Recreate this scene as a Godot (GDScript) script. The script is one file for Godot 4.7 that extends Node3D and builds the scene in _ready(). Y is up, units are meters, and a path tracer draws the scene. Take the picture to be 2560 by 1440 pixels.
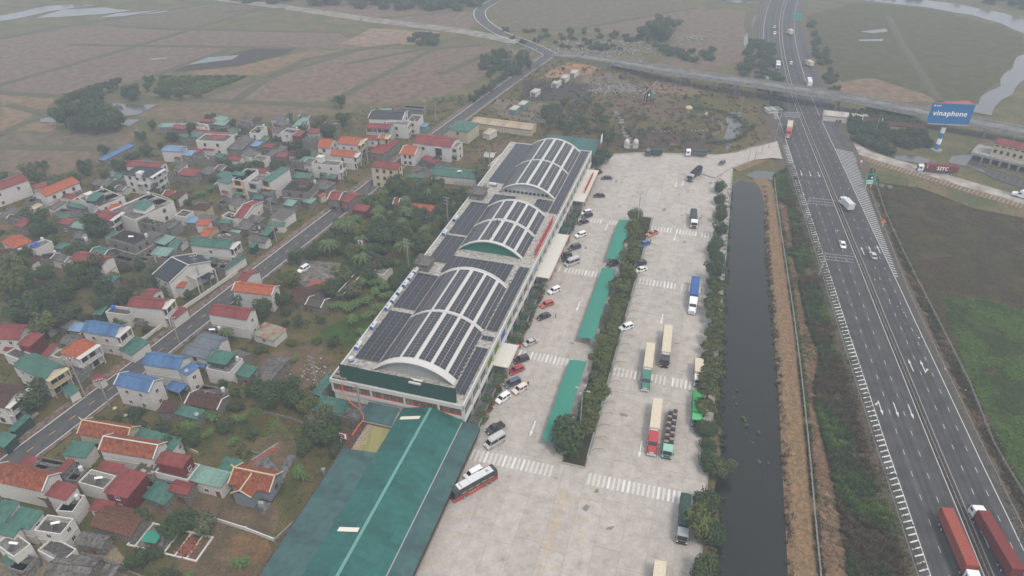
extends Node3D
# A motorway service area with a solar roofed hall,a village,fields and a motorway under haze.
# World: metres,y up,camera above the origin looking north (-z). The service area has its own axes: s runs along the hall,t across it.
const AXIS := 0.2862
const LOT_Y := 0.5
const ROAD_Y := 1.0
var mats := {}
var texs := {}
var used := {}
var boxes := {}
var rng := RandomNumberGenerator.new()
class MB:
	var v := PackedVector3Array()
	var n := PackedVector3Array()
	var uv := PackedVector2Array()
	var col := PackedColorArray()
	var tint := Color.WHITE
	var tinted := false
	func tri(a: Vector3,b: Vector3,c: Vector3,na = null,nb = null,nc = null,ua := Vector2.ZERO,ub := Vector2.ZERO,uc := Vector2.ZERO):
		var m := (b - a).cross(c - a).normalized()
		v.append(a);v.append(c);v.append(b)
		n.append(m if na == null else na);n.append(m if nc == null else nc);n.append(m if nb == null else nb)
		uv.append(ua);uv.append(uc);uv.append(ub)
		if tinted:
			col.append(tint);col.append(tint);col.append(tint)
	func quad(a: Vector3,b: Vector3,c: Vector3,d: Vector3,u0 := Vector2.ZERO,us := 1.0):
		var l := a.distance_to(b) * us
		var h := a.distance_to(d) * us
		tri(a,b,c,null,null,null,u0,u0 + Vector2(l,0),u0 + Vector2(l,h))
		tri(a,c,d,null,null,null,u0,u0 + Vector2(l,h),u0 + Vector2(0,h))
	func quad01(a: Vector3,b: Vector3,c: Vector3,d: Vector3):
		tri(a,b,c,null,null,null,Vector2(0,1),Vector2(1,1),Vector2(1,0))
		tri(a,c,d,null,null,null,Vector2(0,1),Vector2(1,0),Vector2(0,0))
	func box(c: Vector3,s: Vector3,b := Basis.IDENTITY):
		var x := b.x * s.x / 2;var y := b.y * s.y / 2;var z := b.z * s.z / 2
		quad(c - x - y + z,c + x - y + z,c + x + y + z,c - x + y + z)
		quad(c + x - y - z,c - x - y - z,c - x + y - z,c + x + y - z)
		quad(c + x - y + z,c + x - y - z,c + x + y - z,c + x + y + z)
		quad(c - x - y - z,c - x - y + z,c - x + y + z,c - x + y - z)
		quad(c - x + y + z,c + x + y + z,c + x + y - z,c - x + y - z)
		quad(c - x - y - z,c + x - y - z,c + x - y + z,c - x - y + z)
	func bar(p: Vector3,q: Vector3,w: float,h: float):
		var d := q - p
		var f := d.normalized()
		var up := Vector3.UP if absf(f.y) < 0.95 else Vector3.RIGHT
		var r := f.cross(up).normalized()
		box((p + q) / 2,Vector3(d.length(),h,w),Basis(f,r.cross(f),r))
	func tube(p: Vector3,q: Vector3,r0: float,r1: float,k := 8,caps := true):
		var f := (q - p).normalized()
		var a := f.cross(Vector3.UP if absf(f.y) < 0.9 else Vector3.RIGHT).normalized()
		var b := f.cross(a)
		for i in k:
			var t0 := TAU * i / k;var t1 := TAU * (i + 1) / k
			var d0 := a * cos(t0) + b * sin(t0);var d1 := a * cos(t1) + b * sin(t1)
			tri(p + d0 * r0,p + d1 * r0,q + d1 * r1,d0,d1,d1)
			tri(p + d0 * r0,q + d1 * r1,q + d0 * r1,d0,d1,d0)
			if caps:
				tri(q,q + d0 * r1,q + d1 * r1);tri(p,p + d1 * r0,p + d0 * r0)
	func profile(pts: Array,half: Callable,bevel := 0.0):
		var k := pts.size()
		var poly := PackedVector2Array(pts)
		var mid := Vector2.ZERO
		for p in pts: mid += p
		mid /= k
		var ins := []
		for p in pts:
			var q: Vector2 = p
			ins.append(q + (mid - q).normalized() * bevel)
		for i in k:
			var a: Vector2 = pts[i];var b: Vector2 = pts[(i + 1) % k]
			var ha: float = half.call(a) - bevel;var hb: float = half.call(b) - bevel
			quad(Vector3(a.x,a.y,ha),Vector3(a.x,a.y,-ha),Vector3(b.x,b.y,-hb),Vector3(b.x,b.y,hb))
			if bevel > 0:
				var ai: Vector2 = ins[i];var bi: Vector2 = ins[(i + 1) % k]
				quad(Vector3(a.x,a.y,ha),Vector3(b.x,b.y,hb),Vector3(bi.x,bi.y,hb + bevel),Vector3(ai.x,ai.y,ha + bevel))
				quad(Vector3(b.x,b.y,-hb),Vector3(a.x,a.y,-ha),Vector3(ai.x,ai.y,-ha - bevel),Vector3(bi.x,bi.y,-hb - bevel))
		var idx := Geometry2D.triangulate_polygon(PackedVector2Array(ins) if bevel > 0 else poly)
		for i in range(0,idx.size(),3):
			var t := []
			for j in 3:
				t.append(ins[idx[i + j]] if bevel > 0 else pts[idx[i + j]])
			var s: float = (t[1] - t[0]).cross(t[2] - t[0])
			if s < 0:
				var w = t[1];t[1] = t[2];t[2] = w
			var z := []
			for j in 3: z.append(half.call(t[j]))
			tri(Vector3(t[0].x,t[0].y,z[0]),Vector3(t[1].x,t[1].y,z[1]),Vector3(t[2].x,t[2].y,z[2]))
			tri(Vector3(t[0].x,t[0].y,-z[0]),Vector3(t[2].x,t[2].y,-z[2]),Vector3(t[1].x,t[1].y,-z[1]))
	func lathe(pts: Array,k := 14,at := Vector3.ZERO):
		for i in pts.size() - 1:
			var a: Vector2 = pts[i];var b: Vector2 = pts[i + 1]
			var nn := Vector2(b.y - a.y,a.x - b.x).normalized()
			for j in k:
				var t0 := TAU * j / k;var t1 := TAU * (j + 1) / k
				var c0 := Vector3(cos(t0),0,sin(t0));var c1 := Vector3(cos(t1),0,sin(t1))
				var n0 := c0 * nn.x + Vector3.UP * nn.y;var n1 := c1 * nn.x + Vector3.UP * nn.y
				var a0 := at + c0 * a.x + Vector3.UP * a.y;var a1 := at + c1 * a.x + Vector3.UP * a.y
				var b0 := at + c0 * b.x + Vector3.UP * b.y;var b1 := at + c1 * b.x + Vector3.UP * b.y
				tri(a0,b0,b1,n0,n0,n1);tri(a0,b1,a1,n0,n1,n1)
	func flat(poly: PackedVector2Array,y: float):
		var idx := Geometry2D.triangulate_polygon(poly)
		for i in range(0,idx.size(),3):
			var a := poly[idx[i]];var b := poly[idx[i + 1]];var c := poly[idx[i + 2]]
			if (b - a).cross(c - a) > 0:
				var w := b;b = c;c = w
			tri(Vector3(a.x,y,a.y),Vector3(b.x,y,b.y),Vector3(c.x,y,c.y),null,null,null,a,b,c)
	func mesh() -> ArrayMesh:
		var arr := []
		arr.resize(Mesh.ARRAY_MAX)
		arr[Mesh.ARRAY_VERTEX] = v;arr[Mesh.ARRAY_NORMAL] = n;arr[Mesh.ARRAY_TEX_UV] = uv
		if tinted: arr[Mesh.ARRAY_COLOR] = col
		var m := ArrayMesh.new()
		if v.size(): m.add_surface_from_arrays(Mesh.PRIMITIVE_TRIANGLES,arr)
		return m
# ---------- scene helpers
func numbered(called: String) -> String:
	var k: int = used.get(called,0)
	used[called] = k + 1
	return called if k == 0 else "%s_%03d" % [called,k]
func part(called: String,m: Mesh,mat: Material,parent: Node3D,at := Vector3.ZERO,turn := 0.0) -> MeshInstance3D:
	var o := MeshInstance3D.new()
	o.name = called
	o.mesh = m
	if mat: o.material_override = mat
	parent.add_child(o,true)
	o.position = at
	o.rotation.y = turn
	return o
func tag(o: Node3D,label: String,category: String,group := ""):
	o.set_meta("label",label);o.set_meta("category",category)
	if group: o.set_meta("group",group)
func thing(called: String,label: String,category: String,at := Vector3.ZERO,turn := 0.0,group := "") -> Node3D:
	var o := Node3D.new()
	o.name = numbered(called)
	add_child(o)
	o.position = at
	o.rotation.y = turn
	tag(o,label,category,group)
	return o
func one(called: String,m: Mesh,mat: Material,label: String,category: String,at := Vector3.ZERO,turn := 0.0,group := "") -> MeshInstance3D:
	var o := part(numbered(called),m,mat,self,at,turn)
	tag(o,label,category,group)
	return o
func struct(called: String,m: Mesh,mat: Material,at := Vector3.ZERO) -> MeshInstance3D:
	var o := part(numbered(called),m,mat,self,at)
	o.set_meta("kind","structure")
	return o
func copy(o: Node3D,called: String,at: Vector3,turn: float,label := "",group := "") -> Node3D:
	var c: Node3D = o.duplicate()
	c.name = numbered(called)
	add_child(c)
	c.position = at
	c.rotation = Vector3(0,turn,0)
	if label: c.set_meta("label",label)
	if group: c.set_meta("group",group)
	return c
func lot(s: float,t: float,y := LOT_Y) -> Vector3:
	return Vector3(s * sin(AXIS) + t * cos(AXIS),y,-s * cos(AXIS) + t * sin(AXIS))
func bx(x: float,y: float,z: float) -> ArrayMesh:
	var key := "%.2f,%.2f,%.2f" % [x,y,z]
	if not boxes.has(key):
		var b := MB.new()
		b.box(Vector3.ZERO,Vector3(x,y,z))
		boxes[key] = b.mesh()
	return boxes[key]
func pairs(a: Array) -> PackedVector2Array:
	var p := PackedVector2Array()
	for i in range(0,a.size(),2): p.append(Vector2(a[i],a[i + 1]))
	return p
# ---------- textures and materials
func noise_tex(key: String,freq: float,lo: Color,hi: Color,oct := 5,kind := FastNoiseLite.TYPE_SIMPLEX_SMOOTH,size := 512,mid := 0.5) -> Texture2D:
	if texs.has(key): return texs[key]
	var f := FastNoiseLite.new()
	f.noise_type = kind;f.frequency = freq;f.fractal_octaves = oct;f.seed = key.hash() % 1000
	var g := Gradient.new()
	g.set_color(0,lo);g.set_color(1,hi)
	g.add_point(mid,lo.lerp(hi,0.55))
	var t := NoiseTexture2D.new()
	t.width = size;t.height = size;t.seamless = true;t.noise = f;t.color_ramp = g
	texs[key] = t
	return t
func grey(a: float) -> Color: return Color(a,a,a)
func image_tex(key: String,size: Vector2i,fill: Callable) -> Texture2D:
	if texs.has(key): return texs[key]
	var im := Image.create(size.x,size.y,false,Image.FORMAT_RGB8)
	for y in size.y:
		for x in size.x:
			im.set_pixel(x,y,fill.call(x,y))
	var t := ImageTexture.create_from_image(im)
	texs[key] = t
	return t
func hash01(a: int,b := 0) -> float:
	return fposmod(sin(a * 127.1 + b * 311.7) * 43758.5453,1.0)
func sheet_px(x: int,y: int) -> Color:     # ribbed metal sheets,a metre wide,over 8 m
	var u := x / 32;var w := y / 128
	var k := 0.84 + 0.13 * hash01(u,w)
	if x % 32 == 0 or y % 128 == 0: k -= 0.16
	elif x % 8 == 0: k -= 0.06
	k -= 0.05 * hash01(x / 2,y / 40)
	return grey(k)
func tile_px(x: int,y: int) -> Color:      # rows of clay tiles over 6 m
	var row := y / 14
	var k := 0.78 + 0.2 * hash01((x + (row % 2) * 5) / 10,row)
	if y % 14 < 2: k -= 0.24
	if (x + (row % 2) * 5) % 10 == 0: k -= 0.10
	return Color(k,k * (0.94 + 0.06 * hash01(row,x / 10)),k * 0.95)
func fibro_px(x: int,y: int) -> Color:     # corrugated cement sheets
	var k := 0.72 + 0.24 * hash01(x / 28,y / 42)
	if x % 6 < 2: k -= 0.12
	if y % 42 < 2: k -= 0.2
	k -= 0.12 * hash01(x / 3,y / 9)
	return grey(k)
func furrow_px(x: int,y: int) -> Color:
	var k := 0.80 + 0.12 * sin(y * TAU / 16.0 + hash01(x / 24,3)) + 0.1 * hash01(x / 3,y / 2)
	return grey(clampf(k,0,1))
func lanes_px(x: int,y: int) -> Color:     # rubber and oil worn into the wheel tracks
	var m := x * 24.3 / 256.0
	var k := 0.97
	for c in [[4.0,0.6],[7.6,0.75],[11.3,0.5],[16.3,0.7],[19.6,0.85],[23.0,0.2]]:
		k -= 0.17 * c[1] * exp(-pow((absf(m - c[0]) - 0.75) / 0.5,2)) + 0.08 * c[1] * exp(-pow((m - c[0]) / 1.5,2))
	return grey(clampf(k - 0.05 * hash01(x / 3,5) - 0.03 * hash01(x,y),0,1))
func mat(key: String,c: Color,rough := 0.85,tex: Texture2D = null,size := 10.0,tex2: Texture2D = null,size2 := 60.0,uv := false,spec := 0.35) -> StandardMaterial3D:
	if mats.has(key): return mats[key]
	var m := StandardMaterial3D.new()
	m.resource_name = key
	m.albedo_color = c.linear_to_srgb()
	m.roughness = rough
	m.metallic_specular = spec
	if tex:
		m.albedo_texture = tex
		if uv:
			m.uv1_scale = Vector3.ONE / size
		else:
			m.uv1_triplanar = true;m.uv1_world_triplanar = true
			m.uv1_scale = Vector3.ONE / size
	if tex2:
		m.detail_enabled = true
		m.detail_blend_mode = BaseMaterial3D.BLEND_MODE_MUL
		m.detail_albedo = tex2
		m.detail_uv_layer = BaseMaterial3D.DETAIL_UV_2
		m.uv2_triplanar = true;m.uv2_world_triplanar = true
		m.uv2_scale = Vector3.ONE / size2
	mats[key] = m
	return m
func make_materials():
	var grain := noise_tex("grain",0.06,grey(0.62),grey(1),5)
	var lite := noise_tex("lite",0.06,grey(0.86),grey(1),5)
	var fine := noise_tex("fine",0.2,grey(0.72),grey(1),4)
	var blotch := noise_tex("blotch",0.012,grey(0.6),grey(1),5)
	var stain := noise_tex("stain",0.02,grey(0.34),grey(1),6,FastNoiseLite.TYPE_SIMPLEX_SMOOTH,512,0.38)
	var earthy := noise_tex("earthy",0.03,Color(0.62,0.66,0.6),Color(1,0.95,0.9),6,FastNoiseLite.TYPE_SIMPLEX_SMOOTH,1024)
	var patchy := noise_tex("patchy",0.012,Color(0.62,0.74,0.52),Color(1,0.92,0.84),6,FastNoiseLite.TYPE_SIMPLEX_SMOOTH,1024)
	var rust := noise_tex("rust",0.018,Color(0.72,0.66,0.6),Color(1,1,1),5,FastNoiseLite.TYPE_SIMPLEX_SMOOTH,512,0.3)
	var sheet := image_tex("sheet",Vector2i(256,256),sheet_px)
	var tile := image_tex("tile",Vector2i(256,252),tile_px)
	var fibro := image_tex("fibro",Vector2i(252,252),fibro_px)
	var furrow := image_tex("furrow",Vector2i(256,256),furrow_px)
	mat("or",Color(0.50,0.15,0.075),0.8,tile,6,rust,9,true)
	mat("rd",Color(0.26,0.055,0.052),0.55,sheet,8,rust,14,true)
	mat("gr",Color(0.062,0.185,0.15),0.5,sheet,8,rust,14,true)
	mat("gt",Color(0.03,0.26,0.17),0.7,fine,4)
	mat("bl",Color(0.085,0.20,0.43),0.5,sheet,8,rust,14,true)
	mat("lb",Color(0.20,0.34,0.55),0.6,sheet,8,rust,9,true)
	mat("tl",Color(0.22,0.38,0.34),0.65,sheet,8,rust,8,true)
	mat("pt",Color(0.33,0.36,0.32),0.7,sheet,8,noise_tex("patch",0.015,Color(0.95,0.42,0.36),Color(0.9,1,0.95),3,FastNoiseLite.TYPE_CELLULAR,256,0.35),9,true)
	mat("sl",Color(0.045,0.06,0.085),0.6,tile,6,rust,9,true)
	mat("sl2",Color(0.05,0.065,0.09),0.6,tile,6,rust,9,true)
	mat("sg",Color(0.16,0.20,0.25),0.6,sheet,8,rust,9,true)
	mat("br",Color(0.155,0.085,0.062),0.9,tile,6,stain,7,true)
	mat("bt",Color(0.26,0.12,0.07),0.9,tile,6,stain,5,true)
	mat("gt2",Color(0.16,0.15,0.135),0.9,tile,6,stain,5,true)
	mat("tt",Color(0.50,0.155,0.075),0.85,tile,6,stain,10,true)
	mat("gy",Color(0.27,0.255,0.235),0.95,stain,9,grain,2)
	mat("st",Color(0.36,0.345,0.30),0.95,stain,6,grain,2)
	mat("fi",Color(0.33,0.31,0.285),0.95,fibro,9,stain,8,true)
	mat("cr",Color(0.56,0.50,0.40),0.85,sheet,8,rust,9,true)
	mat("be",Color(0.52,0.44,0.32),0.85,sheet,8,rust,9,true)
	mat("wr",Color(0.60,0.57,0.54),0.7,sheet,8,rust,9,true)
	for w in [["w_wh",0.78,0.77,0.74],["w_lg",0.76,0.745,0.73],["w_bw",0.76,0.76,0.76],["w_ye",0.62,0.50,0.28],["w_cr",0.62,0.55,0.42],["w_cm",0.72,0.65,0.48],["w_mi",0.42,0.56,0.49],["w_pb",0.38,0.48,0.58],["w_tlw",0.13,0.38,0.38],["w_bg",0.25,0.29,0.34]]:
		mat(w[0],Color(w[1],w[2],w[3]),0.9,noise_tex("wallstain",0.03,Color(0.62,0.60,0.57),grey(1),6,FastNoiseLite.TYPE_SIMPLEX_SMOOTH,512,0.27),7,lite,3)
	mat("w_old",Color(0.44,0.41,0.36),0.95,stain,6,grain,2.5)
	mat("w_gy",Color(0.44,0.43,0.41),0.95,stain,10,grain,3)
	mat("w_mr",Color(0.20,0.028,0.028),0.6,sheet,8,null,1,true)
	mat("w_gr",Color(0.022,0.085,0.065),0.6,sheet,8,null,1,true)
	mat("frame",Color(0.5,0.48,0.45),0.7)
	mat("woodframe",Color(0.13,0.06,0.03),0.7)
	mat("pane",Color(0.018,0.022,0.026),0.12,null,1,null,1,false,0.5)
	mat("doorwood",Color(0.14,0.05,0.03),0.6)
	mat("trim",Color(0.72,0.71,0.68),0.8,grain,3)
	mat("cream",Color(0.66,0.56,0.36),0.8,grain,3)
	mat("tank",Color(0.03,0.10,0.50),0.4)
	mat("steel",Color(0.66,0.67,0.67),0.3,fine,3)
	mat("galv",Color(0.42,0.44,0.45),0.55,grain,3)
	mat("pole",Color(0.40,0.385,0.36),0.9,grain,2)
	mat("ground",Color(0.22,0.195,0.145),1,earthy,70,patchy,240)
	for q in [["brown",0.275,0.212,0.178],["brown2",0.265,0.208,0.18],["brownA",0.26,0.205,0.16],["olive",0.215,0.195,0.15],["dark",0.085,0.078,0.078],["tan",0.33,0.24,0.175],["pinkbrown",0.285,0.22,0.19],["pinkbrown2",0.27,0.208,0.175],["straw",0.42,0.315,0.26],["soil",0.50,0.30,0.20],["bare",0.26,0.225,0.20],["bare2",0.24,0.17,0.13],["yardearth",0.215,0.165,0.115],["yardearth2",0.26,0.17,0.095],["dirtpark",0.20,0.15,0.105],["burnt",0.085,0.078,0.07],["soil2",0.13,0.098,0.085],["lane",0.30,0.265,0.22],["lane2",0.36,0.33,0.275]]:
		mat("f_" + q[0],Color(q[1],q[2],q[3]),1,noise_tex("stubble",0.05,Color(0.66,0.66,0.66),Color(1,0.97,0.94),6,FastNoiseLite.TYPE_SIMPLEX_SMOOTH,1024),46,earthy,190)
	for q in [["garden",0.125,0.135,0.075],["wet",0.16,0.145,0.10],["marsh",0.118,0.092,0.056],["marsh2",0.14,0.11,0.068],["green",0.088,0.145,0.04],["verge",0.14,0.115,0.07],["verge2",0.075,0.078,0.042],["park",0.23,0.18,0.13],["lawn",0.12,0.165,0.07],["villageground",0.21,0.175,0.135],["grassy",0.085,0.165,0.045],["cropland",0.20,0.135,0.078]]:
		mat("f_" + q[0],Color(q[1],q[2],q[3]),1,noise_tex("weeds",0.05,Color(0.50,0.58,0.42),Color(1,0.94,0.84),6,FastNoiseLite.TYPE_SIMPLEX_SMOOTH,1024),30,patchy,120)
	mat("f_straw2",Color(0.36,0.245,0.18),1,noise_tex("litter",0.12,Color(0.55,0.55,0.5),Color(1,0.97,0.93),5,FastNoiseLite.TYPE_SIMPLEX_SMOOTH,512),14,earthy,60)
	mat("f_paving",Color(0.36,0.33,0.30),0.95,stain,22,grain,3)
	mat("f_concreteyard",Color(0.26,0.25,0.235),0.95,stain,22,grain,3)
	mat("f_templeyard",Color(0.27,0.275,0.285),0.9,fine,5,stain,20)
	mat("f_redyard",Color(0.42,0.13,0.085),0.9,fine,5,rust,12)
	mat("dyke",Color(0.112,0.112,0.072),1,earthy,26)
	mat("dirt",Color(0.39,0.285,0.215),1,noise_tex("ruts",0.05,Color(0.6,0.58,0.52),Color(1,0.96,0.9),6),20,earthy,60)
	mat("water",Color(0.010,0.012,0.010),0.06,null,1,null,1,false,0.34)
	mat("pondwater",Color(0.06,0.062,0.058),0.1,null,1,null,1,false,0.5)
	mat("asphalt",Color(0.105,0.106,0.112),0.9,fine,6,noise_tex("tarpatch",0.02,grey(0.78),grey(1),5),50)
	mat("motorway",Color(0.098,0.097,0.100),0.9,image_tex("lanes",Vector2i(256,64),lanes_px),24.3,noise_tex("tarpatch",0.02,grey(0.78),grey(1),5),50,true)
	mat("dashpaint",Color(0.44,0.44,0.44),0.85)
	mat("asphalt2",Color(0.108,0.107,0.108),0.92,fine,5,noise_tex("tarpatch",0.02,grey(0.78),grey(1),5),30)
	mat("asphalt_pale",Color(0.30,0.295,0.285),0.95,fine,6,blotch,60)
	mat("concrete_road",Color(0.50,0.46,0.41),0.95,lite,8,blotch,50)
	mat("beige_road",Color(0.46,0.42,0.36),0.95,grain,12,blotch,60)
	mat("brick_walk",Color(0.33,0.235,0.20),0.95,fine,3,stain,20)
	mat("paint",Color(0.78,0.77,0.75),0.8,noise_tex("worn",0.06,grey(0.72),grey(1),5),5)
	mat("wornpaint",Color(0.66,0.64,0.61),0.85,noise_tex("worn2",0.08,grey(0.66),grey(1),5,FastNoiseLite.TYPE_SIMPLEX_SMOOTH,512,0.4),4)
	mat("yellowpaint",Color(0.60,0.40,0.10),0.85,noise_tex("worn2",0.08,grey(0.55),grey(1),5),4)
	for i in 4:
		var k: float = [0.415,0.40,0.425,0.39][i]
		mat("slab%d" % i,Color(k * 1.08,k * 1.0,k * 0.93),0.93,noise_tex("slabstain",0.025,grey(0.87),grey(1),6,FastNoiseLite.TYPE_SIMPLEX_SMOOTH,1024,0.35),24 + i * 3,noise_tex("oil",0.02,Color(0.80,0.78,0.76),grey(1),6,FastNoiseLite.TYPE_SIMPLEX_SMOOTH,512,0.22),38)
	mat("joint",Color(0.24,0.225,0.205),1)
	mat("kerb",Color(0.45,0.44,0.42),0.9,grain,3)
	mat("concrete",Color(0.44,0.43,0.41),0.9,blotch,14,lite,3)
	mat("deck",Color(0.56,0.535,0.49),0.95,blotch,9,lite,3)
	mat("vault",Color(0.66,0.655,0.635),0.6,fine,5)
	mat("panel",Color(0.016,0.018,0.025),0.3,null,1,null,1,false,0.4)
	mat("panelframe",Color(0.22,0.22,0.225),0.5)
	mat("screen",Color(0.012,0.068,0.055),0.7,noise_tex("cloth",0.03,grey(0.84),grey(1),4),8)
	mat("slats",Color(0.24,0.185,0.135),0.85,image_tex("slat",Vector2i(128,16),func(x,_y): return Color(1,0.96,0.92) * (0.68 + 0.32 * hash01(x / 5,9)) if x % 5 else grey(0.5)),26,null,1,true)
	mat("hallroof",Color(0.024,0.158,0.140),0.5,sheet,12,noise_tex("haze",0.02,Color(0.80,0.78,0.76),grey(1),6),26,true)
	mat("hallroof2",Color(0.058,0.142,0.140),0.5,sheet,12,noise_tex("haze",0.012,grey(0.86),grey(1),4),30,true)
	mat("net",Color(0.045,0.265,0.195),0.75,fine,3)
	mat("red",Color(0.48,0.03,0.03),0.5)
	mat("awning",Color(0.63,0.60,0.54),0.8,noise_tex("awn",0.03,grey(0.86),grey(1),5),8)
	mat("greenpipe",Color(0.05,0.19,0.14),0.6)
	for q in [["leaf0",0.042,0.070,0.022],["leaf1",0.082,0.104,0.030],["leaf2",0.040,0.064,0.022],["leafpalm",0.07,0.105,0.04],["leafbanana",0.068,0.122,0.036],["leaf5",0.085,0.10,0.048],["leaf7",0.085,0.105,0.028],["leaf9",0.038,0.066,0.030]]:
		var m := mat(q[0],Color(q[1],q[2],q[3]) * 1.0,0.7,null,1,null,1,false,0.3)
		m.vertex_color_use_as_albedo = true
	mat("bark",Color(0.13,0.10,0.075),0.95,grain,2)
	var tm := mat("tuft",Color(1,1,1),0.85,null,1,null,1,false,0.2)
	tm.vertex_color_use_as_albedo = true
	var pm := mat("people",Color(1,1,1),0.8)
	pm.vertex_color_use_as_albedo = true
	var nt := NoiseTexture2D.new()
	var nf := FastNoiseLite.new()
	nf.frequency = 0.03;nf.fractal_octaves = 4
	nt.width = 512;nt.height = 512;nt.seamless = true;nt.as_normal_map = true;nt.bump_strength = 4.0;nt.noise = nf
	for wk in ["water","pondwater"]:
		mats[wk].normal_enabled = true;mats[wk].normal_texture = nt;mats[wk].normal_scale = 0.12
		mats[wk].uv1_triplanar = true;mats[wk].uv1_world_triplanar = true;mats[wk].uv1_scale = Vector3.ONE / 14.0
	mat("rubble",Color(0.40,0.385,0.36),0.95,stain,9)
	for q in [["white",0.70,0.71,0.72],["silver",0.40,0.405,0.41],["pearl",0.60,0.53,0.49],["black",0.014,0.016,0.018],["darkgrey",0.035,0.042,0.052],["bluegrey",0.055,0.08,0.11],["red",0.34,0.018,0.025],["orangered",0.40,0.055,0.035],["orange",0.45,0.13,0.04],["blue",0.03,0.085,0.24],["green",0.02,0.15,0.10],["palegreen",0.20,0.42,0.34],["lime",0.035,0.34,0.10],["grey",0.25,0.26,0.27],["darkgreen",0.03,0.075,0.06],["cream",0.68,0.60,0.46],["slate",0.06,0.075,0.075],["maroon",0.20,0.035,0.035],["brick",0.34,0.075,0.052],["cobalt",0.045,0.13,0.37]]:
		var m := mat("c_" + q[0],Color(q[1],q[2],q[3]),0.32,null,1,null,1,false,0.5)
		m.clearcoat_enabled = true;m.clearcoat = 0.5;m.clearcoat_roughness = 0.1
		mat("k_" + q[0],Color(q[1],q[2],q[3]),0.75,noise_tex("dust",0.03,grey(0.74),grey(1),5),5)
	mat("carglass",Color(0.01,0.012,0.014),0.08,null,1,null,1,false,0.6)
	mat("tyre",Color(0.018,0.018,0.018),0.9)
	mat("rim",Color(0.35,0.35,0.36),0.4)
	mat("lamp",Color(0.7,0.7,0.68),0.2)
	mat("taillamp",Color(0.35,0.015,0.01),0.3)
	mat("chassis",Color(0.03,0.03,0.03),0.8)
	mat("crate",Color(0.36,0.27,0.2),0.9,fine,2)
	mat("signblue",Color(0.0,0.125,0.34),0.5)
	mat("signgreen",Color(0.01,0.30,0.19),0.5)
	mat("signwhite",Color(0.85,0.85,0.85),0.5)
	mat("poleblue",Color(0.02,0.17,0.38),0.6)
	mat("orangepipe",Color(0.62,0.11,0.04),0.6)
	mat("millgreen",Color(0.02,0.06,0.052),0.8,fine,2)
	mat("amber",Color(0.75,0.22,0.02),0.6)
func _ready():
	rng.seed = 11
	var cam := Camera3D.new()
	cam.name = "camera"
	cam.fov = 44.5
	cam.near = 0.5
	cam.far = 6000
	add_child(cam)
	cam.position = Vector3(0,130,0)
	cam.rotation_degrees = Vector3(-33.95,0,0)
	cam.current = true
	var env := Environment.new()
	env.background_mode = Environment.BG_SKY
	var sky := Sky.new()
	var sm := ProceduralSkyMaterial.new()
	sm.sky_top_color = Color(0.815,0.83,0.86)
	sm.sky_horizon_color = Color(0.82,0.825,0.84)
	sm.sky_curve = 0.2
	sm.ground_bottom_color = Color(0.5,0.5,0.5)
	sm.ground_horizon_color = Color(0.72,0.74,0.76)
	sm.sky_energy_multiplier = 1.0
	sky.sky_material = sm
	env.sky = sky
	env.tonemap_mode = Environment.TONE_MAPPER_LINEAR
	env.tonemap_exposure = 1.68
	env.fog_enabled = true
	env.fog_density = 0.0006
	env.fog_light_color = Color(0.90,0.945,1.0)
	env.sdfgi_enabled = true;env.ssao_enabled = true;env.ssil_enabled = true
	var we := WorldEnvironment.new()
	we.name = "environment"
	we.environment = env
	add_child(we)
	var sun := DirectionalLight3D.new()
	sun.name = "sun"
	sun.light_color = Color(1.0,0.96,0.90)
	sun.light_energy = 0.5
	sun.light_angular_distance = 15.0
	sun.shadow_enabled = true
	sun.rotation_degrees = Vector3(-58,35,0)
	add_child(sun)
	make_materials()
	make_land()
	make_roads()
	make_lot()
	make_hall()
	make_green_hall()
	make_houses()
	make_trees()
	make_scrub()
	make_vehicles()
	make_street_things()
	make_park()
	make_far_things()
	make_yard_things()
	make_people()
# ---------- land
func jag(poly: PackedVector2Array,step: float,amp: float) -> PackedVector2Array:
	var out := PackedVector2Array()
	var k := poly.size()
	for i in k:
		var a := poly[i];var b := poly[(i + 1) % k]
		var m := maxi(1,int(a.distance_to(b) / step))
		for j in m:
			var p := a.lerp(b,float(j) / m)
			if j > 0: p += Vector2(rng.randf_range(-amp,amp),rng.randf_range(-amp,amp))
			out.append(p)
	return out
func ribbon(b: MB,line: PackedVector2Array,o0: float,o1: float,y0: float,y1: float,from := 0.0,to := 1e9):
	var run := 0.0
	for i in line.size() - 1:
		var p := line[i];var q := line[i + 1]
		var l := p.distance_to(q)
		run += l
		if run < from or run - l > to: continue
		var na := normal_at(line,i);var nb := normal_at(line,i + 1)
		var a := p + na * o0;var a2 := p + na * o1;var c := q + nb * o0;var c2 := q + nb * o1
		b.quad(Vector3(a.x,y0,a.y),Vector3(a2.x,y1,a2.y),Vector3(c2.x,y1,c2.y),Vector3(c.x,y0,c.y))
func normal_at(line: PackedVector2Array,i: int) -> Vector2:   # to the right of the way the line runs
	var d := line[mini(i + 1,line.size() - 1)] - line[maxi(i - 1,0)]
	return Vector2(-d.y,d.x).normalized()
func along(line: PackedVector2Array,dist: float) -> Array:     # [point,direction]
	var run := 0.0
	for i in line.size() - 1:
		var l := line[i].distance_to(line[i + 1])
		if run + l >= dist:
			return [line[i].lerp(line[i + 1],(dist - run) / l),(line[i + 1] - line[i]).normalized()]
		run += l
	return [line[line.size() - 1],(line[line.size() - 1] - line[line.size() - 2]).normalized()]
func length_of(line: PackedVector2Array) -> float:
	var run := 0.0
	for i in line.size() - 1: run += line[i].distance_to(line[i + 1])
	return run
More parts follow.
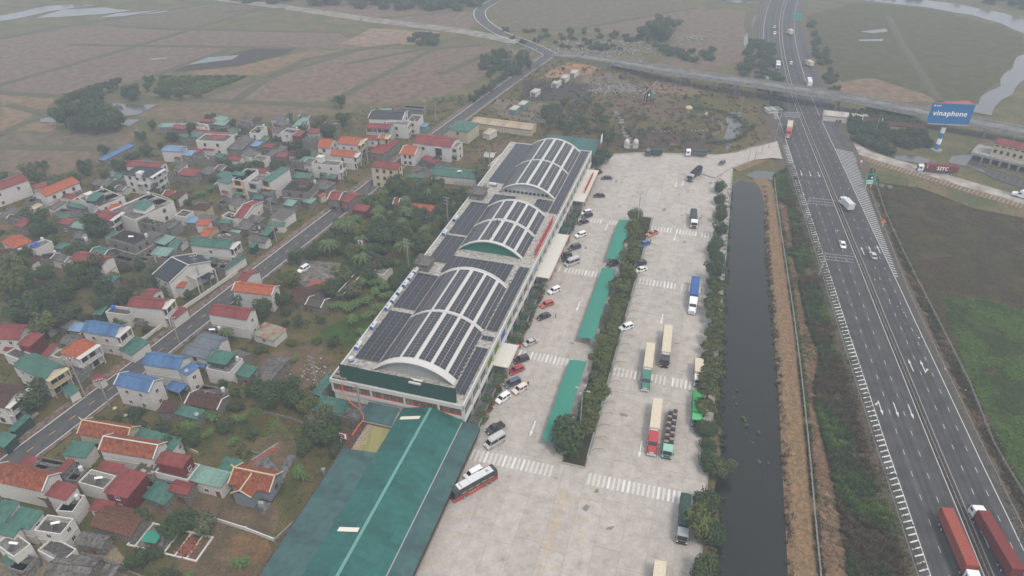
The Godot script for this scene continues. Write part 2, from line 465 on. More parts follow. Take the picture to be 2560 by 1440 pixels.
func make_land():
	var g := MB.new()
	g.quad(Vector3(-3000,0,400),Vector3(3000,0,400),Vector3(3000,0,-4200),Vector3(-3000,0,-4200))
	struct("ground",g.mesh(),mats.ground)
	var y := 0.02
	for fld in FIELDS:
		var kind: String = fld[0]
		var poly := jag(pairs(fld.slice(1)),9,1.0)
		var b := MB.new()
		b.flat(poly,y)
		var called := "field"
		if kind in ["paving","concreteyard","templeyard","redyard"]: called = "pavement"
		elif kind in ["lane","lane2"]: called = "path"
		elif kind in ["villageground","yardearth","yardearth2","bare","bare2"]: called = "terrain"
		struct(called,b.mesh(),mats["f_" + kind])
		y += 0.004
	for i in WATERS.size():
		var b := MB.new()
		b.flat(jag(pairs(WATERS[i]),5 if i < 2 else 13,0.8 if i < 2 else 2.2),0.30 if i < 2 else 0.27)
		struct("water",b.mesh(),mats.water if i == 0 else mats.pondwater)
	for d in DYKES:
		var line := pairs(d)
		var b := MB.new()
		var w := rng.randf_range(1.6,2.6)
		ribbon(b,line,-w - 1.0,-w * 0.5,0.0,0.55)
		ribbon(b,line,-w * 0.5,w * 0.5,0.55,0.55)
		ribbon(b,line,w * 0.5,w + 1.0,0.55,0.0)
		struct("terrain",b.mesh(),mats.dyke)
	var tl := pairs(ROAD_DIRT)
	var bk := MB.new()
	ribbon(bk,tl,-3.6,-2.0,0.15,0.62)
	ribbon(bk,tl,-2.0,1.9,0.62,0.62)
	ribbon(bk,tl,1.9,3.0,0.62,0.15)
	struct("path",bk.mesh(),mats.dirt)
	var hl := MB.new()
	for k in 26:
		var a := Vector3(-2600 + k * 200,0,-2300 - 250 * hash01(k,2))
		hl.lathe([Vector2(260,0),Vector2(190,26 + 20 * hash01(k)),Vector2(90,55 + 40 * hash01(k,5)),Vector2(0,70 + 50 * hash01(k,5))],10,a)
	struct("hills",hl.mesh(),mats.dyke)
# ---------- roads
func right_edge(z: float) -> float:
	if z > -190: return 10.4
	if z > -300: return lerpf(10.4,16.6,(-190 - z) / 110.0)
	if z > -450: return 17.2
	return lerpf(17.2,12.5,clampf((-450 - z) / 110.0,0,1))
func make_roads():
	var h := pairs(HIGHWAY)
	var total := length_of(h)
	var road := MB.new();var verge := MB.new()
	for i in h.size() - 1:
		var na := normal_at(h,i);var nb := normal_at(h,i + 1)
		var ra := right_edge(h[i].y);var rb := right_edge(h[i + 1].y)
		var a := h[i] - na * 13.9;var a2 := h[i] + na * ra;var c := h[i + 1] - nb * 13.9;var c2 := h[i + 1] + nb * rb
		road.quad(Vector3(a.x,ROAD_Y,a.y),Vector3(a2.x,ROAD_Y,a2.y),Vector3(c2.x,ROAD_Y,c2.y),Vector3(c.x,ROAD_Y,c.y))
		for s in [[-15.2,-13.9,0.97,0.97],[-19.5,-15.2,0.0,0.97]]:
			var p = h[i] + na * s[0];var p2 = h[i] + na * s[1];var q = h[i + 1] + nb * s[0];var q2 = h[i + 1] + nb * s[1]
			verge.quad(Vector3(p.x,s[2],p.y),Vector3(p2.x,s[3],p2.y),Vector3(q2.x,s[3],q2.y),Vector3(q.x,s[2],q.y))
		for s in [[0.0,1.4,0.97,0.97],[1.4,5.4,0.97,0.0]]:
			var p = h[i] + na * (ra + s[0]);var p2 = h[i] + na * (ra + s[1]);var q = h[i + 1] + nb * (rb + s[0]);var q2 = h[i + 1] + nb * (rb + s[1])
			verge.quad(Vector3(p.x,s[2],p.y),Vector3(p2.x,s[3],p2.y),Vector3(q2.x,s[3],q2.y),Vector3(q.x,s[2],q.y))
	struct("motorway",road.mesh(),mats.motorway)
	struct("road_verge",verge.mesh(),mat("gravel",Color(0.20,0.165,0.13),1,texs.grain,6,texs.earthy,40))
	var y := ROAD_Y + 0.006
	var ln := MB.new()
	var edge := MB.new()
	for o in [-11.7,-0.95,0.95,9.35]:
		ribbon(edge,h,o - 0.1,o + 0.1,y,y)
	struct("road_marking",edge.mesh(),mats.wornpaint)
	var d := 0.0
	while d < total:
		for o in [-4.45,-8.05,4.2,7.3]:
			var p = along(h,d + (3.0 if o < 0 else 0.0));var q = along(h,d + 1.7 + (3.0 if o < 0 else 0.0))
			var nn := Vector2(-p[1].y,p[1].x)
			var a: Vector2 = p[0] + nn * (o - 0.06);var b: Vector2 = p[0] + nn * (o + 0.06);var c: Vector2 = q[0] + nn * (o + 0.06);var e: Vector2 = q[0] + nn * (o - 0.06)
			ln.quad(Vector3(a.x,y,a.y),Vector3(b.x,y,b.y),Vector3(c.x,y,c.y),Vector3(e.x,y,e.y))
		d += 7.0
	struct("road_marking",ln.mesh(),mats.dashpaint)
	var ht := MB.new()
	d = 0.0
	while d < 460:
		var p = along(h,d)
		var nn := Vector2(-p[1].y,p[1].x)
		var dir: Vector2 = p[1]
		if not (d > 318 and d < 352):
			var a: Vector2 = p[0] - nn * 11.8;var b: Vector2 = p[0] - nn * 13.7 - dir * 0.9
			ht.quad(Vector3(b.x,y,b.y),Vector3(a.x,y,a.y),Vector3(a.x,y,a.y) + Vector3(dir.x,0,dir.y) * 0.38,Vector3(b.x,y,b.y) + Vector3(dir.x,0,dir.y) * 0.38)
		if d > 205 and d < 318:
			var w: float = right_edge(p[0].y) - 0.5
			if w > 10.2:
				var a: Vector2 = p[0] + nn * 9.6;var b: Vector2 = p[0] + nn * w - dir * (w - 9.6) * 0.45
				ht.quad(Vector3(a.x,y,a.y),Vector3(b.x,y,b.y),Vector3(b.x,y,b.y) + Vector3(dir.x,0,dir.y) * 0.38,Vector3(a.x,y,a.y) + Vector3(dir.x,0,dir.y) * 0.38)
		d += 1.75
	struct("road_marking",ht.mesh(),mats.paint)
	for a in [[138.0,-10.0,-1,true],[138.0,-6.2,-1,false],[138.0,-2.6,-1,false],[158.0,2.4,1,false],[158.0,5.6,1,true],[100.0,2.4,1,false],[100.0,5.6,1,true],[222.0,2.4,1,false],[223.0,5.2,1,false],[224.0,8.2,1,false],[286.0,-9.8,-1,false],[286.0,-6.2,-1,false],[286.0,-2.6,-1,false]]:
		arrow(h,a[0],a[1],a[2],a[3])
	var md := MB.new()
	ribbon(md,h,-0.62,0.62,ROAD_Y + 0.18,ROAD_Y + 0.18)
	ribbon(md,h,-0.62,-0.619,ROAD_Y,ROAD_Y + 0.18);ribbon(md,h,0.619,0.62,ROAD_Y + 0.18,ROAD_Y)
	struct("median_strip",md.mesh(),mats.f_soil2)
	guardrail(h,-0.5,0,520,"steel guardrail along the left edge of the motorway median",-1)
	guardrail(h,0.5,0,520,"steel guardrail along the right edge of the motorway median",1)
	guardrail(h,-14.6,0,310,"steel guardrail on the canal side shoulder of the motorway",1)
	guardrail(h,-14.6,372,620,"steel guardrail on the park side shoulder past the slip road",1)
	var rl := PackedVector2Array()
	for i in h.size():
		if h[i].y > -272: rl.append(h[i] + normal_at(h,i) * (right_edge(h[i].y) + 0.7))
	guardrail(rl,0.0,0,length_of(rl),"steel guardrail on the marsh side shoulder of the motorway",-1)
	for sl in [[SLIP_RIGHT,3.6,mats.concrete_road],[SLIP_LEFT,5.0,mats.concrete_road]]:
		var line := pairs(sl[0])
		var b := MB.new()
		var w: float = sl[1]
		ribbon(b,line,-w - 3,-w,0.05,0.80);ribbon(b,line,w,w + 3,0.80,0.05)
		struct("road_verge",b.mesh(),mats.dirt)
		var b2 := MB.new()
		ribbon(b2,line,-w,w,0.82,0.82)
		struct("road",b2.mesh(),sl[2])
	var rb := MB.new()
	var sr := pairs(SLIP_RIGHT)
	d = 24.0
	while d < 125:
		var p = along(sr,d)
		var nn := Vector2(-p[1].y,p[1].x)
		var a: Vector2 = p[0] + nn * 3.7;var e: Vector2 = p[0] + nn * 6.7
		rb.bar(Vector3(a.x,0.86,a.y),Vector3(e.x,0.12,e.y),0.35,0.16)
		d += 1.6
	struct("slope_ribs",rb.mesh(),mats.concrete)
	var gore := MB.new()
	gore.flat(pairs(GORE),0.835)
	struct("road",gore.mesh(),mats.slab1)
	var vr := pairs(ROAD_VILLAGE)
	var b := MB.new();ribbon(b,vr,-3.1,3.1,0.34,0.34)
	struct("road",b.mesh(),mats.asphalt2)
	var kb := MB.new()
	for s in [-1,1]:
		ribbon(kb,vr,s * 3.45 - 0.14,s * 3.45 + 0.14,0.45,0.45)
		ribbon(kb,vr,s * 3.31,s * 3.311,0.34 if s > 0 else 0.45,0.45 if s > 0 else 0.34)
	struct("kerb",kb.mesh(),mat("whitekerb",Color(0.66,0.65,0.63),0.85,texs.grain,4))
	var wk := MB.new()
	ribbon(wk,vr,-6.2,-3.6,0.42,0.42);ribbon(wk,vr,3.6,4.8,0.40,0.40)
	struct("pavement",wk.mesh(),mats.brick_walk)
	var dl := MB.new()
	d = 20.0
	while d < 330:
		var p = along(vr,d);var q = along(vr,d + 1.8)
		var nn := Vector2(-p[1].y,p[1].x) * 0.09
		dl.quad(Vector3(p[0].x - nn.x,0.347,p[0].y - nn.y),Vector3(p[0].x + nn.x,0.347,p[0].y + nn.y),Vector3(q[0].x + nn.x,0.347,q[0].y + nn.y),Vector3(q[0].x - nn.x,0.347,q[0].y - nn.y))
		d += 6.0
	struct("road_marking",dl.mesh(),mats.yellowpaint)
	var cr := pairs(ROAD_CURVE)
	b = MB.new();ribbon(b,cr,-4.2,4.2,0.62,0.62)
	struct("road",b.mesh(),mats.asphalt)
	b = MB.new()
	for s in [-1,1]: ribbon(b,cr,s * 4.5 - 0.3,s * 4.5 + 0.3,0.72,0.72)
	struct("kerb",b.mesh(),mats.whitekerb)
	b = MB.new()
	var be := pairs(ROAD_BEIGE)
	ribbon(b,be,-3.6,3.6,0.64,0.64);ribbon(b,be,-6.4,-3.6,0.0,0.64);ribbon(b,be,3.6,6.4,0.64,0.0)
	struct("road",b.mesh(),mats.beige_road)
	make_bridge()
func arrow(h: PackedVector2Array,dist: float,o: float,way: int,bent: bool):
	var p = along(h,dist)
	var dir: Vector2 = p[1] * way
	var r := Vector2(-dir.y,dir.x)
	var c: Vector2 = p[0] + Vector2(-p[1].y,p[1].x) * o
	var b := MB.new()
	var put := func(x: float,z: float) -> Vector3: return Vector3(c.x + r.x * x + dir.x * z,ROAD_Y + 0.008,c.y + r.y * x + dir.y * z)
	b.quad(put.call(-0.13,-2.8),put.call(0.13,-2.8),put.call(0.13,0.9),put.call(-0.13,0.9))
	b.tri(put.call(-0.4,0.9),put.call(0.4,0.9),put.call(0,2.8))
	if bent:
		b.quad(put.call(0.13,-2.4),put.call(0.7,-1.6),put.call(0.7,-1.1),put.call(0.13,-1.8))
		b.tri(put.call(0.62,-1.95),put.call(1.25,-1.0),put.call(0.62,-0.75))
	struct("road_marking",b.mesh(),mats.wornpaint)
func guardrail(line: PackedVector2Array,o: float,from: float,to: float,label: String,face: int):
	var t := thing("guardrail",label,"guardrail")
	var rail := MB.new()
	ribbon(rail,line,o - 0.04 * face,o,ROAD_Y + 0.55,ROAD_Y + 0.7,from,to)
	ribbon(rail,line,o,o - 0.04 * face,ROAD_Y + 0.7,ROAD_Y + 0.86,from,to)
	ribbon(rail,line,o + 0.03,o + 0.07,ROAD_Y + 0.86,ROAD_Y + 0.86,from,to)
	part("rail",rail.mesh(),mats.galv,t)
	var post := MB.new()
	post.box(Vector3(0,0.45,0),Vector3(0.12,0.9,0.12))
	var m := post.mesh()
	var d := from + 2.0
	var k := 0
	while d < minf(to,330.0):
		var p = along(line,d)
		var q: Vector2 = p[0] + Vector2(-p[1].y,p[1].x) * (o + 0.05)
		part("post",m,mats.galv,t,Vector3(q.x,ROAD_Y - 0.05,q.y),-atan2(p[1].y,p[1].x))
		d += 6.0
		k += 1
func make_bridge():
	var pts := []
	for i in range(0,BRIDGE.size(),3): pts.append(Vector3(BRIDGE[i],BRIDGE[i + 1],BRIDGE[i + 2]))
	var t := thing("overpass","long grey concrete overpass crossing the motorway on piers","bridge")
	var deck := MB.new();var girder := MB.new();var bank := MB.new()
	for i in pts.size() - 1:
		var a: Vector3 = pts[i];var b: Vector3 = pts[i + 1]
		var f := (b - a);f.y = 0
		var r := Vector3(-f.z,0,f.x).normalized() * 4.6
		deck.quad(a + r,b + r,b - r,a - r)
		if a.y > 3:
			for s in [-1,1]:
				var e0: Vector3 = a + r * s;var e1: Vector3 = b + r * s
				girder.quad(e0 + Vector3.DOWN * 1.5,e1 + Vector3.DOWN * 1.5,e1,e0)
			girder.quad(a - r + Vector3.DOWN * 1.5,b - r + Vector3.DOWN * 1.5,b + r + Vector3.DOWN * 1.5,a + r + Vector3.DOWN * 1.5)
		else:
			for s in [-1,1]:
				var e0: Vector3 = a + r * s;var e1: Vector3 = b + r * s
				var g0: Vector3 = a + r * s * (1.0 + a.y * 0.3);var g1: Vector3 = b + r * s * (1.0 + b.y * 0.3)
				g0.y = 0;g1.y = 0
				bank.quad(g0,g1,e1,e0)
	part("deck",deck.mesh(),mats.asphalt_pale,t)
	part("girder",girder.mesh(),mats.concrete,t)
	part("embankment",bank.mesh(),mats.dyke,t)
	for s in [-1,1]:
		var rail := MB.new()
		for i in pts.size() - 1:
			var a: Vector3 = pts[i];var b: Vector3 = pts[i + 1]
			var f := (b - a);f.y = 0
			var r = Vector3(-f.z,0,f.x).normalized() * 4.45 * s
			rail.bar(a + r + Vector3.UP * 0.35,b + r + Vector3.UP * 0.35,0.3,0.7)
			rail.bar(a + r + Vector3.UP * 1.05,b + r + Vector3.UP * 1.05,0.12,0.12)
		part("parapet",rail.mesh(),mats.concrete,t)
	for k in [3.5,4.55,5.35,7.0,8.4,9.4]:
		var i := int(k)
		var p: Vector3 = pts[i].lerp(pts[i + 1],k - i)
		var f: Vector3 = (pts[i + 1] - pts[i]).normalized()
		var r := Vector3(-f.z,0,f.x).normalized()
		var pier := MB.new()
		for s in [-1,1]: pier.tube(Vector3(p.x,0,p.z) + r * s * 2.4,Vector3(p.x,p.y - 2.4,p.z) + r * s * 2.4,0.6,0.6,10)
		pier.bar(Vector3(p.x,p.y - 1.95,p.z) - r * 4.2,Vector3(p.x,p.y - 1.95,p.z) + r * 4.2,1.4,0.9)
		part("pier",pier.mesh(),mats.concrete,t)
	var dg := MB.new()
	for k in 10:
		var a: Vector3 = pts[5].lerp(pts[7],k / 10.0);var b: Vector3 = pts[5].lerp(pts[7],(k + 0.85) / 10.0)
		var f := (b - a).normalized();var r := Vector3(-f.z,0,f.x) * 4.63
		dg.bar(a + r + Vector3.DOWN * 1.25,b + r + Vector3.DOWN * 1.25,0.05,0.35)
	part("clearance_stripe",dg.mesh(),mat("ochre",Color(0.42,0.27,0.08),0.8),t)
# ---------- the parking lot
func lot_quad(b: MB,s0: float,s1: float,t0: float,t1: float,y: float):
	b.quad(lot(s0,t0,y),lot(s0,t1,y),lot(s1,t1,y),lot(s1,t0,y))
func lot_line(b: MB,s0: float,t0: float,s1: float,t1: float,w: float,y: float,skip := 0.0):
	var k := maxi(1,int(Vector2(s1 - s0,t1 - t0).length() / 1.2))
	var d := Vector2(s1 - s0,t1 - t0).normalized() * w * 0.5
	for i in k:
		if rng.randf() < skip: continue
		var a := Vector2(lerpf(s0,s1,float(i) / k),lerpf(t0,t1,float(i) / k));var c := Vector2(lerpf(s0,s1,(i + 1.0) / k),lerpf(t0,t1,(i + 1.0) / k))
		b.quad(lot(a.x + d.y,a.y - d.x,y),lot(c.x + d.y,c.y - d.x,y),lot(c.x - d.y,c.y + d.x,y),lot(a.x - d.y,a.y + d.x,y))
func make_lot():
	var base := MB.new()
	base.flat(PackedVector2Array([v2(lot(50,-47)),v2(lot(50,12.6)),v2(lot(318,12.6)),v2(lot(309,-30)),v2(lot(303,-42)),v2(lot(286,-47))]),LOT_Y - 0.05)
	var pk := struct("parking_lot",base.mesh(),mats.joint)
	var tw := [6.2,5.3,5.3,5.9,5.4,5.4,5.6,5.6,5.6,5.5]
	var t0 := -43.3
	for i in tw.size():
		var s := 52.0 + 4.0 * hash01(i,4)
		var stop: float = 302.5 + (t0 + 44) * 0.28 + 0.8 * hash01(i)
		while s < stop - 1.0:
			var l := 11.8 + 2.4 * hash01(i,int(s))
			var e := minf(s + l,stop)
			var key := "slab_%.1f_%.1f" % [e - s,tw[i]]
			if not boxes.has(key):
				var b := MB.new()
				b.box(Vector3(0,-0.2,0),Vector3(tw[i] - 0.05,0.4,e - s - 0.05))
				boxes[key] = b.mesh()
			part("concrete_slab",boxes[key],mats["slab%d" % int(hash01(i * 7,int(s)) * 3.99)],pk,lot((s + e) / 2,t0 + tw[i] / 2.0),-AXIS)
			s = e
		t0 += tw[i]
	var wl := MB.new()
	wl.bar(lot(50,12.4,0.28),lot(300,12.4,0.28),0.35,0.8)
	struct("canal_wall",wl.mesh(),mats.concrete)
	var fc := MB.new()
	lot_quad(fc,118,290,-47.4,-43.35,LOT_Y + 0.12)
	lot_quad(fc,118,290,-43.36,-43.35,LOT_Y)
	struct("pavement",fc.mesh(),mats.concrete)
	var stripe := MB.new()
	stripe.box(Vector3(0,0,0),Vector3(0.55,0.006,3.6))
	var sm := stripe.mesh()
	for z in [[112.6,-43.0,7.5,0.02],[152.6,-42.5,8.5,0.0],[200.6,-42.0,6.5,0.01],[238.2,-38.0,8.5,0.01]]:
		var zc := Node3D.new()
		zc.name = numbered("zebra_crossing")
		add_child(zc)
		zc.set_meta("kind","structure")
		var t: float = z[1]
		while t < z[2]:
			if not (t > -22.6 and t < -15.2) and (z[0] < 120 or hash01(int(t * 3),int(z[0])) > 0.07):
				part("stripe",sm,mats.wornpaint if hash01(int(t),3) > 0.35 else mats.paint,zc,lot(z[0] + (t + 20) * z[3],t,LOT_Y + 0.007),-AXIS)
			t += 1.15
	for a in [[180.7,-31.2],[181.2,-5.0],[124.8,-31.2],[125.5,-4.0],[234.2,-31.7],[233.8,-6.1],[281.3,-7.4],[279.0,-10.0]]:
		var b := MB.new()
		lot_quad(b,a[0] - 1.2,a[0] + 2.8,a[1] - 0.16,a[1] + 0.16,LOT_Y + 0.008)
		b.tri(lot(a[0] - 1.2,a[1] + 0.45,LOT_Y + 0.008),lot(a[0] - 1.2,a[1] - 0.45,LOT_Y + 0.008),lot(a[0] - 3.0,a[1],LOT_Y + 0.008))
		struct("lane_arrow",b.mesh(),mats.paint)
	var yl := MB.new()
	var y := LOT_Y + 0.006
	for s in range(62,108,6):
		lot_line(yl,s,-18.5,s + 4.2,-12.2,0.13,y,0.25);lot_line(yl,s + 4.2,-12.2,s + 6.0,-13.6,0.13,y,0.35)
		lot_line(yl,s,-19.5,s + 4.2,-25.5,0.13,y,0.4);lot_line(yl,s,-43,s + 4.5,-36.5,0.13,y,0.55);lot_line(yl,s,11.5,s + 4.5,5,0.13,y,0.5)
	lot_line(yl,60,-18.6,108,-18.6,0.13,y,0.1);lot_line(yl,60,-19.4,108,-19.4,0.13,y,0.1)
	for s in range(120,236,4):
		if s > 148 and s < 156: continue
		lot_line(yl,s,-42.6,s + 3.2,-36.6,0.12,y,0.6);lot_line(yl,s + 1,-14.6,s + 4,-9.0,0.12,y,0.66);lot_line(yl,s + 2,10.5,s + 4.6,4.6,0.12,y,0.75)
	struct("road_marking",yl.mesh(),mats.yellowpaint)
	var oil := mat("oilstain",Color(0.27,0.25,0.23),0.9,texs.grain,3)
	for k in 34:
		var c := Vector2(rng.randf_range(62,292),rng.randf_range(-40,10))
		if c.y > -24 and c.y < -14.5: continue
		var pl := PackedVector2Array()
		var rr := rng.randf_range(0.25,0.9)
		var ang := rng.randf() * TAU
		for i in 9:
			var p := Vector2(cos(TAU * i / 9) * rr * rng.randf_range(0.6,2.2),sin(TAU * i / 9) * rr * rng.randf_range(0.5,1.0)).rotated(ang)
			pl.append(v2(lot(c.x + p.x,c.y + p.y)))
		var b := MB.new()
		b.flat(pl,LOT_Y + 0.004)
		struct("stain",b.mesh(),oil)
	var isl := thing("planted_island","long narrow planted island with kerb between the two aisles","planter")
	var soil := MB.new()
	lot_quad(soil,116,246,-21.2,-16.2,LOT_Y + 0.16)
	part("soil",soil.mesh(),mats.f_verge2,isl)
	var s := 115.7
	var kk := 0
	var kb := bx(0.3,0.26,2.9)
	while s < 246:
		for t in [-21.4,-16.0]:
			part("kerb_stone",kb,mats.kerb if kk % 4 else mats.brick_walk,isl,lot(s + 1.45,t,LOT_Y + 0.1),-AXIS)
		s += 3.0
		kk += 1
	var endk := bx(5.6,0.26,0.3)
	part("kerb_stone",endk,mats.kerb,isl,lot(115.6,-18.7,LOT_Y + 0.1),-AXIS);part("kerb_stone",endk,mats.kerb,isl,lot(246.3,-18.7,LOT_Y + 0.1),-AXIS)
	var fn := thing("island_fence","green pipe fence along the planted island","fence")
	var rl := MB.new()
	for h in [0.45,1.0]: rl.tube(lot(120,-15.55,LOT_Y + h),lot(245,-15.55,LOT_Y + h),0.035,0.035,5)
	part("rail",rl.mesh(),mats.greenpipe,fn)
	s = 120.0
	var ps := MB.new();ps.tube(Vector3.ZERO,Vector3(0,1.1,0),0.05,0.05,6)
	var psm := ps.mesh()
	while s <= 245:
		part("post",psm,mats.greenpipe,fn,lot(s,-15.55))
		s += 2.5
	var arc := MB.new()
	for i in 8:
		var a0 := PI * i / 8.0;var a1 := PI * (i + 1) / 8.0
		arc.tube(Vector3(-1.5 * cos(a0),0.75 * sin(a0),0),Vector3(-1.5 * cos(a1),0.75 * sin(a1),0),0.03,0.03,5)
	var arm := arc.mesh()
	for k in 28:
		one("bay_hoop",arm,mats.chassis,"thin dark pipe hoop marking a bay beside the island fence","hoop",lot(122 + k * 4.3,-13.9),-AXIS + 0.35,"pipe hoops beside the island fence")
	for nt in [[119.2,151,"green shade net beside the big round tree"],[161.5,201.5,"longest green shade net between two zebra crossings"],[207.5,236.5,"green shade net at the far end of the island"]]:
		var t := thing("shade_net",nt[2],"shade net")
		var b := MB.new()
		var n: int = int((nt[1] - nt[0]) / 2.0)
		for i in n:
			for j in 6:
				var sa: float = nt[0] + (nt[1] - nt[0]) * i / n;var sb: float = nt[0] + (nt[1] - nt[0]) * (i + 1) / n
				var fa := j / 6.0;var fb := (j + 1) / 6.0
				var ya := func(f: float,q: int) -> float: return LOT_Y + 2.15 + 0.75 * sin(PI * (0.12 + f * 0.62)) - 0.12 * absf(sin(q * PI / 3.0 + 0.4)) * sin(f * PI)
				b.quad(lot(sa,lerpf(-27.6,-22.8,fa),ya.call(fa,i)),lot(sa,lerpf(-27.6,-22.8,fb),ya.call(fb,i)),lot(sb,lerpf(-27.6,-22.8,fb),ya.call(fb,i + 1)),lot(sb,lerpf(-27.6,-22.8,fa),ya.call(fa,i + 1)))
		part("net",b.mesh(),mats.net,t)
		var pm := MB.new();pm.tube(Vector3.ZERO,Vector3(0,2.6,0),0.05,0.05,6)
		var q := pm.mesh()
		var sp: float = nt[0] + 0.3
		while sp < nt[1]:
			part("post",q,mats.galv,t,lot(sp,-22.9));part("post",q,mats.galv,t,lot(sp,-25.4))
			sp += 6.0
func v2(p: Vector3) -> Vector2: return Vector2(p.x,p.z)
# ---------- the solar hall
func panel_mesh(a: float,b: float) -> ArrayMesh:
	var fr := MB.new();fr.box(Vector3(0,-0.03,0),Vector3(a,0.06,b))
	var da := MB.new()
	for i in 2:
		da.box(Vector3((i - 0.5) * (a / 2 - 0.02),0.004,0),Vector3(a / 2 - 0.06,0.012,b - 0.09))
	var m := fr.mesh()
	m.surface_set_material(0,mats.panelframe)
	var arr := da.mesh().surface_get_arrays(0)
	m.add_surface_from_arrays(Mesh.PRIMITIVE_TRIANGLES,arr)
	m.surface_set_material(1,mats.panel)
	return m
func hall_box(b: MB,s0: float,s1: float,t0: float,t1: float,y0: float,y1: float):
	b.box(lot((s0 + s1) / 2,(t0 + t1) / 2,(y0 + y1) / 2),Vector3(t1 - t0,y1 - y0,s1 - s0),Basis(Vector3.UP,-AXIS))
func vault_y(t: float) -> float:   # cross-section of the barrel roofs
	var hw := 10.9;var rise := 4.5
	var r := (hw * hw + rise * rise) / (2 * rise)
	return 9.7 + sqrt(r * r - (t + 63.2) * (t + 63.2)) - (r - rise)
func make_hall():
	var t := thing("solar_hall","long white service hall with three barrel roofs covered in solar panels","building")
	var body := MB.new()
	hall_box(body,118.4,281,-83.0,-47.6,0,9.3)
	part("wall",body.mesh(),mats.w_wh,t)
	var deck := MB.new();hall_box(deck,118.4,281,-83.2,-47.4,9.3,9.6)
	part("deck",deck.mesh(),mats.deck,t)
	var par := MB.new()
	hall_box(par,118.0,281.2,-47.4,-47.0,8.9,10.3)
	hall_box(par,118.0,281.2,-83.6,-83.2,9.0,9.95)
	hall_box(par,118.0,118.39,-83.6,-47.0,8.7,9.9)
	hall_box(par,281.0,281.4,-83.6,-47.0,9.2,10.1)
	part("parapet",par.mesh(),mats.trim,t)
	var cols := bx(0.5,8.6,0.5)
	var s := 118.4
	var k := 0
	var posters := {3: "poster_lime",4: "poster_lime2",5: "poster_blue",11: "poster_pale",17: "poster_pale",18: "poster_gold"}
	mat("poster_lime",Color(0.30,0.36,0.04),0.6,noise_tex("pl",0.03,Color(0.1,0.3,0.1),Color(1,1,0.6),3),6)
	mat("poster_lime2",Color(0.26,0.30,0.06),0.6,texs.pl,5)
	mat("poster_blue",Color(0.03,0.16,0.42),0.6,noise_tex("pb",0.03,Color(0.3,0.5,1),Color(1,1,0.9),3),6)
	mat("poster_pale",Color(0.36,0.43,0.48),0.6,noise_tex("pp",0.03,Color(0.5,0.5,0.7),Color(1,1,1),3),4)
	mat("poster_gold",Color(0.45,0.26,0.10),0.6,noise_tex("pg",0.02,Color(0.25,0.3,0.9),Color(1,0.9,0.4),3),7)
	var glass := mat("hallglass",Color(0.13,0.155,0.145),0.25,noise_tex("gl",0.02,grey(0.55),grey(1),4),9,null,1,false,0.5)
	while s < 281:
		part("column",cols,mats.trim,t,lot(s,-47.25,4.8),-AXIS)
		var w := 6.0
		var pane := MB.new()
		pane.box(Vector3.ZERO,Vector3(0.08,3.7,w - 0.6))
		part("poster" if posters.has(k) else "glazing",pane.mesh(),mats[posters[k]] if posters.has(k) else glass,t,lot(s + w / 2,-47.52,6.95),-AXIS)
		var shop := MB.new();shop.box(Vector3.ZERO,Vector3(0.08,3.4,w - 0.8))
		part("shopfront",shop.mesh(),mats.pane,t,lot(s + w / 2,-47.5,2.6),-AXIS)
		s += w
		k += 1
	var band := MB.new();hall_box(band,118.2,281.2,-47.55,-46.8,4.45,4.95)
	part("ledge",band.mesh(),mats.trim,t)
	var sl := MB.new()
	sl.quad(lot(118.36,-83.0,6.5),lot(118.36,-47.6,6.5),lot(118.36,-47.6,8.65),lot(118.36,-83.0,8.65))
	part("slat_band",sl.mesh(),mats.slats,t)
	for c in [-83.1,-76.0,-72.2,-63.0,-53.8,-47.5]:
		part("pilaster",bx(0.5,3.0,0.3),mats.trim,t,lot(118.25,c,7.3),-AXIS)
	var rd := MB.new();hall_box(rd,118.2,118.36,-83.0,-47.3,6.35,6.5)
	part("red_sill",rd.mesh(),mats.red,t)
	var wb := MB.new();hall_box(wb,118.12,118.38,-83.0,-47.3,5.3,6.3)
	part("white_band",wb.mesh(),mats.trim,t)
	for sc in [[-80.8,-60.6,9.2,14.3],[-60.5,-49.3,9.1,14.0]]:
		var b := MB.new()
		b.quad(lot(118.9,sc[0],sc[2]),lot(118.9,sc[1],sc[2]),lot(119.1,sc[1],sc[3]),lot(119.1,sc[0],sc[3] + (0.3 if sc[0] < -70 else 0.0)))
		b.quad(lot(119.15,sc[1],sc[2]),lot(119.15,sc[0],sc[2]),lot(119.3,sc[0],sc[3]),lot(119.3,sc[1],sc[3]))
		part("cloth_screen",b.mesh(),mats.screen,t)
	var fr := MB.new()
	var tt := -80.6
	while tt < -49:
		fr.bar(lot(119.4,tt,9.5),lot(119.4,tt,13.6),0.12,0.12)
		fr.bar(lot(119.4,tt,13.2),lot(122.4,tt,9.6),0.08,0.08)
		tt += 3.9
	part("screen_frame",fr.mesh(),mats.galv,t)
	var lg := MB.new();hall_box(lg,118.6,120.2,-61.6,-58.4,13.3,13.75)
	part("floodlight_tray",lg.mesh(),mats.trim,t)
	var spots := []
	var vid := 0
	for v in [[124.8,172.0,148.3,"w"],[188.5,220.0,204.5,"g"],[233.3,280.5,257.0,"w"]]:
		var b := MB.new()
		var n := 22
		for i in n:
			var ta := -63.2 - 10.9 + 21.8 * i / n;var tb := -63.2 - 10.9 + 21.8 * (i + 1) / n
			b.quad(lot(v[0],ta,vault_y(ta)),lot(v[0],tb,vault_y(tb)),lot(v[1],tb,vault_y(tb)),lot(v[1],ta,vault_y(ta)))
			b.quad(lot(v[0],tb,vault_y(tb) - 0.25),lot(v[0],ta,vault_y(ta) - 0.25),lot(v[1],ta,vault_y(ta) - 0.25),lot(v[1],tb,vault_y(tb) - 0.25))
		var roof := part("barrel_roof",b.mesh(),mats.vault,t)
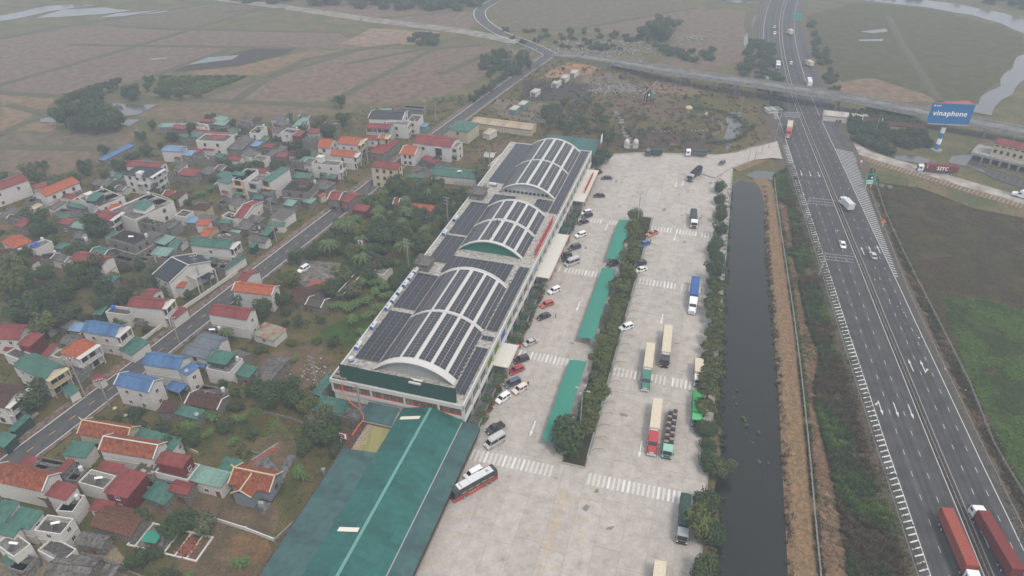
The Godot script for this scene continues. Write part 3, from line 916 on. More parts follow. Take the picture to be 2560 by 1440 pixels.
		for rs in [v[0],v[2],v[1]]:
			var rib := MB.new()
			for i in n:
				var ta := -63.2 - 11.1 + 22.2 * i / n;var tb := -63.2 - 11.1 + 22.2 * (i + 1) / n
				rib.bar(lot(rs,ta,vault_y(clampf(ta,-74.1,-52.3)) + 0.1),lot(rs,tb,vault_y(clampf(tb,-74.1,-52.3)) + 0.08),0.4,0.26)
			part("rib",rib.mesh(),mats.vault,roof)
		for e in [[v[0] + 0.7,1],[v[1] - 0.7,-1]]:
			var g := MB.new()
			for i in n:
				var ta := -63.2 - 10.7 + 21.4 * i / n;var tb := -63.2 - 10.7 + 21.4 * (i + 1) / n
				if e[1] > 0: g.quad(lot(e[0],ta,9.6),lot(e[0],tb,9.6),lot(e[0],tb,vault_y(tb) - 0.2),lot(e[0],ta,vault_y(ta) - 0.2))
				else: g.quad(lot(e[0],tb,9.6),lot(e[0],ta,9.6),lot(e[0],ta,vault_y(ta) - 0.2),lot(e[0],tb,vault_y(tb) - 0.2))
			part("gable",g.mesh(),mats.gable_green if v[3] == "g" and mats.has("gable_green") else (mat("gable_green",Color(0.02,0.20,0.14),0.7,texs.fine,4) if v[3] == "g" else mat("gable_pale",Color(0.52,0.55,0.56),0.5,texs.fine,3)),t)
		if vid == 2:
			for i in 11:
				part("window",bx(1.1,0.9,0.1),mats.pane,t,lot(v[0] + 0.62,-71.2 + i * 1.6,10.4),-AXIS)
		var arc := [-73.6]
		var strips := []
		var tcur := -73.7
		for st in 6:
			for c in 2:
				var ang0 := tcur
				var dl := 0.0
				while dl < 1.66:
					var nx := ang0 + 0.05
					dl += Vector2(0.05,vault_y(nx) - vault_y(ang0)).length()
					ang0 = nx
				strips.append([tcur,ang0,st])
				tcur = ang0 + 0.02
			tcur += 0.12 if st == 0 else (0.78 if st != 2 else 1.1)
			if tcur > -54.2: break
		for seg in [[v[0] + (2.3 if vid == 0 else 1.3),v[2] - 0.6],[v[2] + 0.7,v[1] - 1.0]]:
			var q: float = seg[0]
			while q + 1.1 < seg[1]:
				for c in strips:
					if vid == 1 and c[2] == 2 and false: continue
					var mid: float = (c[0] + c[1]) / 2
					var sl2 := atan2(vault_y(c[1]) - vault_y(c[0]),c[1] - c[0])
					var bs := Basis(Vector3.UP,-AXIS) * Basis(Vector3.BACK,sl2)
					spots.append([Transform3D(bs,lot(q + 0.55,mid,vault_y(mid) + 0.16)),0])
				q += 1.14
		vid += 1
	for f in [[127.5,150,-80.0,3,2.3],[152,171,-80.0,3,2.3],[179,196,-80.0,3,2.3],[198,222.5,-80.0,3,2.3],[241,281,-79.6,4,2.05],[173.5,183.5,-73.6,10,2.1],[122,140.5,-50.6,2,1.65],[144.5,146,-50.6,2,1.65],[149,184,-50.6,2,1.65],[222,280,-50.6,2,1.65],[222.5,231.5,-57.0,3,2.0],[222,230,-73.6,4,2.1]]:
		var q: float = f[0]
		while q + 1.6 < f[1] + 0.5:
			for c in f[3]:
				var bs := Basis(Vector3.UP,-AXIS) * Basis(Vector3.RIGHT,0.09)
				spots.append([Transform3D(bs,lot(q + 0.8,f[2] + c * (f[4] + 0.03),10.05)),1 if f[4] > 2.2 else (2 if f[4] > 2.0 else (3 if f[4] > 1.9 else 4))])
			q += 1.72
	var meshes := [panel_mesh(1.62,1.1),panel_mesh(2.28,1.62),panel_mesh(2.06,1.62),panel_mesh(1.98,1.62),panel_mesh(1.63,1.62)]
	var eye := Vector3(0,130,0)
	spots.sort_custom(func(a,b): return a[0].origin.distance_to(eye) < b[0].origin.distance_to(eye))
	for i in mini(300,spots.size()):
		var o := part("solar_panel",meshes[spots[i][1]],null,t)
		o.transform = spots[i][0]
	for k2 in meshes.size():
		var rest := spots.slice(300).filter(func(a): return a[1] == k2)
		if rest.is_empty(): continue
		var mm := MultiMesh.new()
		mm.transform_format = MultiMesh.TRANSFORM_3D
		mm.mesh = meshes[k2]
		mm.instance_count = rest.size()
		for i in rest.size(): mm.set_instance_transform(i,rest[i][0])
		var mi := MultiMeshInstance3D.new()
		mi.name = "solar_panels"
		mi.multimesh = mm
		t.add_child(mi,true)
		mi.set_meta("kind","stuff")
	for hu in [[172.5,177.5,-83.0,-78.4,3.0],[224.5,230.5,-82.8,-77.6,3.0]]:
		var hb := MB.new();hall_box(hb,hu[0],hu[1],hu[2],hu[3],9.6,12.1)
		part("stair_hut",hb.mesh(),mats.w_gy,t)
		var hr := MB.new();hall_box(hr,hu[0] - 0.5,hu[1] + 0.5,hu[2] - 0.4,hu[3] + 0.6,12.1,12.3)
		part("hut_roof",hr.mesh(),mats.fi,t)
	var tarp := MB.new()
	for tp in [[224,-61.5,2.4],[174.8,-58.5,2.2]]:
		tarp.quad(lot(tp[0] - 1.6,tp[1] - tp[2],9.7),lot(tp[0] - 1.2,tp[1] + tp[2],9.75),lot(tp[0] + 1.6,tp[1] + tp[2] * 0.8,9.9),lot(tp[0] + 1.3,tp[1] - tp[2] * 1.1,9.85))
	part("tarpaulin",tarp.mesh(),mats.net,t)
	for ls in [[190.5,216.5,-48.2,9.9,2.4],[250.5,269.0,-43.6,5.3,1.7]]:
		var fr2 := MB.new()
		fr2.bar(lot(ls[0],ls[2] - 0.15,ls[3] + 0.2),lot(ls[1],ls[2] - 0.15,ls[3] + 0.2),0.08,0.1);fr2.bar(lot(ls[0],ls[2] - 0.15,ls[3] + ls[4] * 0.8),lot(ls[1],ls[2] - 0.15,ls[3] + ls[4] * 0.8),0.08,0.1)
		var sign := part("letter_frame",fr2.mesh(),mats.galv,t)
		var u: float = ls[0] + 0.4
		var j := 0
		while u < ls[1] - 0.8:
			var lt := MB.new()
			var hgt: float = ls[4] * (1.0 if j % 5 else 1.25)
			var w2 := 0.95
			lt.box(Vector3(0,hgt / 2,-w2 / 2 + 0.1),Vector3(0.16,hgt,0.26));
			if j % 3 != 1: lt.box(Vector3(0,hgt / 2,w2 / 2 - 0.1),Vector3(0.16,hgt,0.26))
			lt.box(Vector3(0,hgt - 0.13,0),Vector3(0.158,0.26,w2 - 0.06))
			if j % 2: lt.box(Vector3(0,hgt * 0.5,0),Vector3(0.158,0.24,w2 - 0.06))
			else: lt.box(Vector3(0,0.13,0),Vector3(0.158,0.26,w2 - 0.06))
			part("sign_letter",lt.mesh(),mats.red,sign,lot(u,ls[2],ls[3] + 0.1),-AXIS)
			u += 1.25
			j += 1
	for aw in [[140.6,150.8,"short white entrance canopy below the solar hall"],[187,216.5,"long white entrance canopy halfway along the solar hall"],[243.5,274,"white entrance canopy under standing red letters"]]:
		var a := thing("entrance_canopy",aw[2],"canopy")
		var top := MB.new();hall_box(top,aw[0],aw[1],-46.78,-42.5,4.7,4.95)
		part("roof",top.mesh(),mats.awning,a)
		var edge := MB.new();hall_box(edge,aw[0],aw[1],-42.5,-42.3,4.4,5.15)
		part("fascia",edge.mesh(),mats.trim,a)
		var st := MB.new();hall_box(st,aw[0],aw[1],-42.29,-42.26,4.5,4.8)
		part("red_stripe",st.mesh(),mats.red,a)
		var n2 := int((aw[1] - aw[0]) / 5.0)
		for i in n2 + 1:
			part("post",bx(0.22,4.0,0.22),mats.trim,a,lot(lerpf(aw[0] + 0.5,aw[1] - 0.5,float(i) / n2),-42.7,2.6),-AXIS)
	var bn := ["b_red","b_white","b_blue","b_yellow","b_green"]
	for q in [["b_red",0.42,0.05,0.05],["b_white",0.55,0.56,0.58],["b_blue",0.12,0.22,0.40],["b_yellow",0.55,0.40,0.10],["b_green",0.03,0.26,0.12]]:
		mat(q[0],Color(q[1],q[2],q[3]),0.7,noise_tex("banner",0.05,grey(0.5),grey(1),3,FastNoiseLite.TYPE_CELLULAR),4)
	for fs in [[119.5,140.4],[151.0,186.8],[216.8,243.3]]:
		var f := thing("planter_fence","green trellis fence with bright banners beside the planters, %s" % ("next to the green hall" if fs[0] < 130 else ("between short and long canopies" if fs[0] < 170 else "between long canopy and red letters")),"fence")
		var u: float = fs[0]
		var j := 0
		while u + 2.9 < fs[1]:
			var kind: String = bn[[0,3,0,1,0,4,1,2,2,1][(j + int(fs[0])) % 10]] if fs[0] < 210 else bn[[2,1,2,2,4][j % 5]]
			part("banner",bx(0.06,1.3,2.85),mats[kind],f,lot(u + 1.45,-44.0,LOT_Y + 1.75),-AXIS)
			part("post",bx(0.1,2.5,0.1),mats.greenpipe,f,lot(u,-44.05,LOT_Y + 1.3),-AXIS)
			var tr := MB.new()
			for i in 6: tr.bar(lot(u + i * 0.48,-46.9,3.1),lot(u + i * 0.48,-44.0,3.0),0.05,0.05)
			part("trellis_bar",tr.mesh(),mats.greenpipe if j % 2 else mats.galv,f)
			u += 2.9
			j += 1
	for k3 in 11:
		var s3 := 128.0 + k3 * 13.3
		var fp := thing("fire_point","small red fire point cabinet on the pavement in front of the hall","fire point",lot(s3,-42.9,LOT_Y),-AXIS,"red fire points along the pavement")
		part("post",bx(0.1,1.0,0.1),mats.galv,fp,Vector3(0,0.5,0));part("cabinet",bx(0.45,0.7,0.6),mats.red,fp,Vector3(0,1.25,0));part("disc",bx(0.05,0.35,0.35),mats.signwhite,fp,Vector3(0.25,1.25,0))
	var tk := MB.new()
	tk.tube(Vector3(0,1.0,-1.5),Vector3(0,1.0,1.45),0.62,0.62,16)
	var ring := MB.new();ring.tube(Vector3(0,1.0,1.4),Vector3(0,1.0,1.52),0.64,0.5,16)
	var leg := MB.new();leg.box(Vector3(0,0.25,0),Vector3(1.1,0.5,0.12))
	var tkm := tk.mesh();var rgm := ring.mesh();var lgm := leg.mesh()
	var mh := MB.new();mh.tube(Vector3(0,1.58,0.4),Vector3(0,1.74,0.4),0.2,0.2,8)
	var mhm := mh.mesh()
	for w in [[131.8,-82.2],[141.2,-82.2],[150.6,-82.1],[154.6,-82.1],[158.9,-82.1],[163.2,-82.1],[167.3,-82.1],[171.0,-82.0],[196.5,-81.9],[207.1,-81.9]]:
		var o := thing("water_tank","stainless steel horizontal water tank on the roof edge of the solar hall","water tank",lot(w[0],w[1],9.6),-AXIS,"steel tanks along the hall roof edge")
		part("barrel",tkm,mats.steel,o);part("end_ring",rgm,mats.tank,o);part("manhole",mhm,mats.chassis,o)
		part("cradle",lgm,mats.galv,o,Vector3(0,0,-0.9));part("cradle",lgm,mats.galv,o,Vector3(0,0,0.9))
	var cross := thing("water_tank","stainless steel tank lying across the roof behind the far barrel","water tank",lot(237.6,-77.5,9.6),-AXIS + PI / 2)
	part("barrel",tkm,mats.steel,cross);part("end_ring",rgm,mats.tank,cross);part("cradle",lgm,mats.galv,cross,Vector3(0,0,-0.9));part("cradle",lgm,mats.galv,cross,Vector3(0,0,0.9))
	var fan := MB.new()
	for i in 12:
		var a0 := TAU * i / 12;var a1 := TAU * (i + 1) / 12
		fan.quad(Vector3(cos(a0) * 0.2,0.86,sin(a0) * 0.2),Vector3(cos(a1) * 0.2,0.86,sin(a1) * 0.2),Vector3(cos(a1) * 0.36,0.86,sin(a1) * 0.36),Vector3(cos(a0) * 0.36,0.86,sin(a0) * 0.36))
	var fm := fan.mesh()
	for i in 3:
		for j in 3:
			ac(lot(118.9 + i * 1.6,-82.4 + j * 1.35,9.6),fm)
	for j in 3: ac(lot(124.0,-81.2 + j * 1.35,9.6),fm)
	for j in 4: ac(lot(233.0 + j * 1.3,-80.6,9.6),fm)
	var dr := thing("water_drum","squat steel drum with blue band on the roof corner","drum",lot(126.2,-81.6,9.6))
	var dm := MB.new();dm.lathe([Vector2(0.75,0),Vector2(0.75,1.3),Vector2(0.3,1.5),Vector2(0,1.5)],14)
	part("barrel",dm.mesh(),mats.steel,dr)
	var db := MB.new();db.lathe([Vector2(0.77,0.1),Vector2(0.77,0.6)],14)
	part("band",db.mesh(),mats.tank,dr)
	for i in 30:
		if hash01(i,8) < 0.3: continue
		one("roof_plinth",bx(0.45,0.4,0.45),mats.concrete,"small concrete block on the roof gutter beside the panels","block",lot(126 + i * 1.9,-51.9,9.8),-AXIS,"concrete blocks on the hall roof")
func ac(at: Vector3,fm: ArrayMesh):
	var o := thing("air_conditioner","pale box shaped air conditioning unit on the hall roof","air conditioner",at,-AXIS,"air conditioning units on the hall roof")
	part("casing",bx(1.05,0.85,0.95),mats.wr,o,Vector3(0,0.425,0))
	part("fan_ring",fm,mats.chassis,o)
	part("grille",bx(0.8,0.6,0.03),mats.chassis,o,Vector3(0,0.42,0.49))
# ---------- the long green market hall in front
func make_green_hall():
	var t := thing("market_hall","long low hall with plain green metal roof beside the lot","building")
	var w := MB.new()
	hall_box(w,40,117.6,-73.0,-43.6,0,3.3)
	part("wall",w.mesh(),mat("brickwall",Color(0.20,0.115,0.085),0.9,texs.stain,8,texs.grain,2),t)
	var sl := [[[-55.6,7.6],[-47.6,5.0],"hallroof",40.0,118.0],[[-63.4,5.1],[-55.6,7.6],"hallroof",40.0,118.0],[[-47.4,4.75],[-43.0,3.7],"hallroof2",40.0,118.3],[[-72.4,3.6],[-63.3,4.85],"hallroof2",40.0,102.5]]
	for r in sl:
		var b := MB.new()
		var a: Array = r[0];var c: Array = r[1]
		b.quad(lot(r[4],a[0],a[1]),lot(r[3],a[0],a[1]),lot(r[3],c[0],c[1]),lot(r[4],c[0],c[1]))
		b.quad(lot(r[3],a[0],a[1] - 0.12),lot(r[4],a[0],a[1] - 0.12),lot(r[4],c[0],c[1] - 0.12),lot(r[3],c[0],c[1] - 0.12))
		b.quad(lot(r[3],a[0],a[1] - 0.12),lot(r[3],c[0],c[1] - 0.12),lot(r[3],c[0],c[1]),lot(r[3],a[0],a[1]))
		b.quad(lot(r[4],c[0],c[1] - 0.12),lot(r[4],a[0],a[1] - 0.12),lot(r[4],a[0],a[1]),lot(r[4],c[0],c[1]))
		part("roof_slope",b.mesh(),mats[r[2]],t)
	var rg := MB.new();rg.bar(lot(40,-55.6,7.65),lot(117.5,-55.6,7.65),0.7,0.1)
	part("ridge_cap",rg.mesh(),mat("ridgegreen",Color(0.10,0.24,0.22),0.5),t)
	var gt := MB.new();gt.bar(lot(40,-47.5,4.86),lot(117.5,-47.5,4.86),0.28,0.16)
	part("gutter",gt.mesh(),mats.galv,t)
	var sk := MB.new()
	for q in [[113.6,-62.6,-57.2],[79.5,-61.5,-56.6]]:
		var y0 = 7.6 - (-55.6 - q[1]) * 2.5 / 7.8 + 0.03;var y1 = 7.6 - (-55.6 - q[2]) * 2.5 / 7.8 + 0.03
		sk.quad(lot(q[0],q[1],y0),lot(q[0],q[2],y1),lot(q[0] + 1.1,q[2],y1),lot(q[0] + 1.1,q[1],y0))
	part("skylight",sk.mesh(),mat("skylight",Color(0.66,0.62,0.54),0.6),t)
	var ft := MB.new();ft.bar(lot(40,-43.05,3.2),lot(118,-43.05,3.2),0.15,1.0)
	part("brown_fascia",ft.mesh(),mat("brownfascia",Color(0.115,0.055,0.04),0.8,texs.stain,6),t)
	var an := thing("annexe","grey green lean-to annexe between hall and end wall","shed")
	var aw := MB.new();hall_box(aw,112.2,116.8,-72.4,-64.0,0,4.4)
	part("wall",aw.mesh(),mats.w_wh,an)
	var ar := MB.new()
	ar.quad(lot(111.8,-72.6,4.6),lot(111.8,-63.9,4.6),lot(117.2,-63.9,5.5),lot(117.2,-72.6,5.5))
	ar.quad(lot(111.8,-72.6,4.4),lot(111.8,-63.9,4.4),lot(111.8,-63.9,4.6),lot(111.8,-72.6,4.6))
	part("roof",ar.mesh(),mats.hallroof2,an)
	var yl := thing("annexe","flat olive yellow sheet roof annexe beside the green hall","shed")
	var yw := MB.new();hall_box(yw,103.0,111.6,-70.4,-64.0,0,3.2)
	part("wall",yw.mesh(),mats.w_cr,yl)
	var yr := MB.new();hall_box(yr,102.8,111.7,-68.9,-63.6,3.2,3.4)
	part("roof",yr.mesh(),mat("oliveroof",Color(0.29,0.27,0.11),0.7,texs.sheet,6),yl)
	var yc := MB.new();hall_box(yc,102.8,111.7,-70.6,-68.95,3.2,3.38)
	part("roof_edge",yc.mesh(),mat("bufftile",Color(0.46,0.37,0.26),0.9,texs.stain,5),yl)
	var ow := thing("boundary_wall","old streaked concrete wall below the hall end","wall")
	var owm := MB.new()
	for i in 9: owm.box(lot(112.5,-86.3 + i * 1.6,1.7),Vector3(1.5,3.4,0.25),Basis(Vector3.UP,-AXIS))
	part("wall_panel",owm.mesh(),mats.w_old,ow)
	var og := thing("annexe","dark green flat annexe roof behind the streaked wall","shed")
	var ogm := MB.new();hall_box(ogm,112.8,117.8,-86.8,-72.8,0,3.4)
	part("wall",ogm.mesh(),mats.w_old,og)
	var ogr := MB.new();hall_box(ogr,112.7,118.0,-86.9,-78.0,3.4,3.55)
	part("roof",ogr.mesh(),mats.gr,og)
	var ogf := MB.new();hall_box(ogf,112.7,118.0,-77.9,-72.9,3.4,3.52)
	part("roof",ogf.mesh(),mats.fi,og)
	var c := Curve3D.new()
	for p in [lot(118.0,-80.2,9.3),lot(117.2,-79.6,6.8),lot(115.6,-77.0,5.6),lot(114.0,-73.5,5.4),lot(112.0,-71.6,4.8),lot(109.0,-72.2,3.9),lot(103.0,-73.4,1.5)]:
		c.add_point(p,Vector3.ZERO,Vector3.ZERO)
	var pts := []
	for i in 7: pts.append(c.get_point_position(i))
	var cm := MB.new()
	for i in 6:
		for j in 5:
			var a := cat(pts,i + j / 5.0);var b := cat(pts,i + (j + 1) / 5.0)
			cm.tube(a,b,0.13,0.13,6,false)
	one("conduit",cm.mesh(),mats.orangepipe,"thick orange conduit snaking down the hall end wall","conduit")
	var fs := thing("green_shed","wide green stepped sheet roof at the far end of the solar hall","shed")
	var fw := MB.new();hall_box(fw,284,306,-72,-48,0,4.3)
	part("wall",fw.mesh(),mats.w_gr,fs)
	for i in 7:
		var r := MB.new()
		var s0 := 283.5 + i * 3.3
		r.quad(lot(s0,-72.6,4.5 + i * 0.05),lot(s0,-47.4,4.5 + i * 0.05),lot(s0 + 3.4,-47.4,4.9 + i * 0.05),lot(s0 + 3.4,-72.6,4.9 + i * 0.05))
		part("roof_strip",r.mesh(),mats.hallroof if i % 2 else mats.hallroof2,fs)
	var fl := thing("banner","tall white and red banner sign at the end of the green shed","banner",lot(301,-46.6,0.3),-AXIS)
	part("post",bx(0.15,8,0.15),mats.galv,fl,Vector3(0,4,0));part("white_panel",bx(0.12,3.6,3.6),mats.signwhite,fl,Vector3(0.1,7.4,-1.2));part("red_panel",bx(0.12,2.4,2.6),mats.red,fl,Vector3(0.1,4.4,1.4))
func cat(p: Array,u: float) -> Vector3:
	var i := mini(int(u),p.size() - 2)
	var f := u - i
	var a: Vector3 = p[maxi(i - 1,0)];var b: Vector3 = p[i];var c: Vector3 = p[i + 1];var d: Vector3 = p[mini(i + 2,p.size() - 1)]
	return b.cubic_interpolate(c,a,d,f)
# ---------- village houses
func wall_key(w: String) -> StandardMaterial3D: return mats["w_" + w]
func window(parent: Node3D,at: Vector3,face: float,w := 1.1,h := 1.3,wood := false):
	var key := "win%.1f_%.1f" % [w,h]
	if not boxes.has(key):
		var b := MB.new()
		b.box(Vector3(0,h / 2,0.03),Vector3(w + 0.2,0.1,0.1));b.box(Vector3(0,-h / 2 - 0.03,0.06),Vector3(w + 0.3,0.1,0.18))
		b.box(Vector3(-w / 2 - 0.05,0,0.03),Vector3(0.1,h - 0.1,0.1));b.box(Vector3(w / 2 + 0.05,0,0.03),Vector3(0.1,h - 0.1,0.1))
		b.box(Vector3(0,0,0.03),Vector3(0.06,h - 0.1,0.08))
		boxes[key] = b.mesh()
	var o := part("window",boxes[key],mats.woodframe if wood else mats.frame,parent,at,face)
	part("pane",bx(w,h - 0.05,0.03),mats.pane,o,Vector3(0,0,0.015))
func balcony(parent: Node3D,y: float,w: float,at: Vector3,face: float,m: Material,cols := true,ground := 0.0):
	var o := Node3D.new()
	o.name = "balcony"
	parent.add_child(o,true)
	o.position = at
	o.rotation.y = face
	part("slab",bx(w,0.2,1.3),m,o,Vector3(0,y,0.65))
	var r := MB.new()
	r.box(Vector3(0,y + 1.0,1.22),Vector3(w,0.1,0.14));r.box(Vector3(0,y + 0.15,1.22),Vector3(w,0.1,0.14))
	var k := maxi(3,int(w / 0.45))
	for i in k + 1: r.box(Vector3(-w / 2 + 0.08 + (w - 0.16) * i / k,y + 0.57,1.22),Vector3(0.1,0.75,0.1))
	part("railing",r.mesh(),m,o)
	if cols:
		for s in [-1,1]: part("column",bx(0.28,y - ground,0.28),m,o,Vector3(s * (w / 2 - 0.2),(y + ground) / 2 - 0.1,1.1))
func slab_roof(b: MB,p: Vector3,q: Vector3,r: Vector3,s: Vector3,th := 0.14):   # p-q is the eave,s-r the upper edge
	b.quad(p,q,r,s)
	var d := Vector3.DOWN * th
	b.quad(q + d,p + d,s + d,r + d)
	b.quad(p + d,q + d,q,p);b.quad(q + d,r + d,r,q);b.quad(r + d,s + d,s,r);b.quad(s + d,p + d,p,s)
func make_houses():
	var hr := RandomNumberGenerator.new()
	for i in HOUSES.size():
		hr.seed = 100 + i
		house(HOUSES[i],hr,i)
	var taken := []
	for h in HOUSES: taken.append([Vector2(h[1],h[2]),(h[4] + h[5]) / 2.0 * 0.40])
	for q in TREES: taken.append([Vector2(q[1],q[2]),q[3] * 0.35])
	var told := {}
	var n := 0
	hr.seed = 77
	for tries in 9000:
		if n >= 125: break
		var poly := pairs(PLOTS[[0,0,0,1,2,3,3,4,5][hr.randi() % 9]])
		var bb := Rect2(poly[0],Vector2.ZERO)
		for v in poly: bb = bb.expand(v)
		var p := Vector2(hr.randf_range(bb.position.x,bb.end.x),hr.randf_range(bb.position.y,bb.end.y))
		var l := hr.randf_range(3.6,8.5);var w := hr.randf_range(3.2,5.8)
		if not Geometry2D.is_point_in_polygon(p,poly) or near_road(p) < 8.5: continue
		var rad := (l + w) / 2.0 * 0.40
		if taken.any(func(q): return q[0].distance_to(p) < q[1] + rad): continue
		var near := "";var best := 1e9
		for h in HOUSES:
			var dd := Vector2(h[1],h[2]).distance_to(p)
			if dd < best: best = dd;near = h[11]
		var t: String = ["s","f","s","g","f"][hr.randi() % 5]
		var rf: String = ["gy","fi","fi","br","gr","tl","gy","rd","fi"][hr.randi() % 9] if t != "f" else "gy"
		var cn: String = {"gy": "grey","fi": "pale grey","br": "brown","gr": "green","tl": "teal","rd": "red"}[rf]
		var label := "%s %s by %s" % [cn,{"s": "lean-to","f": "flat block","g": "gabled shed"}[t],near]
		if told.has(label) or label.split(" ").size() > 16: continue
		told[label] = true
		taken.append([p,rad])
		house([t,p.x,p.y,-20.0 + hr.randf_range(-9,9),l,w,hr.randf_range(2.8,4.3),hr.randf_range(0.4,1.0),["old","old","gy","wh","lg"][hr.randi() % 5],rf,"",label],hr,500 + n)
		hr.seed = 1000 + tries
		n += 1
func house(d: Array,hr: RandomNumberGenerator,idx: int):
	var t: String = d[0]
	var l: float = d[4];var w: float = d[5];var h: float = d[6];var r: float = d[7]
	var wm: Material = wall_key(d[8]);var rm: Material = mats[d[9]]
	var fl: PackedStringArray = d[10].split(" ",false)
	var called := "house";var cat2 := "house"
	if "open" in fl or t == "c": called = "canopy_roof";cat2 = "roof"
	elif h < 3.9: called = "shed";cat2 = "shed"
	var open := "open" in fl or t == "c"
	var y0: float = h - 2.7 if t == "c" else 0.0
	var o := thing(called,d[11],cat2,Vector3(d[1],y0,d[2]),deg_to_rad(d[3]))
	h -= y0
	var x0 := -l / 2;var x1 := l / 2;var z0 := -w / 2;var z1 := w / 2
	var ins := 0.3 if t != "f" else 0.06
	var a0 := x0 + ins;var a1 := x1 - ins;var c0 := z0 + ins;var c1 := z1 - ins
	if open:
		for p in [Vector2(a0,c0),Vector2(a1,c0),Vector2(a0,c1),Vector2(a1,c1)]:
			part("post",bx(0.14,h - 0.1,0.14),mats.galv,o,Vector3(p.x,(h - 0.1) / 2,p.y))
		if t == "c":
			var skirt := MB.new()
			skirt.box(Vector3(0,h - 0.55,c1 + 0.05),Vector3(l - 0.4,0.9,0.06));skirt.box(Vector3(a1 + 0.05,h - 0.55,0),Vector3(0.06,0.9,w - 0.4))
			part("skirt",skirt.mesh(),wm,o)
	else:
		var b := MB.new()
		var hz := h - (0.12 if t != "f" else 0.5)
		var prof := [Vector2(c0,0),Vector2(c1,0),Vector2(c1,hz)]
		if t == "g": prof.append(Vector2(0,hz + r))
		if t == "s": prof.append(Vector2(c0,hz + r))
		elif t == "v":
			for k in 7: prof.append(Vector2(lerpf(c1,c0,(k + 1) / 8.0),hz + r * sin(PI * (k + 1) / 8.0)))
			prof.append(Vector2(c0,hz))
		else: prof.append(Vector2(c0,hz))
		var n := prof.size()
		for i in n:
			var p: Vector2 = prof[i];var q: Vector2 = prof[(i + 1) % n]
			b.quad(Vector3(a0,p.y,p.x),Vector3(a1,p.y,p.x),Vector3(a1,q.y,q.x),Vector3(a0,q.y,q.x))
		for i in range(1,n - 1):
			b.tri(Vector3(a1,prof[0].y,prof[0].x),Vector3(a1,prof[i + 1].y,prof[i + 1].x),Vector3(a1,prof[i].y,prof[i].x))
			b.tri(Vector3(a0,prof[0].y,prof[0].x),Vector3(a0,prof[i].y,prof[i].x),Vector3(a0,prof[i + 1].y,prof[i + 1].x))
		part("wall",b.mesh(),wm,o)
		if h > 5 and (hr.randf() < 0.35 or "band" in fl or "band2" in fl):
			var bd := MB.new()
			bd.box(Vector3(0,h * 0.5,c1 + 0.04),Vector3(a1 - a0 + 0.2,0.16,0.12));bd.box(Vector3(a1 + 0.04,h * 0.5,0),Vector3(0.12,0.16,c1 - c0));
			part("floor_band",bd.mesh(),mats.or if "band" in fl else mats.trim,o)
	match t:
		"g":
			var e := 0.05
			for s in [1,-1]:
				var b := MB.new()
				if s == 1: slab_roof(b,Vector3(x0,h - e,z1),Vector3(x1,h - e,z1),Vector3(x1,h + r,0),Vector3(x0,h + r,0))
				else: slab_roof(b,Vector3(x1,h - e,z0),Vector3(x0,h - e,z0),Vector3(x0,h + r,0),Vector3(x1,h + r,0))
				part("roof_slope",b.mesh(),rm,o)
			var rg := MB.new();rg.bar(Vector3(x0,h + r + 0.04,0),Vector3(x1,h + r + 0.04,0),0.3,0.12)
			var tm: Material = mats.trim if ("trim" in fl or "villa" in fl) else (mats.cream if "temple" in fl else rm)
			part("ridge",rg.mesh(),tm,o)
			if "trim" in fl or "temple" in fl or "villa" in fl or hr.randf() < 0.25:
				var ed := MB.new()
				for x in [x0,x1]:
					for z in [z0,z1]: ed.bar(Vector3(x,h + 0.04,z),Vector3(x,h + r + 0.08,0),0.28,0.16)
				part("gable_trim",ed.mesh(),mats.trim if not "temple" in fl else mats.cream,o)
			if "temple" in fl:
				var cu := MB.new()
				for x in [x0,x1]: cu.bar(Vector3(x,h + r,0),Vector3(x + signf(x) * 0.7,h + r + 0.7,0),0.25,0.2)
				part("ridge_curl",cu.mesh(),mats.cream,o)
			if "villa" in fl:
				var pg := MB.new()
				for k in 8: pg.bar(Vector3(x1 + 0.3 + k * 0.6,h - 0.2,-w * 0.35),Vector3(x1 + 0.3 + k * 0.6,h - 0.2,w * 0.1),0.15,0.2)
				for z in [-w * 0.35,w * 0.1]: pg.bar(Vector3(x1,h - 0.4,z),Vector3(x1 + 5,h - 0.4,z),0.2,0.25)
				for z in [-w * 0.35,w * 0.1]: pg.bar(Vector3(x1 + 4.8,0,z),Vector3(x1 + 4.8,h - 0.4,z),0.25,0.25)
				part("pergola",pg.mesh(),mats.trim,o)
		"h":
			var b := MB.new()
			var lg := l >= w
			var hl := maxf(0.2,absf(l - w) / 2.0)
			var p := Vector3(hl if lg else 0.0,h + r,0.0 if lg else hl);var q := Vector3(-p.x,h + r,-p.z)
			var A := Vector3(x0,h,z1);var B := Vector3(x1,h,z1);var C := Vector3(x1,h,z0);var D := Vector3(x0,h,z0)
			if lg:
				b.quad(A,B,p,q);b.quad(C,D,q,p);b.tri(B,C,p,null,null,null,Vector2(0,0),Vector2(w,0),Vector2(w / 2,w / 2));b.tri(D,A,q,null,null,null,Vector2(0,0),Vector2(w,0),Vector2(w / 2,w / 2))
			else:
				b.quad(B,C,q,p);b.quad(D,A,p,q);b.tri(A,B,p,null,null,null,Vector2(0,0),Vector2(l,0),Vector2(l / 2,l / 2));b.tri(C,D,q,null,null,null,Vector2(0,0),Vector2(l,0),Vector2(l / 2,l / 2))
			b.quad(D + Vector3.DOWN * 0.15,C + Vector3.DOWN * 0.15,B + Vector3.DOWN * 0.15,A + Vector3.DOWN * 0.15)
			for e in [[A,B],[B,C],[C,D],[D,A]]: b.quad(e[0] + Vector3.DOWN * 0.15,e[1] + Vector3.DOWN * 0.15,e[1],e[0])
			var rf := part("roof",b.mesh(),rm,o)
			var rg := MB.new()
			rg.bar(p + Vector3.UP * 0.03,q + Vector3.UP * 0.03,0.25,0.1)
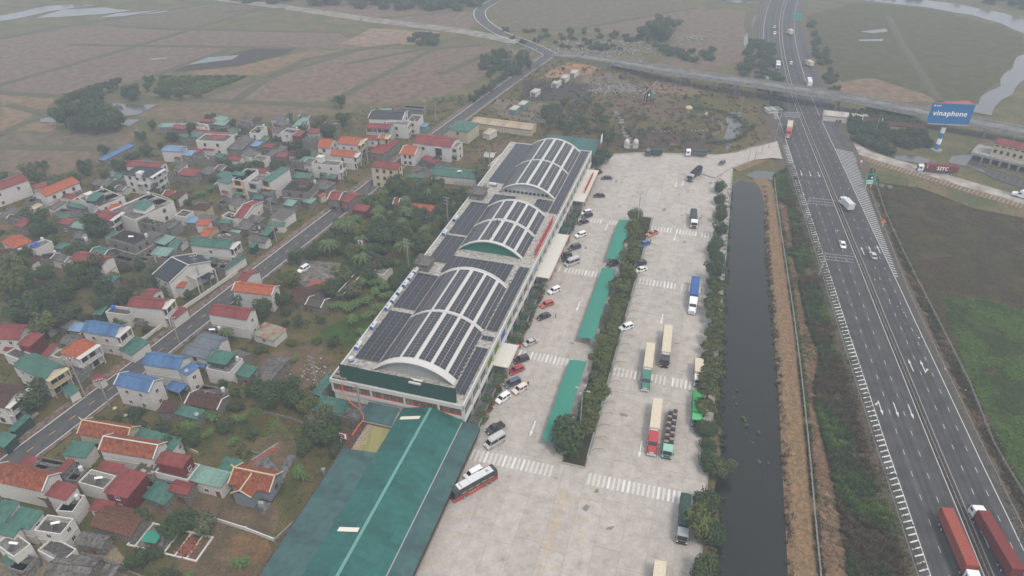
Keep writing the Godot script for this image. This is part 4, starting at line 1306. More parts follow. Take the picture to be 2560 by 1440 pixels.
			for c in [A,B,C,D]: rg.bar(c + Vector3.UP * 0.03,(p if c.distance_to(p) < c.distance_to(q) else q) + Vector3.UP * 0.03,0.2,0.1)
			part("ridge",rg.mesh(),rm,rf)
		"s","c":
			var b := MB.new()
			slab_roof(b,Vector3(x0,h,z1),Vector3(x1,h,z1),Vector3(x1,h + r,z0),Vector3(x0,h + r,z0),0.1)
			part("roof",b.mesh(),rm,o)
		"v":
			var b := MB.new()
			for k in 10:
				var f0 := PI * k / 10.0;var f1 := PI * (k + 1) / 10.0
				slab_roof(b,Vector3(x0,h + r * sin(f0),z1 * cos(f0)),Vector3(x1,h + r * sin(f0),z1 * cos(f0)),Vector3(x1,h + r * sin(f1),z1 * cos(f1)),Vector3(x0,h + r * sin(f1),z1 * cos(f1)),0.08)
			part("roof",b.mesh(),rm,o)
		"f":
			part("roof_slab",bx(l - 0.4,0.1,w - 0.4),rm,o,Vector3(0,h - 0.55,0))
			var pr := MB.new()
			for z in [c0 + 0.09,c1 - 0.09]: pr.box(Vector3(0,h - 0.3,z),Vector3(a1 - a0,0.5,0.18))
			for x in [a0 + 0.09,a1 - 0.09]: pr.box(Vector3(x,h - 0.302,0),Vector3(0.18,0.496,c1 - c0 - 0.36))
			part("parapet",pr.mesh(),wm,o)
			var base := h - 0.5
			if "stair" in fl:
				var b := MB.new();b.box(Vector3(x0 + l * 0.25,base + 1.2,z0 + w * 0.3),Vector3(2.6,2.4,2.4));b.box(Vector3(x0 + l * 0.25,base + 2.46,z0 + w * 0.3),Vector3(3.0,0.14,2.8))
				part("stair_tower",b.mesh(),wm,o)
			if "crest" in fl:
				var cr := MB.new()
				for k in 9: cr.bar(Vector3(a1,h + 0.1 + 0.7 * sin(PI * k / 9.0),lerpf(c1,c0,k / 9.0)),Vector3(a1,h + 0.1 + 0.7 * sin(PI * (k + 1) / 9.0),lerpf(c1,c0,(k + 1) / 9.0)),0.2,0.4)
				part("crest",cr.mesh(),mats.cream,o)
			if "rail" in fl:
				var ra := MB.new()
				for y in [h + 0.3,h + 0.6]: ra.bar(Vector3(a0,y,c1 - 0.1),Vector3(a1,y,c1 - 0.1),0.05,0.05)
				for k in 8: ra.box(Vector3(lerpf(a0 + 0.1,a1 - 0.1,k / 7.0),h + 0.3,c1 - 0.1),Vector3(0.07,0.7,0.07))
				part("railing",ra.mesh(),mats.galv,o)
			if l * w > 25 and hr.randf() < 0.6:
				var jk := MB.new()
				for k in 5: jk.box(Vector3(hr.randf_range(a0 + 0.8,a1 - 0.8),base + 0.2,hr.randf_range(c0 + 0.8,c1 - 0.8)),Vector3(hr.randf_range(0.3,1.3),0.35,hr.randf_range(0.3,1.0)),Basis(Vector3.UP,hr.randf() * 3))
				part("roof_clutter",jk.mesh(),mats.w_gy if hr.randf() < 0.6 else mats.wr,o)
	var tr := o.transform
	var top := (h - 0.5) if t == "f" else h
	if "tank" in fl:
		for k in (2 if idx % 2 else 1):
			var tk := MB.new();tk.lathe([Vector2(0.55,0),Vector2(0.62,0.15),Vector2(0.62,1.05),Vector2(0.5,1.25),Vector2(0.2,1.35),Vector2(0,1.35)],12)
			var q := thing("blue_water_tank","blue tank on %s" % d[11],"water tank",tr * Vector3(x0 + 1.2 + k * 1.5,top + 0.02,z0 + 1.4),0,"blue water tanks on house roofs")
			part("barrel",tk.mesh(),mats.tank,q)
			var ld := MB.new();ld.lathe([Vector2(0.28,1.34),Vector2(0.28,1.44),Vector2(0,1.44)],10)
			part("lid",ld.mesh(),mats.tank,q)
	if "heater" in fl:
		var q := thing("solar_heater","solar heater on %s" % d[11],"solar heater",tr * Vector3(l * 0.1,top if t == "f" else h + r * 0.5,0 if t == "f" else w * 0.2),o.rotation.y + 0.4,"solar heaters on house roofs")
		var b := MB.new();b.tube(Vector3(-0.85,1.05,0),Vector3(0.85,1.05,0),0.27,0.27,12)
		part("barrel",b.mesh(),mats.signwhite,q)
		var tb := MB.new()
		for k in 10: tb.tube(Vector3(-0.75 + k * 0.165,0.9,0.1),Vector3(-0.75 + k * 0.165,0.15,1.3),0.03,0.03,5)
		part("tube_rack",tb.mesh(),mats.chassis,q)
		var lg := MB.new()
		for x in [-0.7,0.7]:
			lg.bar(Vector3(x,0,-0.1),Vector3(x,1.0,0),0.05,0.05);lg.bar(Vector3(x,0,1.35),Vector3(x,1.0,0.05),0.05,0.05)
		part("stand",lg.mesh(),mats.galv,q)
	if "dish" in fl:
		var q := thing("satellite_dish","white dish above %s" % d[11],"satellite dish",tr * Vector3(x1 - 0.6,h,z1 - 0.8),0.3)
		var b := MB.new();b.lathe([Vector2(0,0),Vector2(0.28,0.04),Vector2(0.52,0.15)],14)
		var ds := part("bowl",b.mesh(),mats.galv,q,Vector3(0,1.1,0));ds.rotation = Vector3(0.7,0.5,0)
		part("mast",bx(0.08,1.1,0.08),mats.galv,q,Vector3(0,0.55,0))
	if t == "f" and idx < 500 and hr.randf() < 0.4:
		var q := thing("roof_tank","steel tank on %s" % d[11],"water tank",tr * Vector3(a1 - 1.0,top + 0.02,c0 + 1.0),hr.randf() * 3)
		var b := MB.new();b.lathe([Vector2(0.5,0.5),Vector2(0.5,1.5),Vector2(0.2,1.7),Vector2(0,1.7)],10)
		part("barrel",b.mesh(),mats.steel,q);part("stand",bx(0.8,0.5,0.8),mats.galv,q,Vector3(0,0.25,0))
	if open: return
	if h > 4.6 and hr.randf() < 0.4:
		var aw := MB.new();slab_roof(aw,Vector3(-1.5,2.5,c1 + 1.3),Vector3(1.5,2.5,c1 + 1.3),Vector3(1.5,2.95,c1),Vector3(-1.5,2.95,c1),0.06)
		part("awning",aw.mesh(),[mats.gr,mats.rd,mats.fi,mats.bl][hr.randi() % 4],o,Vector3(lerpf(a0 + 1.6,a1 - 1.6,hr.randf()),0,0))
	var st := maxi(1,int(round(h / 3.3)))
	var nw := 0
	for f in fl:
		if f.length() == 2 and f[0] == "w" and f[1].is_valid_int(): nw = int(f[1])
	if nw == 0 and h > 4.2 and hr.randf() < 0.5: nw = 1 + hr.randi() % 2
	if nw == 0 and h < 4.2 and l > 5 and hr.randf() < 0.5: nw = 1
	var wood := hr.randf() < 0.45
	if not "fS" in fl:
		for f in st:
			for k in nw:
				if f > 0 or hr.randf() < 0.6:
					window(o,Vector3(lerpf(a0 + 0.9,a1 - 0.9,(k + 0.5) / nw),f * h / st + 1.55,c1),0,1.0,1.25,wood)
	if "open2" in fl:
		part("terrace_opening",bx(l * 0.42,1.5,0.05),mats.pane,o,Vector3(l * 0.22,h - 1.25,c1 + 0.03));part("terrace_curtain",bx(l * 0.38,1.5,0.06),mats.w_mr,o,Vector3(-l * 0.24,h - 1.25,c1 + 0.03))
	if "big" in fl:
		part("tall_window",bx(3.0,3.6,0.06),mats.pane,o,Vector3(l * 0.18,h * 0.62,c1 + 0.03));part("window_hood",bx(3.6,0.25,0.7),mats.trim,o,Vector3(l * 0.18,h * 0.62 + 2.0,c1 + 0.3))
	var fb := "fB" in fl or "bal" in fl
	if fb and w > 3:
		var fm: Material = mats.cream if d[11].contains("yellow") else mats.trim
		for f in st:
			var y := f * h / st
			var n := 2 if w > 5 else 1
			for k in n: window(o,Vector3(a1,y + 1.6,lerpf(c1 - 0.9,c0 + 0.9,(k + 0.5) / n)),PI / 2,1.5,2.0,true)
			if f > 0: balcony(o,y,w - 0.8,Vector3(a1,0,0),PI / 2,fm,true,0.0)
		if t in ["g","h"]:
			var pd := MB.new();pd.box(Vector3(a1 + 0.9,h - 0.15,0),Vector3(1.8,0.2,w - 0.4))
			for s in [-1,1]: pd.box(Vector3(a1 + 1.6,h - h / st / 2.0,s * (w / 2 - 0.5)),Vector3(0.25,h / st - 0.3,0.25))
			part("porch",pd.mesh(),fm,o)
	elif w > 3.4 and h > 4.4 and ("eB" in fl or hr.randf() < 0.5):
		for f in st:
			for k in (2 if w > 6 else 1): window(o,Vector3(a1,f * h / st + 1.6,lerpf(c1 - 0.8,c0 + 0.8,(k + 0.5) / (2.0 if w > 6 else 1.0))),PI / 2,0.9,1.2,wood)
	if "fS" in fl:
		var fm: Material = mats.w_ye if "yel" in fl else mats.w_pb
		part("facade",bx(l - 0.5,h - 0.6,0.08),fm,o,Vector3(0,(h - 0.6) / 2,c1 + 0.05))
		for f in st:
			window(o,Vector3(-0.2,f * h / st + 1.6,c1 + 0.1),0,minf(2.4,l - 1.6),2.0,true)
			if f > 0: balcony(o,f * h / st,l - 0.4,Vector3(0,0,c1 + 0.06),0,mats.cream if "yel" in fl else mats.trim,false)
	elif h < 4.2 and l > 3.5 and hr.randf() < 0.5:
		part("door",bx(1.1,2.1,0.08),mats.doorwood,o,Vector3(lerpf(a0 + 1,a1 - 1,hr.randf()),1.05,c1 + 0.03))
	if "col" in fl:
		for k in 10: part("column",bx(0.25,h - 0.5,0.25),mats.trim,o,Vector3(lerpf(l * 0.05,a1,k / 9.0),(h - 0.5) / 2,z1 + 0.4))
	if "villa4" in fl:
		part("dormer",bx(2.4,2.2,2.6),mats.w_bw,o,Vector3(l * 0.12,h + 0.3,c1 - 0.9))
		balcony(o,h * 0.62,3.2,Vector3(l * 0.12,0,c1),0,mats.trim,true)
# ---------- vegetation
const MARKS := [[73.6,-373.1,"the park windmill"],[55,-310,"the white gate pillars"],[110,-340,"the curved park hedge"],[62,-395,"the rubble heap behind the windmill"],[3,-361,"the pale teal containers"],[31,-410,"the white roofed stalls"],[100,-400,"the overpass near the park"],[98,-350,"the white toadstool shelters"],[20,-335,"the heap of building debris"],[15,-318,"the path behind the green shed"],[35,-310,"the far green shed"],[75,-320,"the painted park board"],[197,-308,"the blue billboard"],[-190,-345,"the dark grove pond"],[-150,-390,"the field pond and farm track"],[120,-500,"the far scrap heap"],[-70,-205,"the temple courtyard"],[-42,-122,"the ploughed plot flag"],[-50,-185,"the red temple yard"],[-45,-165,"the grassy plot behind the hall"],[-58,-150,"the bare earth yard"],[-45,-215,"the garden festival flag"],[-30,-240,"the back wall of the solar hall"],[-20,-260,"the solar hall stair hut"],[130,-370,"the ditch by the overpass"],[45,-375,"the old park wall"]]
func leaf_quad(b: MB,p: Vector3,nrm: Vector3,size: float,r: RandomNumberGenerator,droop := 0.0):
	var a := nrm.cross(Vector3(r.randf_range(-1,1),r.randf_range(-1,1),r.randf_range(-1,1))).normalized() * size
	var c := nrm.cross(a).normalized() * size * 0.62
	var k := r.randf_range(0.62,1.3)
	b.tint = Color(k * r.randf_range(0.88,1.14),k,k * r.randf_range(0.8,1.15))
	var q := p + Vector3.DOWN * droop
	b.tri(p - a * 0.5 - c * 0.2,p + c * 0.5,q + a * 0.5)
	b.tri(p - a * 0.5 - c * 0.2,q + a * 0.5,p - c * 0.55)
func crown(seed_: int,kind: int) -> ArrayMesh:    # unit crown: about 1 m radius,centred at the origin
	var r := RandomNumberGenerator.new()
	r.seed = seed_
	var b := MB.new()
	b.tinted = true
	var lobes := []
	var nl: int = {0: 11,1: 12,2: 7,5: 9,7: 11,9: 9}[kind]
	for i in nl:
		var d := Vector3(r.randfn(),r.randfn() * 0.7,r.randfn()).normalized()
		var f := r.randf_range(0.35,0.72)
		var lr := r.randf_range(0.3,0.5)
		if kind == 1: d.y *= 0.5;lr *= 0.8
		if kind == 5: f *= 1.05;lr *= 0.72
		if kind == 9: f *= 0.7;lr *= 1.2
		lobes.append([d * f * Vector3(1,0.82,1),lr])
	lobes.append([Vector3.ZERO,0.45])
	var per: int = {0: 170,1: 130,2: 150,5: 70,7: 150,9: 230}[kind]
	for lb in lobes:
		for i in per:
			var d := Vector3(r.randfn(),r.randfn(),r.randfn()).normalized()
			var rad: float = lb[1] * pow(r.randf(),0.28)
			if kind == 1: d.y *= 0.35
			var p: Vector3 = lb[0] + d * rad
			if p.y < -0.62: continue
			var nn := (d + Vector3(r.randf_range(-0.7,0.7),r.randf_range(-0.2,0.9),r.randf_range(-0.7,0.7))).normalized()
			leaf_quad(b,p,nn,r.randf_range(0.11,0.20) * (1.15 if kind == 1 else 1.0),r,0.03)
	return b.mesh()
func trunk_mesh(seed_: int,hgt: float) -> ArrayMesh:
	var r := RandomNumberGenerator.new()
	r.seed = seed_
	var b := MB.new()
	b.tube(Vector3.ZERO,Vector3(0.03,hgt * 0.55,0.02),0.085,0.06,7)
	b.tube(Vector3(0.03,hgt * 0.55,0.02),Vector3(0.0,hgt + 0.2,0.0),0.06,0.025,6)
	for i in 5:
		var a := TAU * i / 5.0 + r.randf()
		b.tube(Vector3(0.02,hgt * r.randf_range(0.5,0.8),0.02),Vector3(cos(a) * 0.5,hgt + r.randf_range(-0.1,0.35),sin(a) * 0.5),0.04,0.015,5)
	return b.mesh()
func palm_meshes() -> Array:
	var r := RandomNumberGenerator.new()
	r.seed = 5
	var b := MB.new();b.tinted = true
	for i in 18:
		var a := TAU * i / 18.0 + r.randf_range(-0.2,0.2)
		var up := r.randf_range(0.1,0.8)
		var d := Vector3(cos(a),0,sin(a))
		var side := Vector3(-sin(a),0,cos(a))
		var p := Vector3.ZERO
		for k in 6:
			var f := (k + 1) / 6.0
			var q := d * f * 0.95 + Vector3.UP * (up * sin(f * PI * 0.8) * 0.5 - 0.45 * f * f)
			var w := 0.14 * (1.0 - absf(f - 0.45))
			var k2 := r.randf_range(0.7,1.2)
			b.tint = Color(k2,k2,k2 * 0.9)
			b.quad(p,p + side * w + Vector3.DOWN * 0.07,q + side * w + Vector3.DOWN * 0.07,q)
			b.quad(p - side * w + Vector3.DOWN * 0.07,p,q,q - side * w + Vector3.DOWN * 0.07)
			p = q
	var t := MB.new()
	for k in 6: t.tube(Vector3(0.05 * sin(k * 0.6),-1.7 + k * 0.285,0),Vector3(0.05 * sin((k + 1) * 0.6),-1.7 + (k + 1) * 0.285,0),0.06 - k * 0.003,0.057 - k * 0.003,7)
	return [b.mesh(),t.mesh()]
func banana_meshes() -> Array:
	var r := RandomNumberGenerator.new()
	r.seed = 9
	var b := MB.new();b.tinted = true
	for st in 3:
		var c := Vector3(r.randf_range(-0.35,0.35),0,r.randf_range(-0.35,0.35))
		for i in 8:
			var a := TAU * i / 8.0 + r.randf_range(-0.3,0.3)
			var d := Vector3(cos(a),0,sin(a));var side := Vector3(-sin(a),0,cos(a))
			var ln := r.randf_range(0.5,0.75)
			var p := c + Vector3(0,0.55,0)
			for k in 4:
				var f := (k + 1) / 4.0
				var q := c + Vector3(0,0.55,0) + d * f * ln + Vector3.UP * (0.38 * sin(f * PI * 0.7) - 0.2 * f * f)
				var w := 0.13 * sin(PI * (0.2 + f * 0.75))
				var k2 := r.randf_range(0.65,1.25)
				b.tint = Color(k2 * 1.05,k2,k2 * 0.85)
				b.quad(p - side * w,p + side * w,q + side * w,q - side * w)
				p = q
	var t := MB.new()
	for st in 3: t.tube(Vector3(0.2 * st - 0.2,0,0.1 * st),Vector3(0.2 * st - 0.2,0.6,0.1 * st),0.06,0.045,6)
	return [b.mesh(),t.mesh()]
func make_trees():
	var crowns := {}
	for k in [0,1,2,5,7,9]:
		crowns[k] = []
		for i in (5 if k in [0,2] else 3): crowns[k].append(crown(40 + k * 10 + i,k if k != 7 else 7))
	var trunks := [trunk_mesh(1,0.9),trunk_mesh(2,0.8),trunk_mesh(3,1.0)]
	var palm := palm_meshes();var ban := banana_meshes()
	var zl := [["dark leafy roundish tree in the row along the canal wall","trees along the canal wall"],["light feathery tree growing on the planted island","trees on the planted island"],["big dense round dark tree at the tip of the planted island",""],["dark green bush planted in front of the solar hall windows","bushes along the hall front"],["large dark tree beside the far end of the solar hall","trees at the hall end"],["leafy garden tree between village houses","village garden trees"],["coconut palm standing in the village gardens","palms in the village gardens"],["clump of banana plants with broad pale leaves","banana clumps"],["thin young tree in the park beyond the lot","young trees in the park"],["round street tree in the row beside the village road","street trees along the road"],["bushy tree on the bank beyond the motorway or in open fields","field and bank trees"],["old spreading tree in the dark grove beside the field ponds","trees of the pond grove"],["scrubby bush on waste ground beside the far roads","scrub bushes by the far roads"],["hazy tree in the distant treeline","distant treeline"]]
	var lm := {0: "leaf0",1: "leaf1",2: "leaf2",5: "leaf5",7: "leaf7",9: "leaf0"}
	var r := RandomNumberGenerator.new()
	r.seed = 21
	for th in THICKETS:
		var poly := pairs(th.slice(5))
		var bb := Rect2(poly[0],Vector2.ZERO)
		for v in poly: bb = bb.expand(v)
		var xf := []
		var tries := 0
		while xf.size() < int(th[1]) * 1.5 and tries < 20000:
			tries += 1
			var v := Vector2(r.randf_range(bb.position.x,bb.end.x),r.randf_range(bb.position.y,bb.end.y))
			if Geometry2D.is_point_in_polygon(v,poly):
				var sc: float = r.randf_range(th[3],th[4])
				xf.append(Transform3D(Basis(Vector3.UP,r.randf() * TAU).scaled(Vector3(sc,sc * r.randf_range(0.7,1.0),sc)),Vector3(v.x,sc * 0.55,v.y)))
		var mm := MultiMesh.new()
		mm.transform_format = MultiMesh.TRANSFORM_3D
		mm.mesh = crowns[0][int(th[1]) % 5]
		mm.instance_count = xf.size()
		for i in xf.size(): mm.set_instance_transform(i,xf[i])
		var mi := MultiMeshInstance3D.new()
		mi.name = numbered("thicket")
		mi.multimesh = mm
		mi.material_override = mats.leaf2
		add_child(mi)
		mi.set_meta("kind","stuff")
		tag(mi,th[0],"thicket")
	for q in TREES:
		var k := int(q[0]);var sc: float = q[3];var z := int(q[4])
		var base := LOT_Y + 0.15 if z in [1,2,3] else (0.3 if z == 0 else 0.05)
		var called := "tree";var cat2 := "tree"
		if k == 3: called = "palm_tree";cat2 = "palm"
		elif k == 4: called = "banana_plant";cat2 = "plant"
		elif k == 2: called = "bush";cat2 = "bush"
		var lab: Array = zl[z]
		if k == 5: called = "young_tree"
		elif k == 1: called = "feathery_tree"
		elif z == 9: called = "street_tree"
		if z in [5,6,7,8,10,11]:
			var nm: String = {0: "leafy tree",2: "rounded bush",3: "coconut palm",4: "banana clump",5: "airy young tree",7: "yellowish tree",1: "feathery tree"}[k]
			if k in [0,2]: nm = ("small " if sc < 3.0 else ("large " if sc > 4.4 else "")) + nm
			var near := "";var best := 1e9
			for h in HOUSES:
				var dd := Vector2(h[1] - q[1],h[2] - q[2]).length()
				if dd < best: best = dd;near = h[11]
			for h in MARKS:
				var dd := Vector2(h[0] - q[1],h[1] - q[2]).length() - 6.0
				if dd < best: best = dd;near = h[2]
			var full := nm + " beside " + near
			if full.split(" ").size() > 16: full = nm + " by " + " ".join(near.split(" ").slice(0,12))
			lab = [full,nm + "s near " + near]
		var o := thing(called,lab[0],cat2,Vector3(q[1],base,q[2]),r.randf() * TAU,lab[1])
		if k == 3:
			o.scale = Vector3.ONE * sc * 0.85
			part("crown",palm[0],mats.leafpalm,o,Vector3(0,1.7,0));part("trunk",palm[1],mats.bark,o,Vector3(0,1.7,0))
		elif k == 4:
			o.scale = Vector3.ONE * sc
			part("leaves",ban[0],mats.leafbanana,o);part("stem",ban[1],mats.leafbanana,o)
		elif k == 2:
			o.scale = Vector3(sc,sc * r.randf_range(0.75,1.0),sc)
			part("foliage",crowns[2][r.randi() % 5],(mats.leaf7 if r.randf() < 0.5 else mats.leaf1) if z == 1 else (mats.leaf2 if r.randf() < 0.5 else (mats.leaf0 if r.randf() < 0.6 else mats.leaf7)),o,Vector3(0,0.6,0));part("stem",trunks[1],mats.bark,o)
		else:
			o.scale = Vector3(sc,sc * r.randf_range(0.85,1.08),sc)
			var set_: Array = crowns[k]
			var y := 1.12 if k != 9 else 0.8
			part("crown",set_[r.randi() % set_.size()],mats[lm[k]] if k != 0 or r.randf() < 0.72 else mats[["leaf2","leaf7","leaf5"][r.randi() % 3]],o,Vector3(0,y,0));part("trunk",trunks[r.randi() % 3],mats.bark,o)
func tuft(seed_: int,n: int,tall: float) -> ArrayMesh:
	var r := RandomNumberGenerator.new()
	r.seed = seed_
	var b := MB.new();b.tinted = true
	for i in n:
		var a := r.randf() * TAU
		var d := Vector3(cos(a),0,sin(a))
		var p := d * r.randf_range(0,0.45)
		var k := r.randf_range(0.6,1.3)
		b.tint = Color(k * r.randf_range(0.9,1.1),k,k)
		var tip := p + d * r.randf_range(0.1,0.4) + Vector3.UP * tall * r.randf_range(0.5,1.1)
		var side := Vector3(-d.z,0,d.x) * r.randf_range(0.07,0.2)
		b.tri(p - side,p + side,tip)
		b.tri(p + side * 0.5,tip + side * 0.8 + Vector3.DOWN * 0.1,tip)
	return b.mesh()
func scrub(called: String,label: String,cat2: String,poly: PackedVector2Array,n: int,cols: Array,lo: float,hi: float,tall: float,y: float,clump := 0.0):
	var box := Rect2(poly[0],Vector2.ZERO)
	for p in poly: box = box.expand(p)
	var f := FastNoiseLite.new()
	f.seed = n;f.frequency = 0.09
	var f2 := FastNoiseLite.new()
	f2.seed = n + 7;f2.frequency = 0.05
	var bare := [field_poly("straw2",0),field_poly("straw2",1)] if n == 15000 else ([field_poly("green"),field_poly("marsh2")] if n == 14000 else ([field_poly("cropland"),field_poly("paving"),field_poly("redyard"),field_poly("templeyard"),field_poly("lane"),field_poly("lane2"),field_poly("yardearth2")] + Array(range(8)).map(func(k): return field_poly("yardearth",k)) if n == 8000 else []))
	var spots := []
	var village := label.contains("village")
	var tries := 0
	while spots.size() < n and tries < n * 8:
		tries += 1
		var p := Vector2(rng.randf_range(box.position.x,box.end.x),rng.randf_range(box.position.y,box.end.y))
		if not Geometry2D.is_point_in_polygon(p,poly): continue
		if bare.any(func(q): return Geometry2D.is_point_in_polygon(p,q)): continue
		if f.get_noise_2dv(p) < clump + rng.randf_range(-0.25,0.25): continue
		if village and near_road(p) < 7.0: continue
		spots.append(p)
	var mm := MultiMesh.new()
	mm.transform_format = MultiMesh.TRANSFORM_3D
	mm.use_colors = true
	mm.mesh = tuft(n,16,tall)
	mm.instance_count = spots.size()
	for i in spots.size():
		var s := rng.randf_range(lo,hi)
		mm.set_instance_transform(i,Transform3D(Basis(Vector3.UP,rng.randf() * TAU).scaled(Vector3(s,s * rng.randf_range(0.7,1.2),s)),Vector3(spots[i].x,y,spots[i].y)))
		var g := clampf(f2.get_noise_2dv(spots[i]) * 1.8 + 0.5 + rng.randf_range(-0.25,0.25),0,0.999)
		var c: Color = cols[int(g * cols.size())]
		mm.set_instance_color(i,c * rng.randf_range(0.75,1.25))
	var mi := MultiMeshInstance3D.new()
	mi.name = numbered(called)
	mi.multimesh = mm
	mi.material_override = mats.tuft
	add_child(mi)
	mi.set_meta("kind","stuff")
	tag(mi,label,cat2)
func near_road(p: Vector2) -> float:
	var vr := pairs(ROAD_VILLAGE)
	var best := 1e9
	for i in vr.size() - 1: best = minf(best,p.distance_to(Geometry2D.get_closest_point_to_segment(p,vr[i],vr[i + 1])))
	return best
func field_poly(kind: String,nth := 0) -> PackedVector2Array:
	var k := 0
	for f in FIELDS:
		if f[0] == kind:
			if k == nth: return pairs(f.slice(1))
			k += 1
	return PackedVector2Array()
func make_scrub():
	var green := Color(0.055,0.092,0.028);var dull := Color(0.088,0.088,0.04);var dry := Color(0.19,0.135,0.08);var brown := Color(0.10,0.076,0.045);var fresh := Color(0.085,0.15,0.035)
	scrub("weeds","tangled green and brown weeds on the bank between dirt track and motorway","weeds",field_poly("verge"),15000,[brown,dull,green,green,fresh],0.7,1.7,0.9,0.1,-0.25)
	scrub("weeds","weeds on the strip between motorway and marsh fence","weeds",field_poly("verge2"),8000,[brown,dull,dull,green,dry],0.6,1.5,0.8,0.1,-0.3)
	scrub("marsh_grass","low dark marsh grass on the wide wet meadow","grass",field_poly("marsh"),14000,[brown,dull,brown,dull,brown],0.4,0.9,0.25,0.1,-0.1)
	scrub("marsh_grass","fresh green grass on the wet meadow","grass",field_poly("green"),9000,[fresh,fresh,fresh,green],0.4,0.9,0.25,0.15,-0.2)
	scrub("ground_cover","mixed scrub and grass between the park trees","weeds",field_poly("park"),1500,[brown,dull,green,dry,dry],0.7,1.6,0.7,0.1,-0.05)
	scrub("ground_cover","weeds and low plants on open village ground","weeds",field_poly("villageground"),8000,[brown,dull,green,dull,green],0.5,1.2,0.5,0.1,0.08)
	scrub("crop_rows","thin vegetable rows on the ploughed garden plot","crop",field_poly("cropland"),900,[fresh,green,dull],0.3,0.7,0.4,0.15,0.05)
	scrub("garden_crops","pale vegetable crops in the field garden","crop",field_poly("garden"),1800,[fresh,dull,green],0.8,1.6,0.6,0.1,-0.1)
	var can := pairs(WATERS[0])
	var lw := PackedVector2Array();var rw := PackedVector2Array()
	for i in range(0,5): lw.append(can[i] - Vector2(1.6,0))
	for i in range(4,-1,-1): lw.append(can[i] + Vector2(1.2,0))
	for i in range(6,12): rw.append(can[i] - Vector2(0.7,0))
	for i in range(11,5,-1): rw.append(can[i] + Vector2(0.9,0))
	scrub("reeds","ragged weeds along the lot side of the canal","weeds",lw,1500,[green,dull,dull,green],0.5,1.2,0.8,0.15,-0.2)
	scrub("reeds","ragged weeds along the track side of the canal","weeds",rw,2200,[dull,green,dry,brown],0.5,1.3,0.8,0.15,-0.35)
	for k in [[0,"straw coloured litter and stalks beside the track fence"],[1,"dry stalks beside the canal head"]]:
		scrub("dry_litter",k[1],"litter",field_poly("straw2",k[0]),3500 if k[0] == 0 else 600,[Color(0.24,0.15,0.10),Color(0.17,0.11,0.075),Color(0.28,0.19,0.13),dull],0.4,1.0,0.25,0.1,-0.2)
	var h := pairs(HIGHWAY)
	var mp := PackedVector2Array()
	for i in h.size():
		if h[i].y > -330: mp.append(h[i] - normal_at(h,i) * 0.3)
	for i in range(h.size() - 1,-1,-1):
		if h[i].y > -330: mp.append(h[i] + normal_at(h,i) * 0.3)
	scrub("median_plants","scruffy low plants growing along the motorway median","weeds",mp,900,[dull,brown,dry],0.3,0.7,0.7,ROAD_Y + 0.18,-0.5)
